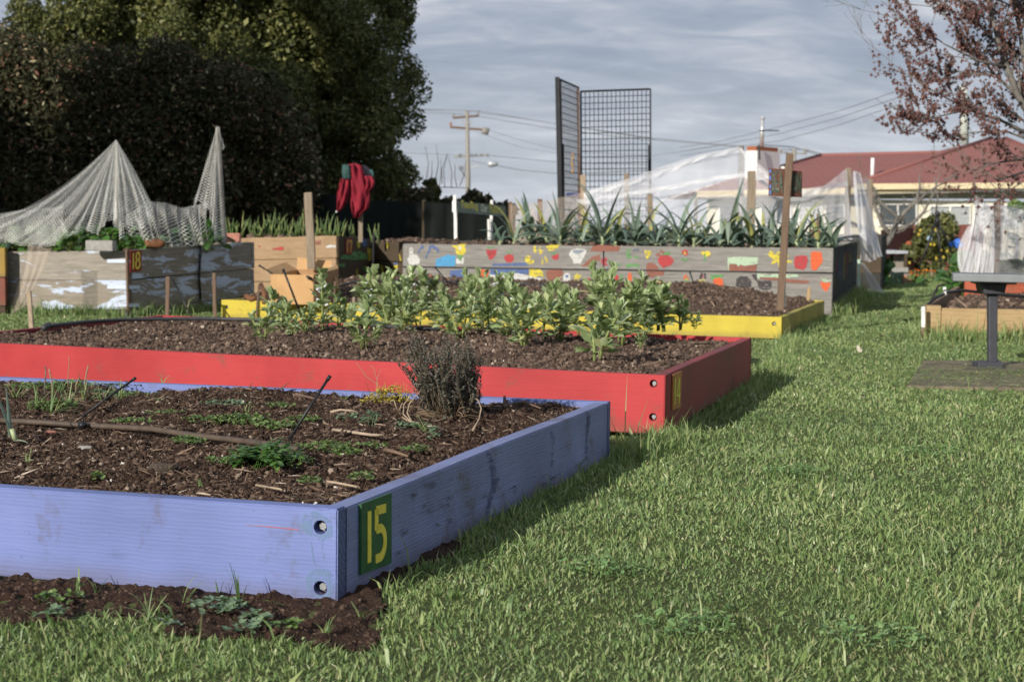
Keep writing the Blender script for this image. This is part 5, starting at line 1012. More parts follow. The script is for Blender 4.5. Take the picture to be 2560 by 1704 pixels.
# thyme bush
def thyme():
    r=random.Random(9); b=Z(1130,1050,zW); rt=empty('thyme_bush',b,'dark woody thyme bush with greyish sprigs in the blue bed','thyme bush'); st=MB(); fo=MB()
    k=mpp(b.y)
    for i in range(290):
        az=r.uniform(0,6.28); el=pi/2-abs(r.gauss(0,.42)); 
        if el<.25: continue
        L=.30*r.uniform(.35,1.05)*(.55+.45*sin(el)**4)*(1-.30*max(0,cos(az))*cos(el)*1.6); q=b+rdir(az,0)*r.uniform(0,.03); c1=q+rdir(az,el*.6)*L*.35; e2=c1+rdir(az+r.uniform(-.9,.9),min(1.5,el+r.uniform(-.15,.4)))*L*.65+V3((-.022*L/.15+r.gauss(0,.008),r.gauss(0,.008),0)); 
        st.tube([q,c1,e2],[.0013,.001,.0006],3,m=0,cap=False)
        if r.random()<.7:
            for _ in range(3):
                s0=c1.lerp(e2,r.uniform(.2,.8)); s1=s0+rdir(r.uniform(0,6.28),r.uniform(.5,1.2))*r.uniform(.02,.05); st.tube([s0,s1],[.0006,.0004],3,cap=False)
                for j in range(7): leafshape(fo,s0.lerp(s1,(j+1)/7),rdir(r.uniform(0,6.28),r.uniform(.1,.9)),V3((0,-.5,1)),.0095*r.uniform(.7,1.2),.006,.1,rows=((0,.3),(.5,1),(1,.2)))
        nn=int(20*L/.16)
        for j in range(nn):
            t_=.30+.70*j/nn; p=c1.lerp(e2,(t_-.3)/.7); a=r.uniform(0,6.28)
            for sg in (0,pi): leafshape(fo,p,rdir(a+sg,r.uniform(.2,.9)),rdir(a,-.3+1.2),0.0105*r.uniform(.7,1.3),.0068,.1,rows=((0,.3),(.5,1),(1,.2)))
    st.build('twigs' if False else 'twig_mass',M['dry'],rt,False); fo.build('foliage',M['thyme'],rt,False)
    dr=MB()
    for i in range(260):
        az=r.uniform(0,6.28) if r.random()<.5 else r.gauss(pi,.7); q=b+rdir(az,0)*r.uniform(0,.07)+V3((0,0,r.uniform(0,.03))); L=r.uniform(.02,.075); e=q+rdir(az+r.uniform(-.8,.8),r.uniform(-.1,.5))*L; dr.tube([q,q.lerp(e,.5)+V3((0,0,.006)),e],[.0012,.0011,.0006],3,cap=False)
    dr.build('dead_twig_skirt',M['dry'],rt)
    # bare curved roots reaching left
    for pts,rr_ in (([(1048,1058),(1020,1052),(1003,1040),(992,1020),(985,1000),(975,1002)],.0036),([(1030,1056),(1008,1035),(1010,1010),(1030,985),(1034,978)],.0022),([(1030,1055),(1018,1032),(1024,1008),(1045,985),(1065,958)],.0025),([(1182,1075),(1198,1048),(1203,1020),(1195,1000),(1180,988)],.0032),([(1003,1040),(1000,1022),(1004,1010)],.0018)):
        P=[Z(x,y,zW+.01) if y>1035 else None for x,y in pts]; yb=b.y-.06
        rb=MB(); rb.tube([p if p is not None else W(x,y,yb) for p,(x,y) in zip(P,pts)],[rr_*(1-.12*i) for i in range(len(pts))],6)
        rb.build('bare_branch',M['palestick'],rt,True)
thyme()
r=random.Random(12); b=Z(965,1008,zW); mb=MB()
for i in range(620):
    az=r.uniform(0,6.28); q=b+V3((max(-.085,min(.085,r.gauss(0,.042))),r.gauss(0,.02),0)); hh_=max(0,.058*(1-((q.x-b.x+(-.02))/.1)**2))*r.random()+.004; p=q+V3((0,0,hh_)); leafshape(mb,p,rdir(az,r.uniform(-.2,.8)),V3((r.uniform(-.5,.5),r.uniform(-.6,.2),1)),.0100*r.uniform(.7,1.4),.0072,.2)
for i in range(22):
    q=b+V3((max(-.07,min(.07,r.gauss(.01,.04))),r.gauss(0,.015),0)); e=q+V3((r.uniform(-.03,.03),0,r.uniform(.03,.085))); mb.tube([q,e],[.0009,.0006],3,cap=False)
    for k in range(3): leafshape(mb,q.lerp(e,.6+.2*k),rdir(r.uniform(0,6.28),.5),V3((0,0,1)),.006,.004,.2)
single(mb,'oregano_plant',M['oreg'],'low oregano plant with yellow leaves left of the thyme bush','oregano')
mb=MB()
for i in range(6):
    pass
for pts in ([(940,975),(942,950),(935,920),(925,912)],[(942,950),(952,922)],[(890,905),(915,940),(950,965)],[(1020,985),(1040,960),(1030,925)]):
    mb=MB(); mb.tube([W(x,y,b.y+.02) for x,y in pts],[.0011]*len(pts),4,cap=False); single(mb,'dry_stalk',M['dry'],{4:'forked thin dry stalk behind the yellow oregano',2:'thin dry stalk branching right behind the oregano',3:'slanting dry stalk left of the oregano'}[len(pts)] if pts[0][0]!=1020 else 'slanting dry stalk between oregano and thyme','dry stalk')
pass
for i,(pts,lab) in enumerate((([(112,960),(115,925),(113,915)],'grey dead stub among the grassy onions, left'),([(130,955),(124,930),(123,922)],'frayed pale dead stub among the grassy onions'),([(170,940),(173,905),(172,890)],'tall thin dead stem against the red board'),([(190,962),(197,945)],'short leaning dead stub'),([(213,950),(218,925),(221,913)],'leaning pale dead stem right of the grassy onions'))):
    bb=Z(pts[0][0],1000 if i<2 else 985,zW); mb=MB(); mb.tube([W(x,y,bb.y) for x,y in [(pts[0][0],985)]+pts],[.0028]*(len(pts)+1) if i!=2 else [.0014]*(len(pts)+1),6); single(mb,'dead_stem',M['dry'] if i!=0 else M['greybark'],lab,'dead stem',smooth=True)
# ------------------------------------------------------------------ nets
class Net:
    def __init__(s): s.V=[];s.Fq=[];s.U=[];s.off=0
    def sheet(s,top,bot,nu=60,nv=24,fold=.03,freq=9,seed=0,sag=0.,gather=0.,bulge=(0,0,0),uvs=1.,jag=0.):
        def lerpc(c,u):
            c=[V3(p) for p in c]
            if len(c)==1: return c[0].copy()
            L=[0]; 
            for a,b in zip(c,c[1:]): L.append(L[-1]+(b-a).length)
            t=u*L[-1]
            for i in range(len(c)-1):
                if t<=L[i+1] or i==len(c)-2:
                    k=(t-L[i])/max(1e-6,L[i+1]-L[i]); return c[i].lerp(c[i+1],min(1,max(0,k)))
        G=np.zeros((nu+1,nv+1,3)); U=np.zeros((nu+1,nv+1,2)); rs=np.random.RandomState(seed); ph=rs.rand(4)*6.28
        wb=max((V3(bot[-1])-V3(bot[0])).length,.1)+.0; 
        for i in range(nu+1):
            u=i/nu; a=lerpc(top,u); b=lerpc(bot,u); 
            for j in range(nv+1):
                v=j/nv; p=a.lerp(b,v); L=(b-a).length
                p.z-=sag*L*4*v*(1-v)*.5
                f=fold*(v**.8 if len(top)==1 else (.35+.65*v)); q=sin(u*freq*6.28+ph[0]+1.2*sin(v*3+ph[1]))+.5*sin(u*freq*2.3*6.28+ph[2]+v*2)+.35*sin(u*freq*4.1*6.28+ph[3]+v*5)
                p.y+=f*q; p.x+=f*.45*sin(u*freq*6.28*1.3+ph[1]+v*2); p+=V3(bulge)*(4*v*(1-v))
                if jag and j==nv: p.z+=jag*(rs.rand()-.5)
                G[i,j]=p; U[i,j]=(u*wb*uvs,v*L*uvs)
        s.V.append(G.reshape(-1,3));s.Fq.append(grid(G)+s.off);s.U.append(U.reshape(-1,2));s.off+=G.shape[0]*G.shape[1]
    def build(s,name,mat,parent=None):
        return add(name,np.concatenate(s.V),[np.concatenate(s.Fq)],mat,parent,smooth=True,uv=np.concatenate(s.U))
def P3(l): return [W(x,y,d) for x,y,d in l]
# left net over bed 18: net on bamboo-like posts
ap=W(290,349,14.5); ap2=W(543,314,14.9)
post(291,352,640,14.52,9,'leaning grey stake holding up the peak of the left net','greybark',name='net_post',cat='post')
post(562,318,612,14.92,11,'tall pale grey pole at the right end of bed 18 holding up the net','polegrey',name='net_post',cat='post',lean=-18,thk=.03)
n=Net()
n.sheet([ap],P3([(-60,585,14.2),(0,600,14.2),(60,615,14.15),(110,618,14.1),(150,612,14.1),(185,590,14.1)]),44,26,.05,3,1,sag=.16)
n.sheet([ap],P3([(185,590,13.8),(215,570,13.9),(240,590,13.9),(262,560,13.95),(288,545,14.0),(300,590,14.0)]),40,26,.05,4,2,sag=.04)
n.sheet([ap],P3([(300,600,14.0),(318,560,14.1),(345,575,14.1),(372,560,14.2),(380,510,14.5)]),40,26,.045,4,3,sag=-.06)
n.sheet([ap],P3([(-60,560,15.2),(40,530,15.3),(100,525,15.4),(200,540,15.4),(330,530,15.3),(382,508,15.0)]),50,22,.03,4,4,sag=.15)
n.sheet(P3([(-60,545,14.6),(30,528,14.6),(100,522,14.6),(160,515,14.6)]),P3([(-60,612,14.3),(30,606,14.2),(100,612,14.15),(170,600,14.1)]),40,16,.05,3,5,bulge=(0,-.1,.04))
n.sheet(P3([(318,540,14.3),(350,515,14.4),(380,503,14.5),(420,508,14.6),(455,520,14.7),(490,512,14.8),(520,505,14.8)]),P3([(325,585,14.05),(365,600,14.1),(410,612,14.3),(450,618,14.5),(500,612,14.6),(520,612,14.8)]),60,16,.055,6,6,bulge=(0,-.12,.06))
n.sheet([ap2],P3([(478,520,14.8),(495,500,14.8),(520,525,14.75),(530,560,14.7),(540,600,14.8),(558,608,14.85)]),44,26,.035,4,7,sag=.03)
n.sheet([ap2],P3([(556,352,14.95),(561,370,14.95),(555,380,14.9)]),14,14,.02,1.5,8)
nL=n.build('garden_net',M['net_left']); tag(nL,'coarse white net draped in two peaks over the greens of bed 18','net')
n=Net(); n.sheet(P3([(70,612,13.6),(130,622,13.6)]),P3([(28,785,13.35),(55,770,13.35)]),14,26,.02,3,9,sag=.1)
tag(n.build('net_tail',M['net_tan']),'twisted loose end of netting hanging down the front of bed 18','net')
# far white nets above the grey bed ---------------------------------
zb2=GA.z
for (px,pt,pb,d,wp,lab,mt) in ((1276,505,606,18.6,10,'short stake at the left end of the far tan netting','stakewood'),(1350,498,600,18.8,12,'second stake inside the far tan netting','stakewood'),(1458,438,600,19.,13,'pale round post between the two black mesh panels','palestick'),(1566,434,600,18.6,12,'grey net post before the right black mesh panel','postwood'),(1625,484,600,17.6,13,'short grey net post among the leeks','postwood'),(1740,495,600,18.2,8,'slim grey stake among the leeks right of centre','postwood'),(1851,364,600,18.8,13,'tallest grey net post left of the chimney','greybark'),(1876,429,600,17.4,19,'broad pale board post under the chimney','postwood'),(2118,420,600,18.6,13,'net post under the right peak of the far net','postwood'),(2172,448,600,20.4,14,'net post at the far right corner of the dark bed','postwood'),(2043,534,600,17.6,7,'thin brown stake among the leeks right of the signpost','stakewood')):
    post(px+ (0),pt,pb,d,wp,lab,mt,name='net_post',cat='post',lean=3 if px>1800 else 0)
n=Net()
n.sheet(P3([(1460,478,18.3),(1570,447,18.3),(1660,415,18.5),(1760,383,18.6),(1850,366,18.8)]),P3([(1460,545,17.8),(1570,560,17.8),(1700,575,17.8),(1850,600,17.8)]),90,30,.018,2.3,11,sag=.06)
n.sheet(P3([(1850,366,18.8),(1885,400,18.5),(1920,430,18.3),(1965,462,18.2),(2010,472,18.1),(2060,465,18.2),(2118,420,18.6)]),P3([(1850,600,17.8),(1950,600,17.7),(2050,600,17.7),(2130,600,17.8)]),90,26,.016,2.3,12)
n.sheet(P3([(1566,436,18.6),(1595,452,19),(1640,462,19.2)]),P3([(1530,480,18.5),(1590,500,18.8),(1650,490,19.2)]),24,14,.02,2,13)
n.sheet(P3([(2118,420,18.7),(2150,450,20),(2172,447,20.3)]),P3([(2122,600,18.),(2150,600,19),(2188,600,20.)]),24,22,.03,2,17)
tag(n.build('garden_net',M['net_far']),'large fine white net slung between posts above the leeks','net')
n=Net() # bunched folds
def band(pts,w0,seed): 
    a=P3(pts); n.sheet(a,[p-V3((0,0,w0*(.6+.8*abs(sin(i*1.7+seed))))) for i,p in enumerate(a)],60,5,.012,7,seed)
band([(1460,482,18.2),(1570,455,18.2),(1660,424,18.4),(1760,388,18.5),(1850,368,18.7)],.045,1)
band([(1440,500,17.9),(1560,482,18.),(1680,462,18.),(1790,440,18.),(1876,431,17.6),(1915,450,17.6)],.04,2)
band([(1876,431,17.6),(1930,462,17.7),(1990,478,17.8),(2050,470,18.0),(2118,452,18.5)],.05,3)
band([(1850,368,18.6),(1890,415,18.3),(1950,465,18.2)],.03,5); band([(1600,520,17.8),(1700,482,17.9),(1800,455,18.)],.025,6)
n.sheet(P3([(2134,427,18.4),(2152,432,18.6)]),P3([(2140,565,17.6),(2160,600,17.5),(2205,640,17.9)]),24,40,.03,3,14,sag=-.04)
n.sheet(P3([(2146,560,17.7),(2180,580,18.)]),P3([(2150,650,17.9),(2175,655,18),(2205,640,18.1)]),20,20,.03,2,15)
n.sheet(P3([(2150,655,17.9),(2162,657,17.9)]),P3([(2180,725,18.2),(2212,733,18.4)]),10,16,.015,1,16)
tag(n.build('garden_net',M['net_thick']),'bunched white netting with its corner hanging down the right end of the dark bed','net')
n=Net()
n.sheet(P3([(1274,512,18.5),(1340,506,18.5),(1400,494,18.5),(1470,478,18.4)]),P3([(1274,606,18.4),(1340,604,18.),(1400,604,17.9),(1470,602,17.9)]),60,24,.04,4,21)
n.sheet(P3([(1274,590,18.3),(1340,575,18.0),(1400,585,17.8)]),P3([(1274,608,18.2),(1340,608,17.8),(1400,608,17.6)]),30,8,.04,4,22)
n.sheet(P3([(1298,530,18.3),(1330,515,18.3)]),P3([(1345,600,17.9),(1368,600,17.9)]),10,16,.02,2,23)
tag(n.build('garden_net',M['net_tan']),'tan fine netting at the left end of the far net, behind the left leek','net')
# net on the right ------------------------------------------------------
NA=W(2412,703,15.6); NB=W(2620,708,15.6); 
o=plank('raised_bed',V3((NA.x,NA.y,.0)),V3((NA.x+2.,NA.y-.2,.0)),NA.z+.0,.05,M['orangewood']); tag(o,'orange-red board of a low bed below the right net','raised bed')
for i,(x,y,h,lab) in enumerate(((2425,680,.45,'leafy green under the left fold of the right net'),(2530,690,.42,'tall dark green plant behind the netted post'),(2560,660,.6,'bushy green plant at the right edge inside the net'),(2500,690,.35,'low dark green plant inside the right net'))):
    b=W(x,y,16.6); b.z=.12; greens(b,.22,h,110,450+i,lab,sz=.09,name='leafy_plant',cat='plant')
post(2484,508,706,15.9,25,'broad brown net post seen through the chicken wire','stakewood',name='net_post',cat='post',lean=12,thk=.03)
post(2444,490,700,16.3,9,'thin grey pole inside the left side of the right net','greybark',name='net_post',cat='post',lean=-3)
n=Net()
n.sheet(P3([(2438,490,16.1),(2446,492,16.1),(2475,512,15.9),(2482,515,15.85)]),P3([(2398,684,15.5),(2420,690,15.5),(2460,692,15.5),(2482,692,15.6)]),60,34,.03,6,31,bulge=(.02,0,0))
n.sheet(P3([(2500,514,15.85),(2540,520,15.8),(2620,540,15.8)]),P3([(2500,650,15.6),(2540,645,15.6),(2620,640,15.6)]),50,24,.045,4,32)
n.sheet(P3([(2420,565,16.0),(2440,560,16.0)]),P3([(2400,680,15.7),(2440,690,15.6)]),24,24,.02,3,34,bulge=(-.05,0,0))
tag(n.build('garden_net',M['net_thick']),'white netting gathered round the posts above the grey bench','net')
n=Net(); n.sheet(P3([(2462,512,15.6),(2560,512,15.6),(2640,520,15.6)]),P3([(2455,695,15.4),(2560,700,15.4),(2640,700,15.4)]),30,16,.01,2,33,uvs=1.)
tag(n.build('wire_netting',M['net_wire']),'diamond wire netting in front of the broad brown post','net')
# ------------------------------------------------------------------ bench
bz=.0; rt=empty('bench',Z(2478,929,.02),'grey bench with thick top on a dark steel pedestal','bench')
d0=9.62; s0=W(2382,684,d0-.0); s1=W(2720,690,d0-.25); mb=MB(); 
a=W(2382,703,d0); b_=a+(W(2750,712,d0-.35)-a).normalized()*1.7; bk=V3((.07,.30,0)); hh=V3((0,0,.046))
mb.hexa([a,b_,b_+bk,a+bk,a+hh,b_+hh,b_+bk+hh,a+bk+hh]); o=mb.build('seat',M['bench'],rt)
md=o.modifiers.new('bv','BEVEL'); md.width=.006; md.segments=3
def blk(x0,x1,y0,y1,d,dep,name,mat='benchleg',tw=1.,bev=.006):
    mb=MB(); A_=W(x0,y1,d);B_=W(x1,y1,d);C_=W(x1+(x1-x0)*(tw-1)/2,y0,d);D_=W(x0-(x1-x0)*(tw-1)/2,y0,d); k=V3((0,dep,0)); C_.y=D_.y=d
    mb.hexa([A_,B_,B_+k,A_+k,D_,C_,C_+k,D_+k]); o=mb.build(name,M[mat],rt); m_=o.modifiers.new('bv','BEVEL'); m_.width=bev; m_.segments=2; return o
kx=mpp(d0)
for off_ in (0,int(1.22/kx)): blk(2452+off_,2543+off_,704+off_*.0139,711+off_*.0139,d0+.02,.22,'seat_plate')
for off_ in (int(1.22/kx),): blk(2462+off_,2512+off_,710+off_*.0139,735+off_*.0139,d0+.04,.16,'bracket',tw=1.24); blk(2473+off_,2494+off_,735+off_*.0139,910+off_*.0139,d0+.08,.05,'leg',tw=1.12); blk(2445+off_,2511+off_,905+off_*.0139,930+off_*.0139,d0+.04,.14,'foot',tw=.98)
blk(2462,2512,710,735,d0+.04,.16,'bracket',tw=1.24); blk(2473,2494,735,910,d0+.08,.05,'leg',tw=1.12); blk(2445,2511,905,930,d0+.04,.14,'foot',tw=.98)
mb=MB(); q=W(2498,901,d0+.1); mb.tube([q-V3((0,0,.02)),q+V3((0,0,.004))],.012,6); mb.build('bolt',M['benchleg'],rt)
mb=MB(); a=V3((SL0.x,SL0.y,-.036));d=V3((SL1.x,SL1.y,-.036));b=a+V3((3,-.1,0));c=d+V3((3,-.1,0)); zz=V3((0,0,.05)); mb.hexa([a,b,c,d,a+zz,b+zz,c+zz,d+zz]); o=mb.build('concrete_pad',M['concrete']); md=o.modifiers.new('bv','BEVEL'); md.width=.01; md.segments=2; tag(o,'mossy brown concrete pad under the grey bench','pad'); o.data.materials.clear(); o.data.materials.append(m_simple('mossy_concrete',(.17,.145,.095),.9,var=.5,scale=9,bump=.8))
# grass clippings on the pad
n_=3200; x=R.uniform(SL0.x,SL0.x+1.6,n_); y=SL0.y+(SL1.y-SL0.y)*np.clip(R.normal(.35,.22,n_),0,1); v,f=scatter(bit_v*np.array([1,1,1]),bit_f,np.stack([x,y,.017+R.rand(n_)*.010],-1),np.stack([np.stack([np.cos(a)*.022,-np.sin(a)*.022,0*a],-1) if False else np.stack([np.cos(a),-np.sin(a),0*a],-1) for a in [R.uniform(0,6.28,n_)]][0:1]*1,1) if False else rs_scale(n_,np.full(n_,.017),.4)*np.array([1,1,.25])[None,:,None])
tag(add('grass_clippings',v,[f],M['onion']),'dried grass clippings strewn over the concrete pad','clippings',kind='stuff')
mb=MB(); q=Z(2148,880,.03); leafshape(mb,q,V3((-.2,.1,1)),V3((0,-1,.2)),.05,.024,.2); leafshape(mb,q,V3((.5,.1,.6)),V3((0,-1,.2)),.03,.02,.2); single(mb,'fallen_leaf',m_simple('pale_leaf',(.5,.45,.36),.8),'pale fallen leaf standing up in the lawn','leaf')
# ------------------------------------------------------------------ jacket on a post
post(902,418,606,18.6,11,'pale square post in bed 17 with the red jacket hung on it','postwood',name='wooden_post',cat='post')
jc=W(893,470,18.55); k=mpp(18.5); rt=empty('jacket',W(893,548,18.5),'red jacket with dark lining and teal cuff hung over a post','jacket')
def cloth(cx0,pts,mat,name,depth=.09,fold=.022,nf=3,seed=0,dc=18.5):
    """pts: list of (y, xl, xr) silhouette rows -> closed folded tube"""
    rows=[];nu=40; rs=random.Random(seed); ph=rs.uniform(0,6)
    for (y,xl,xr) in pts:
        a=W(xl,y,dc);b=W(xr,y,dc); c=(a+b)/2; rx=(b-a).length/2; row=[]
        for i in range(nu):
            t_=2*pi*i/nu; f=1+.0*sin(t_); q=fold*(sin(t_*nf*2+ph+y*.05)+.6*sin(t_*nf*3.3+ph*2-y*.04))*min(1,rx/.05)
            row.append((c.x+cos(t_)*rx*(1-.06*abs(sin(t_*nf))),c.y+sin(t_)*(depth*min(1,rx/.06))+q*(1 if sin(t_)<0 else .3),c.z))
        rows.append(row)
    mb=MB(); 
    for r_ in rows: mb.v+=r_
    for j in range(len(rows)-1):
        for i in range(nu): a=j*nu+i;b=j*nu+(i+1)%nu; mb.f.append((a,a+nu,b+nu,b));mb.m.append(0)
    mb.f.append(tuple(range(nu)));mb.m.append(0); mb.f.append(tuple((len(rows)-1)*nu+i for i in range(nu))[::-1]);mb.m.append(0)
    return mb.build(name,M[mat],rt,True)
cloth(0,[(409,876,892),(413,868,905),(425,865,912),(450,868,920),(480,872,925),(505,874,925),(520,876,922),(532,880,908),(545,884,898)],'jacket','body',seed=1,fold=.030)
cloth(0,[(446,852,874),(460,848,876),(480,843,874),(500,842,870),(512,842,864),(522,842,856),(530,840,845)],'jacket','sleeve',depth=.05,fold=.022,nf=3,seed=2,dc=18.42)
cloth(0,[(412,855,875),(430,855,876),(447,856,877)],'teal','cuff',depth=.05,fold=.008,nf=6,seed=3,dc=18.4)
cloth(0,[(413,896,912),(422,900,928),(440,905,936),(455,905,938),(470,906,936),(482,908,930)],'lining','hood_lining',depth=.07,fold=.02,nf=3,seed=4,dc=18.55)
cloth(0,[(440,900,930),(452,902,937),(466,904,936),(476,905,926),(490,904,916),(503,902,914),(520,903,918)],'jacket','side_panel',depth=.05,fold=.02,nf=3,seed=5,dc=18.47)
cloth(0,[(424,920,932),(434,925,935),(444,930,935)],'teal','second_cuff',depth=.04,fold=.006,nf=4,seed=6,dc=18.5)
mb=MB(); q=W(841,529,18.4); mb.box(q,(.014,.014,.02)); mb.build('toggle',M['silver'],rt); 
# ------------------------------------------------------------------ sign 'Feeding Our Future'
rt=empty('garden_sign',W(1140,607,19.5),'dark green board sign with yellow lettering Feeding Our Future on two white posts','sign')
TLs,TRs=W(1127,502,19.4),W(1252,515,21.2); BLs,BRs=W(1127,530,19.4),W(1252,541,21.2)
post(1140,488,607,19.4,8,None,'white','post',lean=-3,parent=rt,thk=.07); post(1228,501,604,20.9,7,None,'white','post',lean=1,parent=rt,thk=.07); post(1222,548,604,20.8,5,None,'white','brace',lean=-1,parent=rt)
mb=MB(); nn=(TRs-TLs).cross(V3((0,0,1))).normalized(); nn=nn if nn.y<0 else -nn
mb.hexa([BLs+nn*.065,BRs+nn*.065,BRs+nn*.04,BLs+nn*.04,TLs+nn*.065,TRs+nn*.065,TRs+nn*.04,TLs+nn*.04])
bd=mb.build('board',M['sign'],rt)
mb=MB(); q0=BLs+nn*.045;q1=TLs+nn*.045; sd=(TRs-TLs).normalized(); mb.hexa([q0-sd*.02-nn*.02,q0-sd*.001-nn*.02,q0-sd*.001+nn*.025,q0-sd*.02+nn*.025,q1-sd*.02-nn*.02,q1-sd*.001-nn*.02,q1-sd*.001+nn*.025,q1-sd*.02+nn*.025]); mb.build('end_cap',M['white'],rt)
uxs=(TRs-TLs).normalized(); Ls=(TRs-TLs).length
for txt,f0_,f1_,mt,dz in (('Feeding',.10,.42,'signtext',.2),('Our',.475,.61,'signtext2',.2),('Future',.655,.905,'signtext',.22)):
    o_=BLs.lerp(BRs,f0_)+nn*.0655+V3((0,0,.028)); font_mesh(txt,.115 if txt!='Our' else .10,M[mt],'lettering',bd,o_,uxs,V3((0,0,1)),width=(f1_-f0_)*Ls,boldness=.025)
mb=MB(); o_=BLs.lerp(BRs,.88)+nn*.066; mb.poly([o_+V3((0,0,.03)),o_+uxs*.05+V3((0,0,.03)),o_+uxs*.16+V3((0,0,.085)),o_+uxs*.15+V3((0,0,.095)),o_+uxs*.05+V3((0,0,.05))]); mb.build('brush_stroke',M['signtext'],bd)
# ------------------------------------------------------------------ black mesh panels
d1,d2=21.2,23.
def meshpanel(label,TL,TR,BL,BR,nx,ny,fr,post_l=None):
    rt=empty('mesh_panel',(BL+BR)/2,label,'mesh panel','black mesh panels'); mb=MB()
    for i in range(1,nx): mb.tube([TL.lerp(TR,i/nx),BL.lerp(BR,i/nx)],.0055,5,cap=False)
    for j in range(1,ny): mb.tube([TL.lerp(BL,j/ny),TR.lerp(BR,j/ny)],.0055,5,cap=False)
    mb.build('wire_grid',M['steel'],rt)
    for nm,a,b,r_ in (('top_rail',TL,TR,fr),('side_rail',TL,BL,fr),('side_rail',TR,BR,fr*.9),('bottom_rail',BL,BR,fr)):
        m_=MB(); m_.tube([a,b],r_,6); m_.build(nm,M['steel'],rt)
    return rt
b1=lambda x,d,z=.45: V3((W(x,600,d).x,d,z))
rp=meshpanel('tall black wire mesh panel facing the camera',W(1452,229,d2),W(1626,223,d2+.3),b1(1455,d2),b1(1627,d2+.3),16,27,.014)
lp=meshpanel('tall black wire mesh panel seen at a slant with a thick dark post',W(1400,199,d1),W(1446,219,d2-.02),b1(1408,d1),b1(1449,d2-.02),12,27,.014)
def bar(parent,x0,y0,x1,z1,d,w,name='post',mat='steel'):
    a=W(x0,y0,d); b=b1(x1,d,z1); m_=MB(); m_.box(((a+b)/2),(w,w*1.0,(a-b).length)) if abs(a.x-b.x)<.02 else m_.hexa([b+V3(q) for q in ((-w/2,-w/2,0),(w/2,-w/2,0),(w/2,w/2,0),(-w/2,w/2,0))]+[a+V3(q) for q in ((-w/2,-w/2,0),(w/2,-w/2,0),(w/2,w/2,0),(-w/2,w/2,0))]); return m_.build(name,M[mat],parent)
bar(lp,1393,193,1404,.3,d1-.03,.055); bar(lp,1406,360,1411,.3,d1+.1,.035); bar(lp,1444,222,1452,.3,d2-.06,.035,mat='twig'); bar(rp,1623,363,1626,.3,d2+.25,.035)
mb=MB(); mb.box(W(1430,488,d2-.4),(.16,.01,.07)); single(mb,'blue_label',m_simple('dull_blue_tag',(.06,.09,.30),.6),'small dull blue tag at the foot of the slanted mesh panel','tag')
mb=MB(); P=[W(1431+1.5*sin(i*1.3),382+i*6.5,d1+.9) for i in range(9)]; mb.tube(P,[.008+.006*abs(sin(i*2.1)) for i in range(9)],6); single(mb,'dried_vine',M['cardboard'],'short dried brown vine hanging in the slanted mesh panel','vine',smooth=True)
# ------------------------------------------------------------------ shade cloth fence and background plants
FZ=24.
for j,(x0,x1,y0,y1) in enumerate(((560,890,492,484),(890,1060,500,505),(1060,1285,503,524))):
    a=W(x0,y0,FZ);b=W(x1,y1,FZ+.3*j); rt=empty('shade_cloth_fence',V3(((a.x+b.x)/2,FZ,0)),('black shade cloth fence behind the onions left of the jacket','black shade cloth fence right of the jacket under the small hedge','black shade cloth fence behind the garden sign')[j],'fence')
    n=Net(); n.sheet([a,b],[V3((a.x,a.y,0)),V3((b.x,b.y,0))],30,8,.03,5,50+j); n.build('cloth',M['shade'],rt)
    for q in (a,b): m_=MB(); m_.box((q.x,q.y+.05,(q.z+.02)/2),(.05,.05,q.z+.02)); m_.build('post',M['darkwood'],rt)
def leafcloud(n,cent,rad,ls,shell=.55,seed=0,upb=.3,asp=.55):
    rs=np.random.RandomState(seed); cent=np.asarray(cent,float);rad=np.asarray(rad,float); w_=rad.min(axis=1)**2; k=rs.choice(len(cent),n,p=w_/w_.sum())
    d=rs.normal(size=(n,3)); d/=np.linalg.norm(d,axis=1)[:,None]; rr_=shell+(1-shell)*rs.rand(n)**.6; rr_*=1+.10*rs.normal(size=n)*(rs.rand(n)<.25)
    p=cent[k]+d*rad[k]*rr_[:,None]
    nn=d*.6+rs.normal(size=(n,3))*.75; nn[:,2]+=upb; nn/=np.linalg.norm(nn,axis=1)[:,None]; t_=np.cross(nn,rs.normal(size=(n,3))); t_/=np.linalg.norm(t_,axis=1)[:,None]; b_=np.cross(nn,t_); s_=(ls*np.exp(rs.normal(0,.3,n)))[:,None]
    v=np.stack([p-t_*s_,p-b_*s_*asp,p+t_*s_,p+b_*s_*asp],1).reshape(-1,3); f=(np.arange(n)*4)[:,None]+np.array([[0,1,2,3]]); return v,f
def trunk_tree(rt,base,top,r0,limbs,seed,mat='bark'):
    r=random.Random(seed); mb=MB(); mb.tube([base-V3((0,0,.1)),base.lerp(top,.4)+V3((.05,.03,0)),top],[r0,r0*.75,r0*.35],9); mb.build('trunk',M[mat],rt,True)
    for i,q in enumerate(limbs):
        s_=base.lerp(top,r.uniform(.25,.8)); m_=MB(); m_.tube([s_,s_.lerp(q,.5)+V3((0,0,.1)),q],[r0*.4,r0*.25,r0*.1],6); m_.build('limb',M[mat],rt,True)
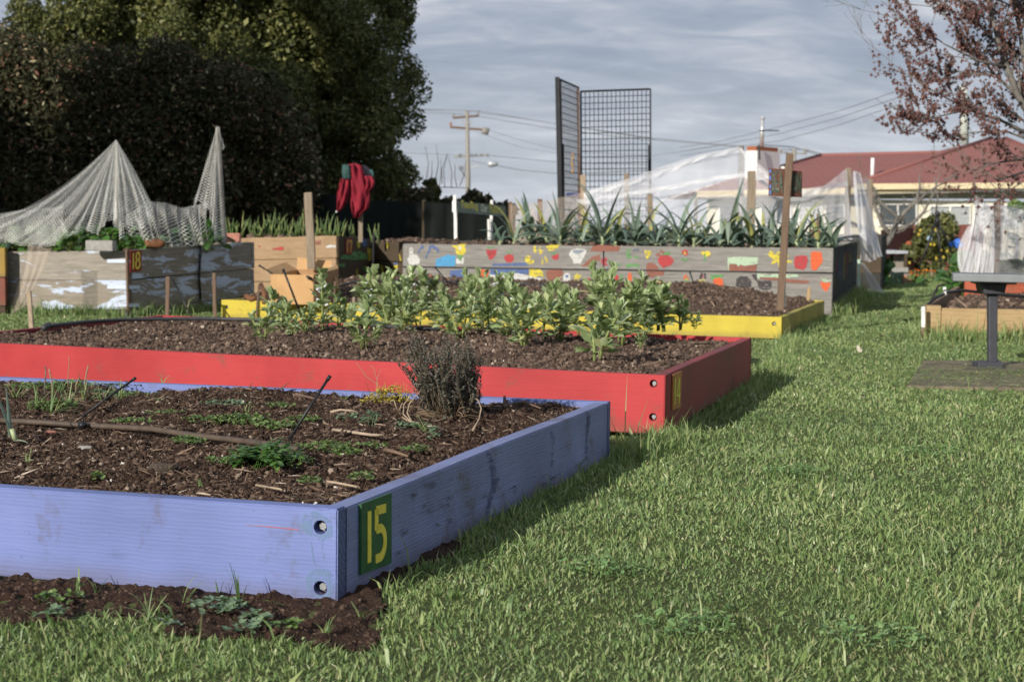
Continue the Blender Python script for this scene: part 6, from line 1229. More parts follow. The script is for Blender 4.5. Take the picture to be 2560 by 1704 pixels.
# big tree
TY=28.; cx_=W(548,300,TY).x; tc_=V3((cx_,TY,3.05)); rt=empty('evergreen_tree',V3((cx_,TY,0)),'huge rounded evergreen tree with sunlit olive crown at the upper left','tree')
rs=np.random.RandomState(4); cs=[];rd_=[]
lobes=[]
for i in range(95):
    d=rs.normal(size=3); d/=np.linalg.norm(d); d[1]=-abs(d[1]) if rs.rand()<.8 else d[1]
    lr=rs.uniform(.45,.95); c=np.array([tc_.x,tc_.y,tc_.z])+d*(np.array([3.5,3.1,4.1])-lr)*rs.uniform(.9,1.03)
    if c[2]<.9: continue
    for j in range(9):
        e=rs.normal(size=3); e/=np.linalg.norm(e); e+=d*.5; r_=rs.uniform(.13,.34); cs.append(c+e*np.array([lr,lr,lr*1.2])*.72); rd_.append((r_,r_,r_*rs.uniform(.9,1.3)))
v,f=leafcloud(330000,cs,rd_,.028,.45,5); v2,f2=leafcloud(130000,[(tc_.x,tc_.y,tc_.z)]*2,[(2.35,2.1,2.9)]*2,.048,.85,6)
add('crown',np.concatenate([v,v2]),[np.concatenate([f,f2+len(v)])],M['tree'],rt)
trunk_tree(rt,V3((cx_,TY,0)),V3((cx_,TY,4.5)),.28,[tc_+V3(q) for q in ((2,-1,1),(-2,-.8,1.2),(1,1,2),(-1,-1.5,0),(1.8,-1.2,-.6))],3)
# hedge
HY=23.5; rt=empty('hedge',W(330,600,HY),'dark photinia hedge with scattered reddish leaves along the left side','hedge'); cs=[];rd_=[]
rs=np.random.RandomState(8)
def htop(px): return np.interp(px,[-260,0,60,110,200,330,400,480,560,640,690,740,780],[30,62,100,135,140,110,108,150,175,215,250,330,470])
for i in range(760):
    px=rs.uniform(-260,765); yt=htop(px)+22; py=yt+(610-yt)*rs.rand()**1.15; d=HY+rs.uniform(-.45,.6)+(.0 if px<600 else .4); c=W(px,py,d); r_=rs.uniform(.2,.42); cs.append(tuple(c)); rd_.append((r_,r_*.9,r_))
v,f=leafcloud(190000,cs,rd_,.034,.4,9,upb=.0,asp=.42); v2,f2=leafcloud(60000,[tuple(W(px,max(htop(px)+90,300) if j else 480,HY+.7)) for px in range(-240,740,60) for j in (0,1)],[(.5,.25,.8)]*34,.055,.3,10)
add('foliage',np.concatenate([v,v2]),[np.concatenate([f,f2+len(v)])],M['hedge'],rt)
for px in (60,260,460,640): a=W(px,600,HY+.5); a.z=0; m_=MB(); m_.tube([a,a+V3((.05,0,1.)),a+V3((-.1,.1,2.2))],[.06,.05,.02],6); m_.build('stem',M['bark'],rt,True)
def bush(px,py0,py1,wpx,d,n,ls,mat,name,label,cat,seed,stem=True):
    rs=np.random.RandomState(seed); c0=W(px,(py0+py1)/2,d); rx=wpx/2*mpp(d); rz_=(py1-py0)/2*mpp(d); rt=empty(name,V3((c0.x,c0.y,max(0,c0.z-rz_))),label,cat); cs=[];rd_=[]
    for i in range(26):
        q=rs.normal(size=3);q/=np.linalg.norm(q); cs.append(np.array(c0)+q*np.array([rx,rx*.8,rz_])*.68); k=rs.uniform(.28,.48)*min(rx,rz_); rd_.append((k,k,k))
    v,f=leafcloud(n,cs,rd_,ls,.3,seed+1); add('foliage',v,[f],M[mat],rt)
    if stem: m_=MB(); b=V3((c0.x,c0.y,c0.z-rz_*1.05)); m_.tube([b,c0],[.03,.012],6); m_.build('stem',M['bark'],rt,True)
    return rt
bush(1020,455,640,150,25.5,16000,.04,'hedge','shrub','dark shrub under the right edge of the big tree','shrub',31)
bush(1105,475,640,120,25.8,12000,.038,'hedge','shrub','dark rounded shrub left of the power pole','shrub',33)
bush(1075,440,520,50,25.6,1800,.04,'tree','shrub','light tipped shoots on the shrub below the big tree','shrub',35,False)
bush(1195,472,560,100,26.5,2600,.04,'hedge','shrub','reddish open shrub behind the garden sign','shrub',37)
bush(1262,505,545,70,27.,1500,.04,'hedge','shrub','low dark shrub at the left end of the tan netting','shrub',39)
mb=MB(); r=random.Random(2)
for x0,y0,x1,y1 in ((1065,455,1063,365),(1088,455,1090,360),(1105,460,1118,385),(1112,470,1120,380),(1128,470,1120,390),(1150,465,1165,400),(1098,468,1102,395),(1142,468,1138,410),(1076,468,1080,400)):
    a=W(x0,y0,25.5);b=W(x1,y1,25.5); mb.tube([a,a.lerp(b,.5)+V3((r.uniform(-.05,.05),0,0)),b],[.008,.006,.003],4)
mb.tube([W(1060,470,25.5),W(1110,468,25.5),W(1170,470,25.5)],.008,4); single(mb,'bare_shoots',M['twig'],'bare upright shoots rising above the dark shrubs','shrub')
# ------------------------------------------------------------------ power pole and lines
PY=110.; k=mpp(PY); rt=empty('power_pole',V3((W(1168,600,PY).x,PY,0)),'grey wooden power pole with crossarms and street lamp behind the shrubs','power pole')
mb=MB(); mb.tube([V3((W(1170,600,PY).x,PY,-.2)),W(1170,450,PY),W(1168,278,PY)],[.17,.16,.11],10); mb.build('pole',M['polegrey'],rt,True)
def arm(x0,y0,x1,y1,w_,nm='crossarm',mt='polegrey'): mb=MB(); a=W(x0,y0,PY);b=W(x1,y1,PY); mb.tube([a,b],w_,4); return mb.build(nm,M[mt],rt)
a1=arm(1132,295,1196,290,.10,mt='twig'); a2=arm(1126,318,1212,325,.10,mt='twig'); a3=arm(1136,393,1222,388,.08); arm(1156,302,1166,318,.03,'brace'); arm(1180,302,1170,318,.03,'brace')
for (x,y0,y1,p_) in ((1133,295,284,a1),(1165,290,278,a1),(1195,291,278,a1),(1127,318,306,a2)): mb=MB(); mb.tube([W(x,y0,PY),W(x,y1,PY)],.07,6); mb.build('insulator',M['polegrey'] if x!=1127 else M['brick'],p_)
mb=MB(); mb.tube([W(1206,325,PY),W(1222,330,PY)],.22,8); mb.build('transformer',M['polegrey'],rt,True)
for x in (1150,1180,1190,1203,1219): mb=MB(); mb.box(W(x,388.5,PY),(.18,.18,.18)); mb.build('insulator',M['wire'],a3)
la=arm(1172,420,1197,413,.05,'lamp_arm','flue'); arm(1178,402,1222,412,.03,'stay','wire')
mb=MB(); mb.tube([W(1220,410,PY),W(1228,410,PY),W(1245,410,PY)],[.18,.22,.12],8); mb.build('lamp_head',M['zinc'],la,True)
mb=MB(); mb.box(W(1153,420,PY),(.3,.3,.25)); mb.build('junction_box',M['wire'],rt); arm(1153,425,1166,446,.07,'cable','wire')
def wire(pts,r_,label):
    mb=MB(); P=[]; 
    for i in range(len(pts)-1):
        (x0,y0,d0_),(x1,y1,d1_)=pts[i],pts[i+1]
        for j in range(12): u=j/12; P.append(W(x0+(x1-x0)*u,y0+(y1-y0)*u+ (0),d0_+(d1_-d0_)*u))
    P.append(W(*pts[-1])); mb.tube(P,r_,4); single(mb,'power_line',M['wire'],label,'power line','power lines across the sky')
wire([(900,268,112),(1165,277,PY),(1300,296,104),(1627,345,95),(1850,366,92)],.026,'top power line running right from the pole behind the mesh panels')
wire([(900,272,112),(1195,277,PY),(1330,300,104),(1640,350,95),(1850,368,92)],.026,'second power line just below the top one, right of the pole')
wire([(900,276,112),(1133,284,PY),(1200,292,PY),(1390,323,103),(1627,352,95)],.026,'third power line dropping from the left end of the upper crossarm')
wire([(1210,322,PY),(1300,350,104),(1400,376,100),(1627,390,95),(1800,365,92)],.016,'faint service line sagging behind the mesh panels')
wire([(1190,330,PY),(1300,368,104),(1440,392,100),(1627,398,95)],.016,'faint lower service line sagging behind the mesh panels')
wire([(960,380,112),(1150,388,PY),(1222,389,PY),(1400,406,103),(1627,412,95)],.026,'power line along the third crossarm at the height of the insulators')
wire([(1245,415,PY),(1300,425,106),(1400,435,103),(1500,432,98),(1640,425,95),(1860,385,92)],.034,'thick cable running right from the street lamp')
for i,(y0,y1) in enumerate(((255,375),(272,385),(290,396))):
    wire([(2245,y0-28,80),(2100,y0+22,85),(1950,y0+62+i*0,90),(1800,y1-22,95),(1700,y1-6,98)],.018,('upper','middle','lower')[i]+' of three thin lines rising to the right behind the red-leaved tree')
rt=empty('power_pole',V3((W(1988,600,100).x,100,0)),'distant power pole just above the red roof right of the chimney','power pole'); mb=MB(); mb.tube([V3((W(1988,600,100).x,100,0)),W(1986,372,100)],.11,8); mb.build('pole',M['polegrey'],rt,True)
mb=MB(); mb.tube([W(1951,381,100),W(2017,385,100)],.06,4); mb.build('crossarm',M['polegrey'],rt)
for x in (1951,1983,2013): mb=MB(); mb.tube([W(x,384,100),W(x,373,100)],.09,6); mb.build('insulator',M['polegrey'],rt)
wire([(1900,362,98),(1985,368,100),(2050,388,100)],.035,'short line at the distant pole above the roof'); wire([(1950,374,100),(2015,374,100),(2060,386,100)],.035,'line on the distant pole crossarm dropping behind the roof')
# ------------------------------------------------------------------ house
HD=50.; k=mpp(HD); rt=empty('house',V3((W(2200,600,HD).x,HD,0)),'long cream house with red hipped roof and white window frames','house')
def poly(name,pts,mat,parent=rt,th=.12):
    mb=MB(); P=[V3(p) for p in pts]; nn=(P[1]-P[0]).cross(P[2]-P[0]).normalized(); nn=nn if nn.y<0 or nn.z>0 else -nn; n=len(P); mb.poly(P[::-1]); mb.poly([p-nn*th for p in P])
    for i in range(n): mb.poly([P[i],P[(i+1)%n],P[(i+1)%n]-nn*th,P[i]-nn*th])
    return mb.build(name,M[mat],parent)
RY=54.5
e0=W(1742,478,HD-.7); e1=W(2640,458,HD-.7); ez=(e0.z+e1.z)/2
r0=W(2052,389,RY); r1=W(2640,375,RY)
poly('roof',[e0,e1,r1,r0],'roof'); r=e0+V3((1.5,9,0)); poly('roof',[e0,r0,V3((r0.x,RY+4,e0.z)),V3((e0.x,RY+4,e0.z))],'roof')
q0=W(2140,459.5,HD-.85); q1=W(2780,455,HD-.85); t0=W(2480,345,RY-1.);t1=W(2514,346,RY-1.)
ro=poly('roof',[q0,q1,t1,t0],'roof',th=.15); poly('roof',[q0,t0,V3((t0.x,RY+5,t0.z-.1)),V3((q0.x-.2,RY+3,q0.z))],'roof')
for a,b in ((r0,e0),(r0,r1),(t0,q0+V3((0,0,.02))),(t1,q1)): mb=MB(); mb.tube([a,b],.07,6); mb.build('ridge_cap',M['roof'],rt,True)
def wallbox(x0,x1,y0,y1,dd,mat,name,dep=.1,parent=None):
    a=W(x0,y1,HD+dd);b=W(x1,y1,HD+dd);c=W(x1,y0,HD+dd);d=W(x0,y0,HD+dd); mb=MB(); kk=V3((0,dep,0)); mb.hexa([a,b,b+kk,a+kk,d,c,c+kk,d+kk]); return mb.build(name,M[mat],parent or rt)
wallbox(1748,2640,472,487,-.75,'fascia','fascia',.05) if False else None
mb=MB(); mb.hexa([e0-V3((0,.03,.17)),e1-V3((0,.03,.17)),e1+V3((0,.02,-.17)),e0+V3((0,.02,-.17)),e0-V3((0,.03,0)),e1-V3((0,.03,0)),e1+V3((0,.02,0)),e0+V3((0,.02,0))]); mb.build('fascia',M['fascia'],rt)
mb=MB(); mb.hexa([q0-V3((0,.03,.17)),q1-V3((0,.03,.17)),q1+V3((0,.02,-.17)),q0+V3((0,.02,-.17)),q0-V3((0,.03,0)),q1-V3((0,.03,0)),q1+V3((0,.02,0)),q0+V3((0,.02,0))]); mb.build('fascia',M['fascia'],rt)
mb=MB(); a=V3((e0.x+.4,HD,0));b=V3((e1.x,HD,0)); kk=V3((0,.15,0)); zz=V3((0,0,e0.z-.16)); mb.hexa([a,b,b+kk,a+kk,a+zz,b+zz,b+zz+kk,a+zz+kk]); wl=mb.build('wall',M['cream'],rt)
mb=MB(); a=V3((e0.x+.2,HD-.7,e0.z-.20));b=V3((e1.x,HD-.7,e1.z-.20)); kk=V3((0,.68,0)); zz=V3((0,0,.02)); mb.hexa([a,b,b+kk,a+kk,a+zz,b+zz,b+zz+kk,a+zz+kk]); mb.build('soffit',M['soffit'],rt)
mb=MB(); a=W(1790,512,HD-.02);b=W(2640,505,HD-.02); 
wallbox(1755,2640,478,497,-.03,'soffit','eave_shade_band',.06)  # grey band on the wall top paints the shade under the eave
def window(x0,x1,y0,y1,ns,lab=None,blind=True):
    f=empty_part('window',W((x0+x1)/2,y1,HD),rt); fr=3.2
    for a_,b_,c_,d_ in ((x0-fr,x1+fr,y0-fr*1.6,y0),(x0-fr,x1+fr,y1,y1+fr),(x0-fr,x0,y0,y1),(x1,x1+fr,y0,y1)): wallbox(a_,b_,c_,d_,-.09,'white','frame',.10,f)
    for i in range(1,ns): xm=x0+(x1-x0)*i/ns; wallbox(xm-2,xm+2,y0,y1,-.08,'white','mullion',.08,f)
    wallbox(x0,x1,y0,y1,-.035,'glass','pane',.01,f)
    if blind:
        mb=MB(); y=y0+3
        while y<y1-2: 
            a=W(x0+2,y+1.6,HD-.045);b=W(x1-2,y+1.6,HD-.045);c=W(x1-2,y,HD-.04);d=W(x0+2,y,HD-.04); mb.poly([a,b,c,d]); y+=3.
        mb.build('blind',M['blind'],f)
def empty_part(name,loc,parent):
    o=bpy.data.objects.new(name,None); C.objects.link(o); setpar(o,parent,Matrix.Translation(V3(loc))); return o
for (x0,x1,y0,y1,ns,bl) in ((1800,1880,517,560,2,False),(1905,1975,515,560,2,False),(2000,2052,514,560,1,True),(2066,2110,514,560,1,False),(2200,2290,512,562,2,False),(2328,2424,517,566,2,True),(2448,2548,516,566,2,True)): window(x0,x1,y0,y1,ns,blind=bl)
# chimney
def cham(x0,x1,y0,y1,d,w3,dep,mat,name,par,rotz=.5):
    c=W((x0+x1)/2,y1,d); zt=W((x0+x1)/2,y0,d).z; w_=w3; mb=MB(); R3=Matrix.Rotation(rotz,3,'Z'); P=[V3((a*w_/2,b*dep/2,0)) for a,b in ((-1,-1),(1,-1),(1,1),(-1,1))]; P=[R3@p for p in P]; mb.hexa([c+p for p in P]+[V3((c.x+p.x,c.y+p.y,zt)) for p in P]); return mb.build(name,M[mat],par)
ch=empty_part('chimney',W(1905,440,51.),rt)
kc=mpp(51.); c=W(1905,470,51.)
def quadbox(xl,xm,xr,yt,yb,name,mat,grow=0.):
    # corner at xm nearest, lit left face xl..xm and shaded right face xm..xr
    dn=50.6; L_=W(xl-grow,yb,dn+.35);M_=W(xm,yb,dn-grow*.01);R_=W(xr+grow,yb,dn+1.0); B_=L_+R_-M_; zt=W(xm,yt,dn).z; P=[L_,M_,R_,B_]; zb=M_.z; P=[V3((p.x,p.y,zb)) for p in P]; mb=MB(); mb.hexa(P+[V3((p.x,p.y,zt)) for p in P]); return mb.build(name,M[mat],ch)
quadbox(1863,1891,1948,376,470,'stack','render',0); quadbox(1867,1891,1945,365,376,'brick_cap','brick',0)
mb=MB(); mb.tube([W(1904,366,51.3),W(1906,298,51.3)],.062*1.0,12); fl_=mb.build('flue',M['flue'],ch,True)
mb=MB(); mb.tube([W(1906,298,51.3),W(1906,295.5,51.3),W(1906,292.5,51.3)],[.06,.11,.03],12); mb.build('flue_cowl',M['zinc'],ch,True)
mb=MB(); mb.tube([W(1898,326,51.2),W(1948,327,51.2)],.018,5); mb.build('flue_bracket',M['steel'],ch); mb=MB(); mb.tube([W(1897,362,50.5),W(1899,400,50.5)],.03,5); mb.build('downpipe',M['steel'],ch)
mb=MB(); q=W(2181,458,52.); mb.tube([W(2180,460,51.),W(2182,395,51.)],.055,8); mb.build('vent_pipe',M['white'],rt,True)
mb=MB(); mb.tube([W(2411,360,58.),W(2410,265,58.),W(2408,215,58.)],.15,10); single(mb,'flue_pole',m_simple('pale_green_pole',(.55,.60,.55),.6),'thick pale pole behind the roof and the red-leaved tree','pole',smooth=True)
# paling fence
def fence(x0,y0,d0_,x1,y1,d1_,n,label,gap=.0):
    a=W(x0,y0,d0_);b=W(x1,y1,d1_); rt=empty('paling_fence',V3(((a.x+b.x)/2,(a.y+b.y)/2,0)),label,'fence'); mb=MB(); u=(b-a)/n; u0=V3((u.x,u.y,0)); r=random.Random(n)
    for i in range(n):
        p=a+u*i; h=p.z+r.uniform(-.02,.02); q=V3((p.x,p.y+r.uniform(-.01,.01),0)); v=u0*.94; kk=V3((0,.02,0)); mb.hexa([q,q+v,q+v+kk,q+kk]+[w_+V3((0,0,h)) for w_ in (q,q+v,q+v+kk,q+kk)])
    mb.build('palings',M['fence'],rt)
    for hz in (.25,.8): m_=MB(); A_=V3((a.x,a.y+.05,hz*a.z));B_=V3((b.x,b.y+.05,hz*b.z)); m_.tube([A_,B_],.04,4); m_.build('rail',M['fence'],rt)
fence(2203,574,33.,2278,561,36.,12,'red-brown paling fence piece rising to the right, left of the lemon tree'); fence(2278,561,36.,2460,563,36.,26,'red-brown paling fence below the house windows behind the lemon tree')
# table, pallet, steps
rt=empty('garden_table',V3((W(2236,680,29).x,29,0)),'low garden table with pale metal top before the paling fence','table'); mb=MB(); a=W(2204,634,28.6);b=W(2270,634,28.6); kk=V3((0,1.2,0)); zz=V3((0,0,.05)); mb.hexa([a,b,b+kk,a+kk,a+zz,b+zz,b+zz+kk,a+zz+kk]); mb.build('top',M['zinc'],rt)
for x in (2207,2266):
    for dy in (.05,1.1): q=W(x,634,28.6); mb=MB(); mb.box((q.x,28.6+dy,q.z/2),(.05,.05,q.z)); mb.build('leg',M['darkwood'],rt)
mb=MB(); a=W(2234,670,28.9);b=W(2262,668,28.9); 
for i in range(7): p=a.lerp(b,i/7); q=a.lerp(b,(i+.8)/7); t_=V3((0,0,W(2248,641,28.9).z-a.z)); kk=V3((0,.03,0)); mb.hexa([p,q,q+kk,p+kk,p+t_,q+t_,q+t_+kk,p+t_+kk])
single(mb,'pallet_panel',m_wood('grey_pallet',(.36,.32,.27),(.26,.23,.19)),'small grey slatted pallet panel leaning under the garden table','pallet')
for i,(x0,x1,y0,y1,d,lab) in enumerate(((2216,2266,668,680,28.4,'upper pale stone slab under the garden table'),(2240,2270,684,694,27.6,'middle pale stone block left of the marigolds'),(2248,2275,697,706,26.6,'lowest pale stone block left of the marigolds'))): brick(x0,x1,y0,y1,d,.3,M['concrete'] if i!=2 else M['pinkbrick'],'stone_block',lab,'stone')
mb=MB(); 
rt=empty('nest_box',W(2212,715,25),'bright green wooden box with a round hole on the lawn','box'); mb=MB(); a,b,c,d=W(2205,716,25.),W(2221,716,25.),W(2221,683,25.),W(2199,683,25.); kk=V3((.02,.25,0)); mb.hexa([a,b,b+kk,a+kk,d,c,c+kk,d+kk]); mb.build('body',M['brightgreen'],rt)
mb=MB(); q=W(2211,693,25.); mb.tube([q-V3((0,.012,0)),q+V3((0,.01,0))],.018,12); mb.build('hole_disc',M['hole'],rt)  # dark disc on the front paints the shade inside the hole
mb=MB(); a,b,c,d=W(2226,712,25.3),W(2250,706,26.5),W(2247,680,26.5),W(2226,682,25.3); kk=V3((.15,.3,0)); mb.hexa([a,b,b+kk,a+kk,d,c,c+kk,d+kk]); single(mb,'green_crate',M['dgreen2'],'bottle green crate beside the bright green box','crate')
mb=MB(); a=W(2148,660,21.3); mb.tube([a,W(2149,770,21.)],.03,6) if False else None
post(2147,648,720,21.2,6,'mint and rust painted corner strip beside the dark bed','mintbox',name='corner_strip',cat='strip')
b=W(2200,690,24.); b.z=0; greens(b,.12,.32,60,470,'dark green leafy plant behind the bright green box','chard','leafy_plant','plant',.08)
# lemon tree, tripod, marigolds, blue thing
rt=empty('lemon_tree',V3((W(2335,690,29).x,29,0)),'small bushy lemon tree with yellow fruit before the fence','tree'); rs=np.random.RandomState(12); cs=[];rd_=[]
for i in range(46):
    px=rs.uniform(2272,2392); py=rs.uniform(545,672); 
    if abs((px-2335)/58)**2+abs((py-610)/62)**2>rs.uniform(.6,1.5): continue
    c=W(px,py,29+rs.uniform(-.3,.4)); cs.append(tuple(c)); q=rs.uniform(.04,.19); rd_.append((q,q,q*1.1))
v,f=leafcloud(9500,cs,rd_,.034,.1,13); add('foliage',v,[f],M['tree'],rt)
mb=MB(); a=V3((W(2330,690,29).x,29,0)); mb.tube([a,W(2332,640,29),W(2335,590,29)],[.035,.03,.015],7); mb.build('trunk',M['palestick'],rt,True); mb=MB(); mb.tube([W(2331,660,29),W(2318,650,29)],.015,5); mb.build('branch',M['palestick'],rt,True)
for i,(x,y) in enumerate(((2301,576),(2338,574),(2297,586),(2327,611),(2336,612),(2353,626),(2368,628),(2341,646),(2359,643),(2274,657))): mb=MB(); q=W(x,y,28.55); mb.tube([q-V3((0,0,.026)),q-V3((0,0,.012)),q+V3((0,0,.012)),q+V3((0,0,.028))],[.006,.02,.02,.004],8); mb.build('lemon',M['lemon'],rt,True)
rt=empty('tripod_sprinkler',V3((W(2345,690,27).x,27,0)),'tall black tripod with a round grey head before the lemon tree','tripod')
for x1_,y1_ in ((2289,690),(2354,694),(2384,645)): mb=MB(); mb.tube([W(2342,548,27),W((2342+x1_)/2+2,(548+y1_)/2,27),W(x1_,y1_,27+(.5 if y1_<650 else 0))],[.022,.018,.012],6); mb.build('leg',M['blackplastic'],rt,True)
mb=MB(); mb.tube([W(2344,566,27),W(2342,540,27)],.035,8); mb.build('hub',M['blackplastic'],rt,True); mb=MB(); mb.tube([W(2344,541,27),W(2344,537,27),W(2344,531,27),W(2344,527,27)],[.02,.045,.045,.015],12); mb.build('head',M['steel'],rt,True)
mb=MB(); r=random.Random(4)
for i in range(7): q=W(2388+r.uniform(-12,12),614+r.uniform(-7,6),27.5); leafshape(mb,q,rdir(r.uniform(0,6.28),r.uniform(-.5,1)),V3((r.uniform(-.3,.3),-1,.2)),.11,.09,.2)
single(mb,'blue_pinwheel',M['bluecloth'],'bright blue crumpled plastic hanging right of the tripod','plastic sheet')
for i,(x,y,mt,lab) in enumerate(((2270,603,'orangewood','small red-orange rag at the left of the lemon tree'),(2322,590,'bluecloth2','pale blue rag in the lemon tree'))):
    mb=MB(); q=W(x,y,28.4); leafshape(mb,q,V3((.6,0,-.7)),V3((0,-1,0)),.09,.06,.2); leafshape(mb,q,V3((-.3,0,-1)),V3((0,-1,0)),.07,.05,.2); single(mb,'rag',M['orangewood'] if i==0 else m_simple('pale_blue_cloth',(.35,.5,.65),.7),lab,'rag')
bush(2405,615,700,60,27.3,2600,.035,'weed','leafy_shrub','light green leafy plant at the left foot of the right net','shrub',61,False)
bush(2320,690,716,150,26.6,3800,.03,'weed','marigold_foliage','low green foliage under the orange marigolds','plant',63,False)
bush(2216,640,690,26,24.6,900,.03,'chard','leafy_shrub','dark green plant standing behind the bright green box','shrub',65,False)
bush(2548,500,550,60,19.,900,.035,'weed','leafy_shrub','light green sprigs above the right net','shrub',67,False)
MG=[(2262,694),(2270,688),(2278,686),(2285,683),(2292,689),(2296,678),(2302,686),(2307,678),(2312,686),(2316,677),(2322,679),(2330,679),(2337,680),(2349,695),(2358,678),(2366,675),(2374,692),(2382,677),(2313,695),(2362,690),(2268,692),(2276,681),(2288,676)]
pm=None
for i,(x,y) in enumerate(MG):
    q=W(x,y,26.4+ (i%3)*.2)
    rt=empty('marigold',q-V3((0,0,.10)),'small bright orange marigold flower in the row before the lemon tree','marigold','marigolds before the lemon tree')
    if pm is None:
        pm=[]; mb=MB(); mb.tube([(0,0,0),(0,0,.10)],.004,4); pm.append(mb.build('stem',M['beanstem'],None,frame=Matrix.Identity(4))); mb=MB()
        for j in range(10): leafshape(mb,V3((0,0,.10)),rdir(j*.63,.5),V3((0,-.3,1)),.038,.026,.2)
        for j in range(6): leafshape(mb,V3((0,0,.10)),rdir(j*1.05,1.1),V3((0,-1,0)),.028,.02,.1)
        pm.append(mb.build('bloom',M['orange'],None,frame=Matrix.Identity(4))); ch=pm
    else:
        ch=[c.copy() for c in pm]; [C.objects.link(c) for c in ch]
    for c in ch: c.parent=rt
    rt.rotation_euler=(0,0,i*1.3)
# ------------------------------------------------------------------ bare fruit trees
def branchtree(name,label,segs,d,mat,seed,depth=3,nb=4,cat='tree',tufts=None,spread=.6,twl=.5,mname='limb',region=None,tmat='catkin'):
    r=random.Random(seed); base=W(segs[0][0][0],segs[0][0][1],d); rt=empty(name,V3((base.x,base.y,0)),label,cat); tips=[]; tw=MB()
    def twig(p,dr,L,rad,lev):
        pts=[p]; q=p.copy(); dd=dr.copy(); n=4
        for i in range(n):
            g_=.07 if tufts else .16; dd=(dd+V3((r.gauss(0,g_),r.gauss(0,g_),r.gauss(.03,g_)))).normalized(); q=q+dd*(L/n); pts.append(q.copy())
        tw.tube(pts,[max(rad*(1-.2*i),.0015) for i in range(n+1)],4 if lev>1 else 5,cap=False)
        for i in range(1,n+1):
            tips.append((pts[i],dd.copy(),lev))
        if lev<depth:
            for i in range(nb):
                a=pts[1+int(r.random()*(n-1))]; dv=(dd+V3((r.gauss(0,spread),r.gauss(0,spread),r.gauss(.12,spread)))).normalized(); twig(a,dv,L*r.uniform(.45,.8),rad*.55,lev+1)
    for si,sg in enumerate(segs):
        P=[W(x,y,d+(s[0] if s else 0)+(0 if not tufts or si<2 else ((si*37)%7-3)*.22*k_/max(1,len(sg)-1))) for k_,(x,y,w_,*s) in enumerate(sg)]; ws=[w_*mpp(d)/2*(.62 if tufts else 1) for _,_,w_,*s in sg]; mb=MB()
        mb.tube(P,ws,8); mb.build('trunk' if sg is segs[0] else 'limb',M[mat],rt,True)
        for i in range(len(P)-1):
            L=(P[i+1]-P[i]).length; k=max(1,int(L/(.11 if tufts else .22)))
            for j in range(k):
                p=P[i].lerp(P[i+1],(j+r.random())/k); dr=(P[i+1]-P[i]).normalized(); dv=(dr*.8+V3((r.gauss(0,.6),r.gauss(0,.6),r.gauss(.15,.5)))).normalized(); twig(p,dv,twl*r.uniform(.5,1.1),max(.003,ws[i]*.35),1)
    tw.build('twig_mass',M[mat],rt,False)
    return rt,tips
rt,_=branchtree('bare_apple_tree','old bare apple tree with lichen-grey limbs before the house',[[(2215,612,16),(2228,590,15),(2240,560,13),(2262,530,11),(2290,505,9),(2300,470,6),(2298,440,4)],[(2228,590,14),(2205,560,10),(2190,520,8),(2185,480,5)],[(2262,560,11),(2230,530,9),(2200,505,7),(2185,470,5),(2160,440,4)],[(2245,575,10),(2280,560,9),(2310,530,7),(2335,480,5),(2350,430,3)],[(2290,505,8),(2320,480,6),(2360,455,4),(2400,430,3)],[(2215,600,12),(2160,570,9),(2100,545,7),(2060,520,5)],[(2340,530,5),(2345,490,4),(2335,440,3)]],31.,'greybark',5,depth=3,nb=3,twl=.55)
# red-leaved tree on the right: limbs grow out of a trunk beyond the frame
RT=13.5
segs=[[(2700,900,60),(2690,640,52),(2660,470,44),(2600,330,36)],[(2600,330,32),(2545,240,26),(2500,120,20),(2470,0,15),(2455,-120,10)],[(2600,330,30),(2560,150,22),(2540,0,16),(2530,-140,10)],[(2545,240,16),(2490,190,11),(2420,110,8),(2350,20,6),(2290,-60,4)],
[(2520,170,14),(2440,150,9),(2360,110,6),(2290,60,4),(2215,40,2.5)],[(2560,330,16),(2500,300,11),(2420,275,8),(2330,225,5),(2250,175,3)],[(2490,190,9),(2400,180,6),(2320,170,4),(2250,200,2.5)],[(2600,400,14),(2540,400,9),(2470,410,6),(2430,440,3)],[(2620,450,14),(2560,430,9),(2500,450,5),(2440,420,3)],[(2600,360,12),(2520,330,8),(2440,330,5),(2370,345,3),(2310,330,2)],[(2470,0,10),(2400,-40,7),(2320,-60,4)],[(2420,275,7),(2350,290,4),(2290,310,2.5)],[(2640,430,18),(2620,480,8),(2560,470,5)],[(2600,330,16),(2640,160,12),(2620,0,9)],[(2540,20,8),(2450,-20,5),(2370,-20,4)],[(2500,120,8),(2430,40,6),(2380,-30,4)],[(2350,20,4),(2270,10,2.5),(2235,-20,2)]]
rt,tips=branchtree('red_tufted_tree','tree with pale limbs and red-brown seed tufts at the upper right',segs,RT,'greybark',8,depth=3,nb=3,twl=.52,tufts=True,spread=.38)
r=random.Random(6); r.shuffle(tips); pts=[]
for p,dr,lev in tips:
    pts.append(p)
zl=W(2300,335,RT).z; pts=[p for p in pts if (p.z>zl or r.random()<.35) and p.x>W(2195,300,RT).x and p.z<W(2300,-260,RT).z][:42000]; N=len(pts); pp=np.array([tuple(p) for p in pts]); rs=np.random.RandomState(3)
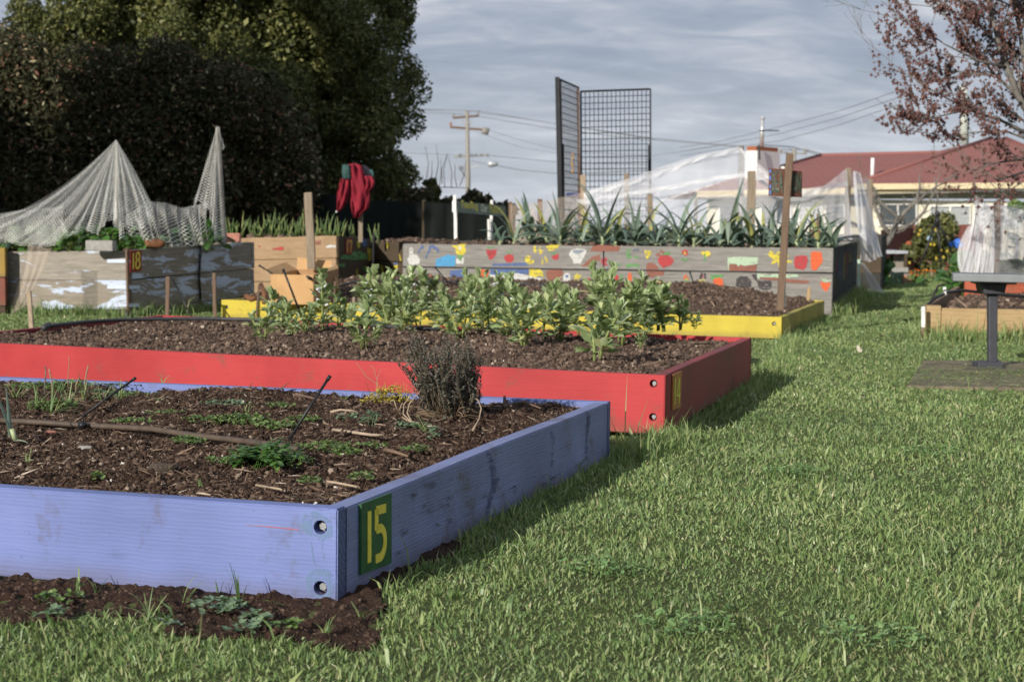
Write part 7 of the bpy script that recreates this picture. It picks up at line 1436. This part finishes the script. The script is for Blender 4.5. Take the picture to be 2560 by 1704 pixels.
# each tuft: a few drooping narrow leaflets
one=MB(); rr_=random.Random(1)
for j in range(7): leafshape(one,V3((0,0,0)),rdir(j*.9,-.9+rr_.uniform(-.35,.5)),rdir(j*.9,.4),.029*rr_.uniform(.7,1.2),.013,.2,rows=((0,.4),(.5,1.),(1,.3)))
tv=np.array(one.v); tf=np.array(one.f); sc_=rs.uniform(.6,1.25,N); aa=rs.uniform(0,6.28,N); Mx=np.zeros((N,3,3)); Mx[:,0,0]=np.cos(aa);Mx[:,0,1]=-np.sin(aa);Mx[:,1,0]=np.sin(aa);Mx[:,1,1]=np.cos(aa);Mx[:,2,2]=1; Mx*=sc_[:,None,None]
v,f=scatter(tv,tf,pp-np.array([0,0,.008]),Mx); add('seed_tufts',v,[f],M['catkin'],rt)
# ------------------------------------------------------------------ unseen trees added on the left, shaped to shade hedge and big tree
for i,(s_,q_,r_x,ztop) in enumerate(((-15.6,8.,2.1,10.4),(-18.6,8.5,1.4,5.7),(-21.2,8.,1.6,5.3))):
    x=s_*.866+q_*.5; y=-s_*.5+q_*.866; cz=ztop*.52; rz_=ztop*.5
    rt=empty('evergreen_tree',V3((x,y,0)),('tallest of three unseen evergreens added beyond the left edge to shade the hedge','middle one of three unseen evergreens added beyond the left edge to shade the hedge','farthest left of three unseen evergreens added beyond the left edge to shade the hedge')[i],'tree'); rs=np.random.RandomState(20+i); cs=[];rd_=[]
    for j in range(110):
        d=rs.normal(size=3);d/=np.linalg.norm(d); cs.append(np.array([x,y,cz])+d*np.array([r_x,r_x,rz_])*.72*rs.rand()**.35); q=rs.uniform(.45,.7); rd_.append((q,q,q*1.3))
    v,f=leafcloud(26000,cs,rd_,.12,.25,21+i); add('crown',v,[f],M['tree'],rt); mb=MB(); mb.tube([(x,y,-.1),(x,y,cz)],[.2,.1],8); mb.build('trunk',M['bark'],rt,True)

# scattered clover and dandelion rosettes in the lawn
r=random.Random(44)
M['clover']=m_leaf('clover_leaves',[(0.,(.10,.20,.07)),(.6,(.19,.32,.11)),(1.,(.28,.40,.17))],.25,.5,.4)
for i,(x,y,lab) in enumerate(((1980,1180,'clover-like patch in the middle of the lawn'),(2180,1590,'broad-leaved rosette near the lower right corner'),(1500,1420,'small clover patch in the lawn right of number 15'),(2330,1130,'flat weed patch in the lawn before the concrete pad'),(1720,1560,'low clover patch in the foreground lawn'))):
    weed(x,y,.010,.10,.026,70,900+i,lab,'clover',sz=.013)
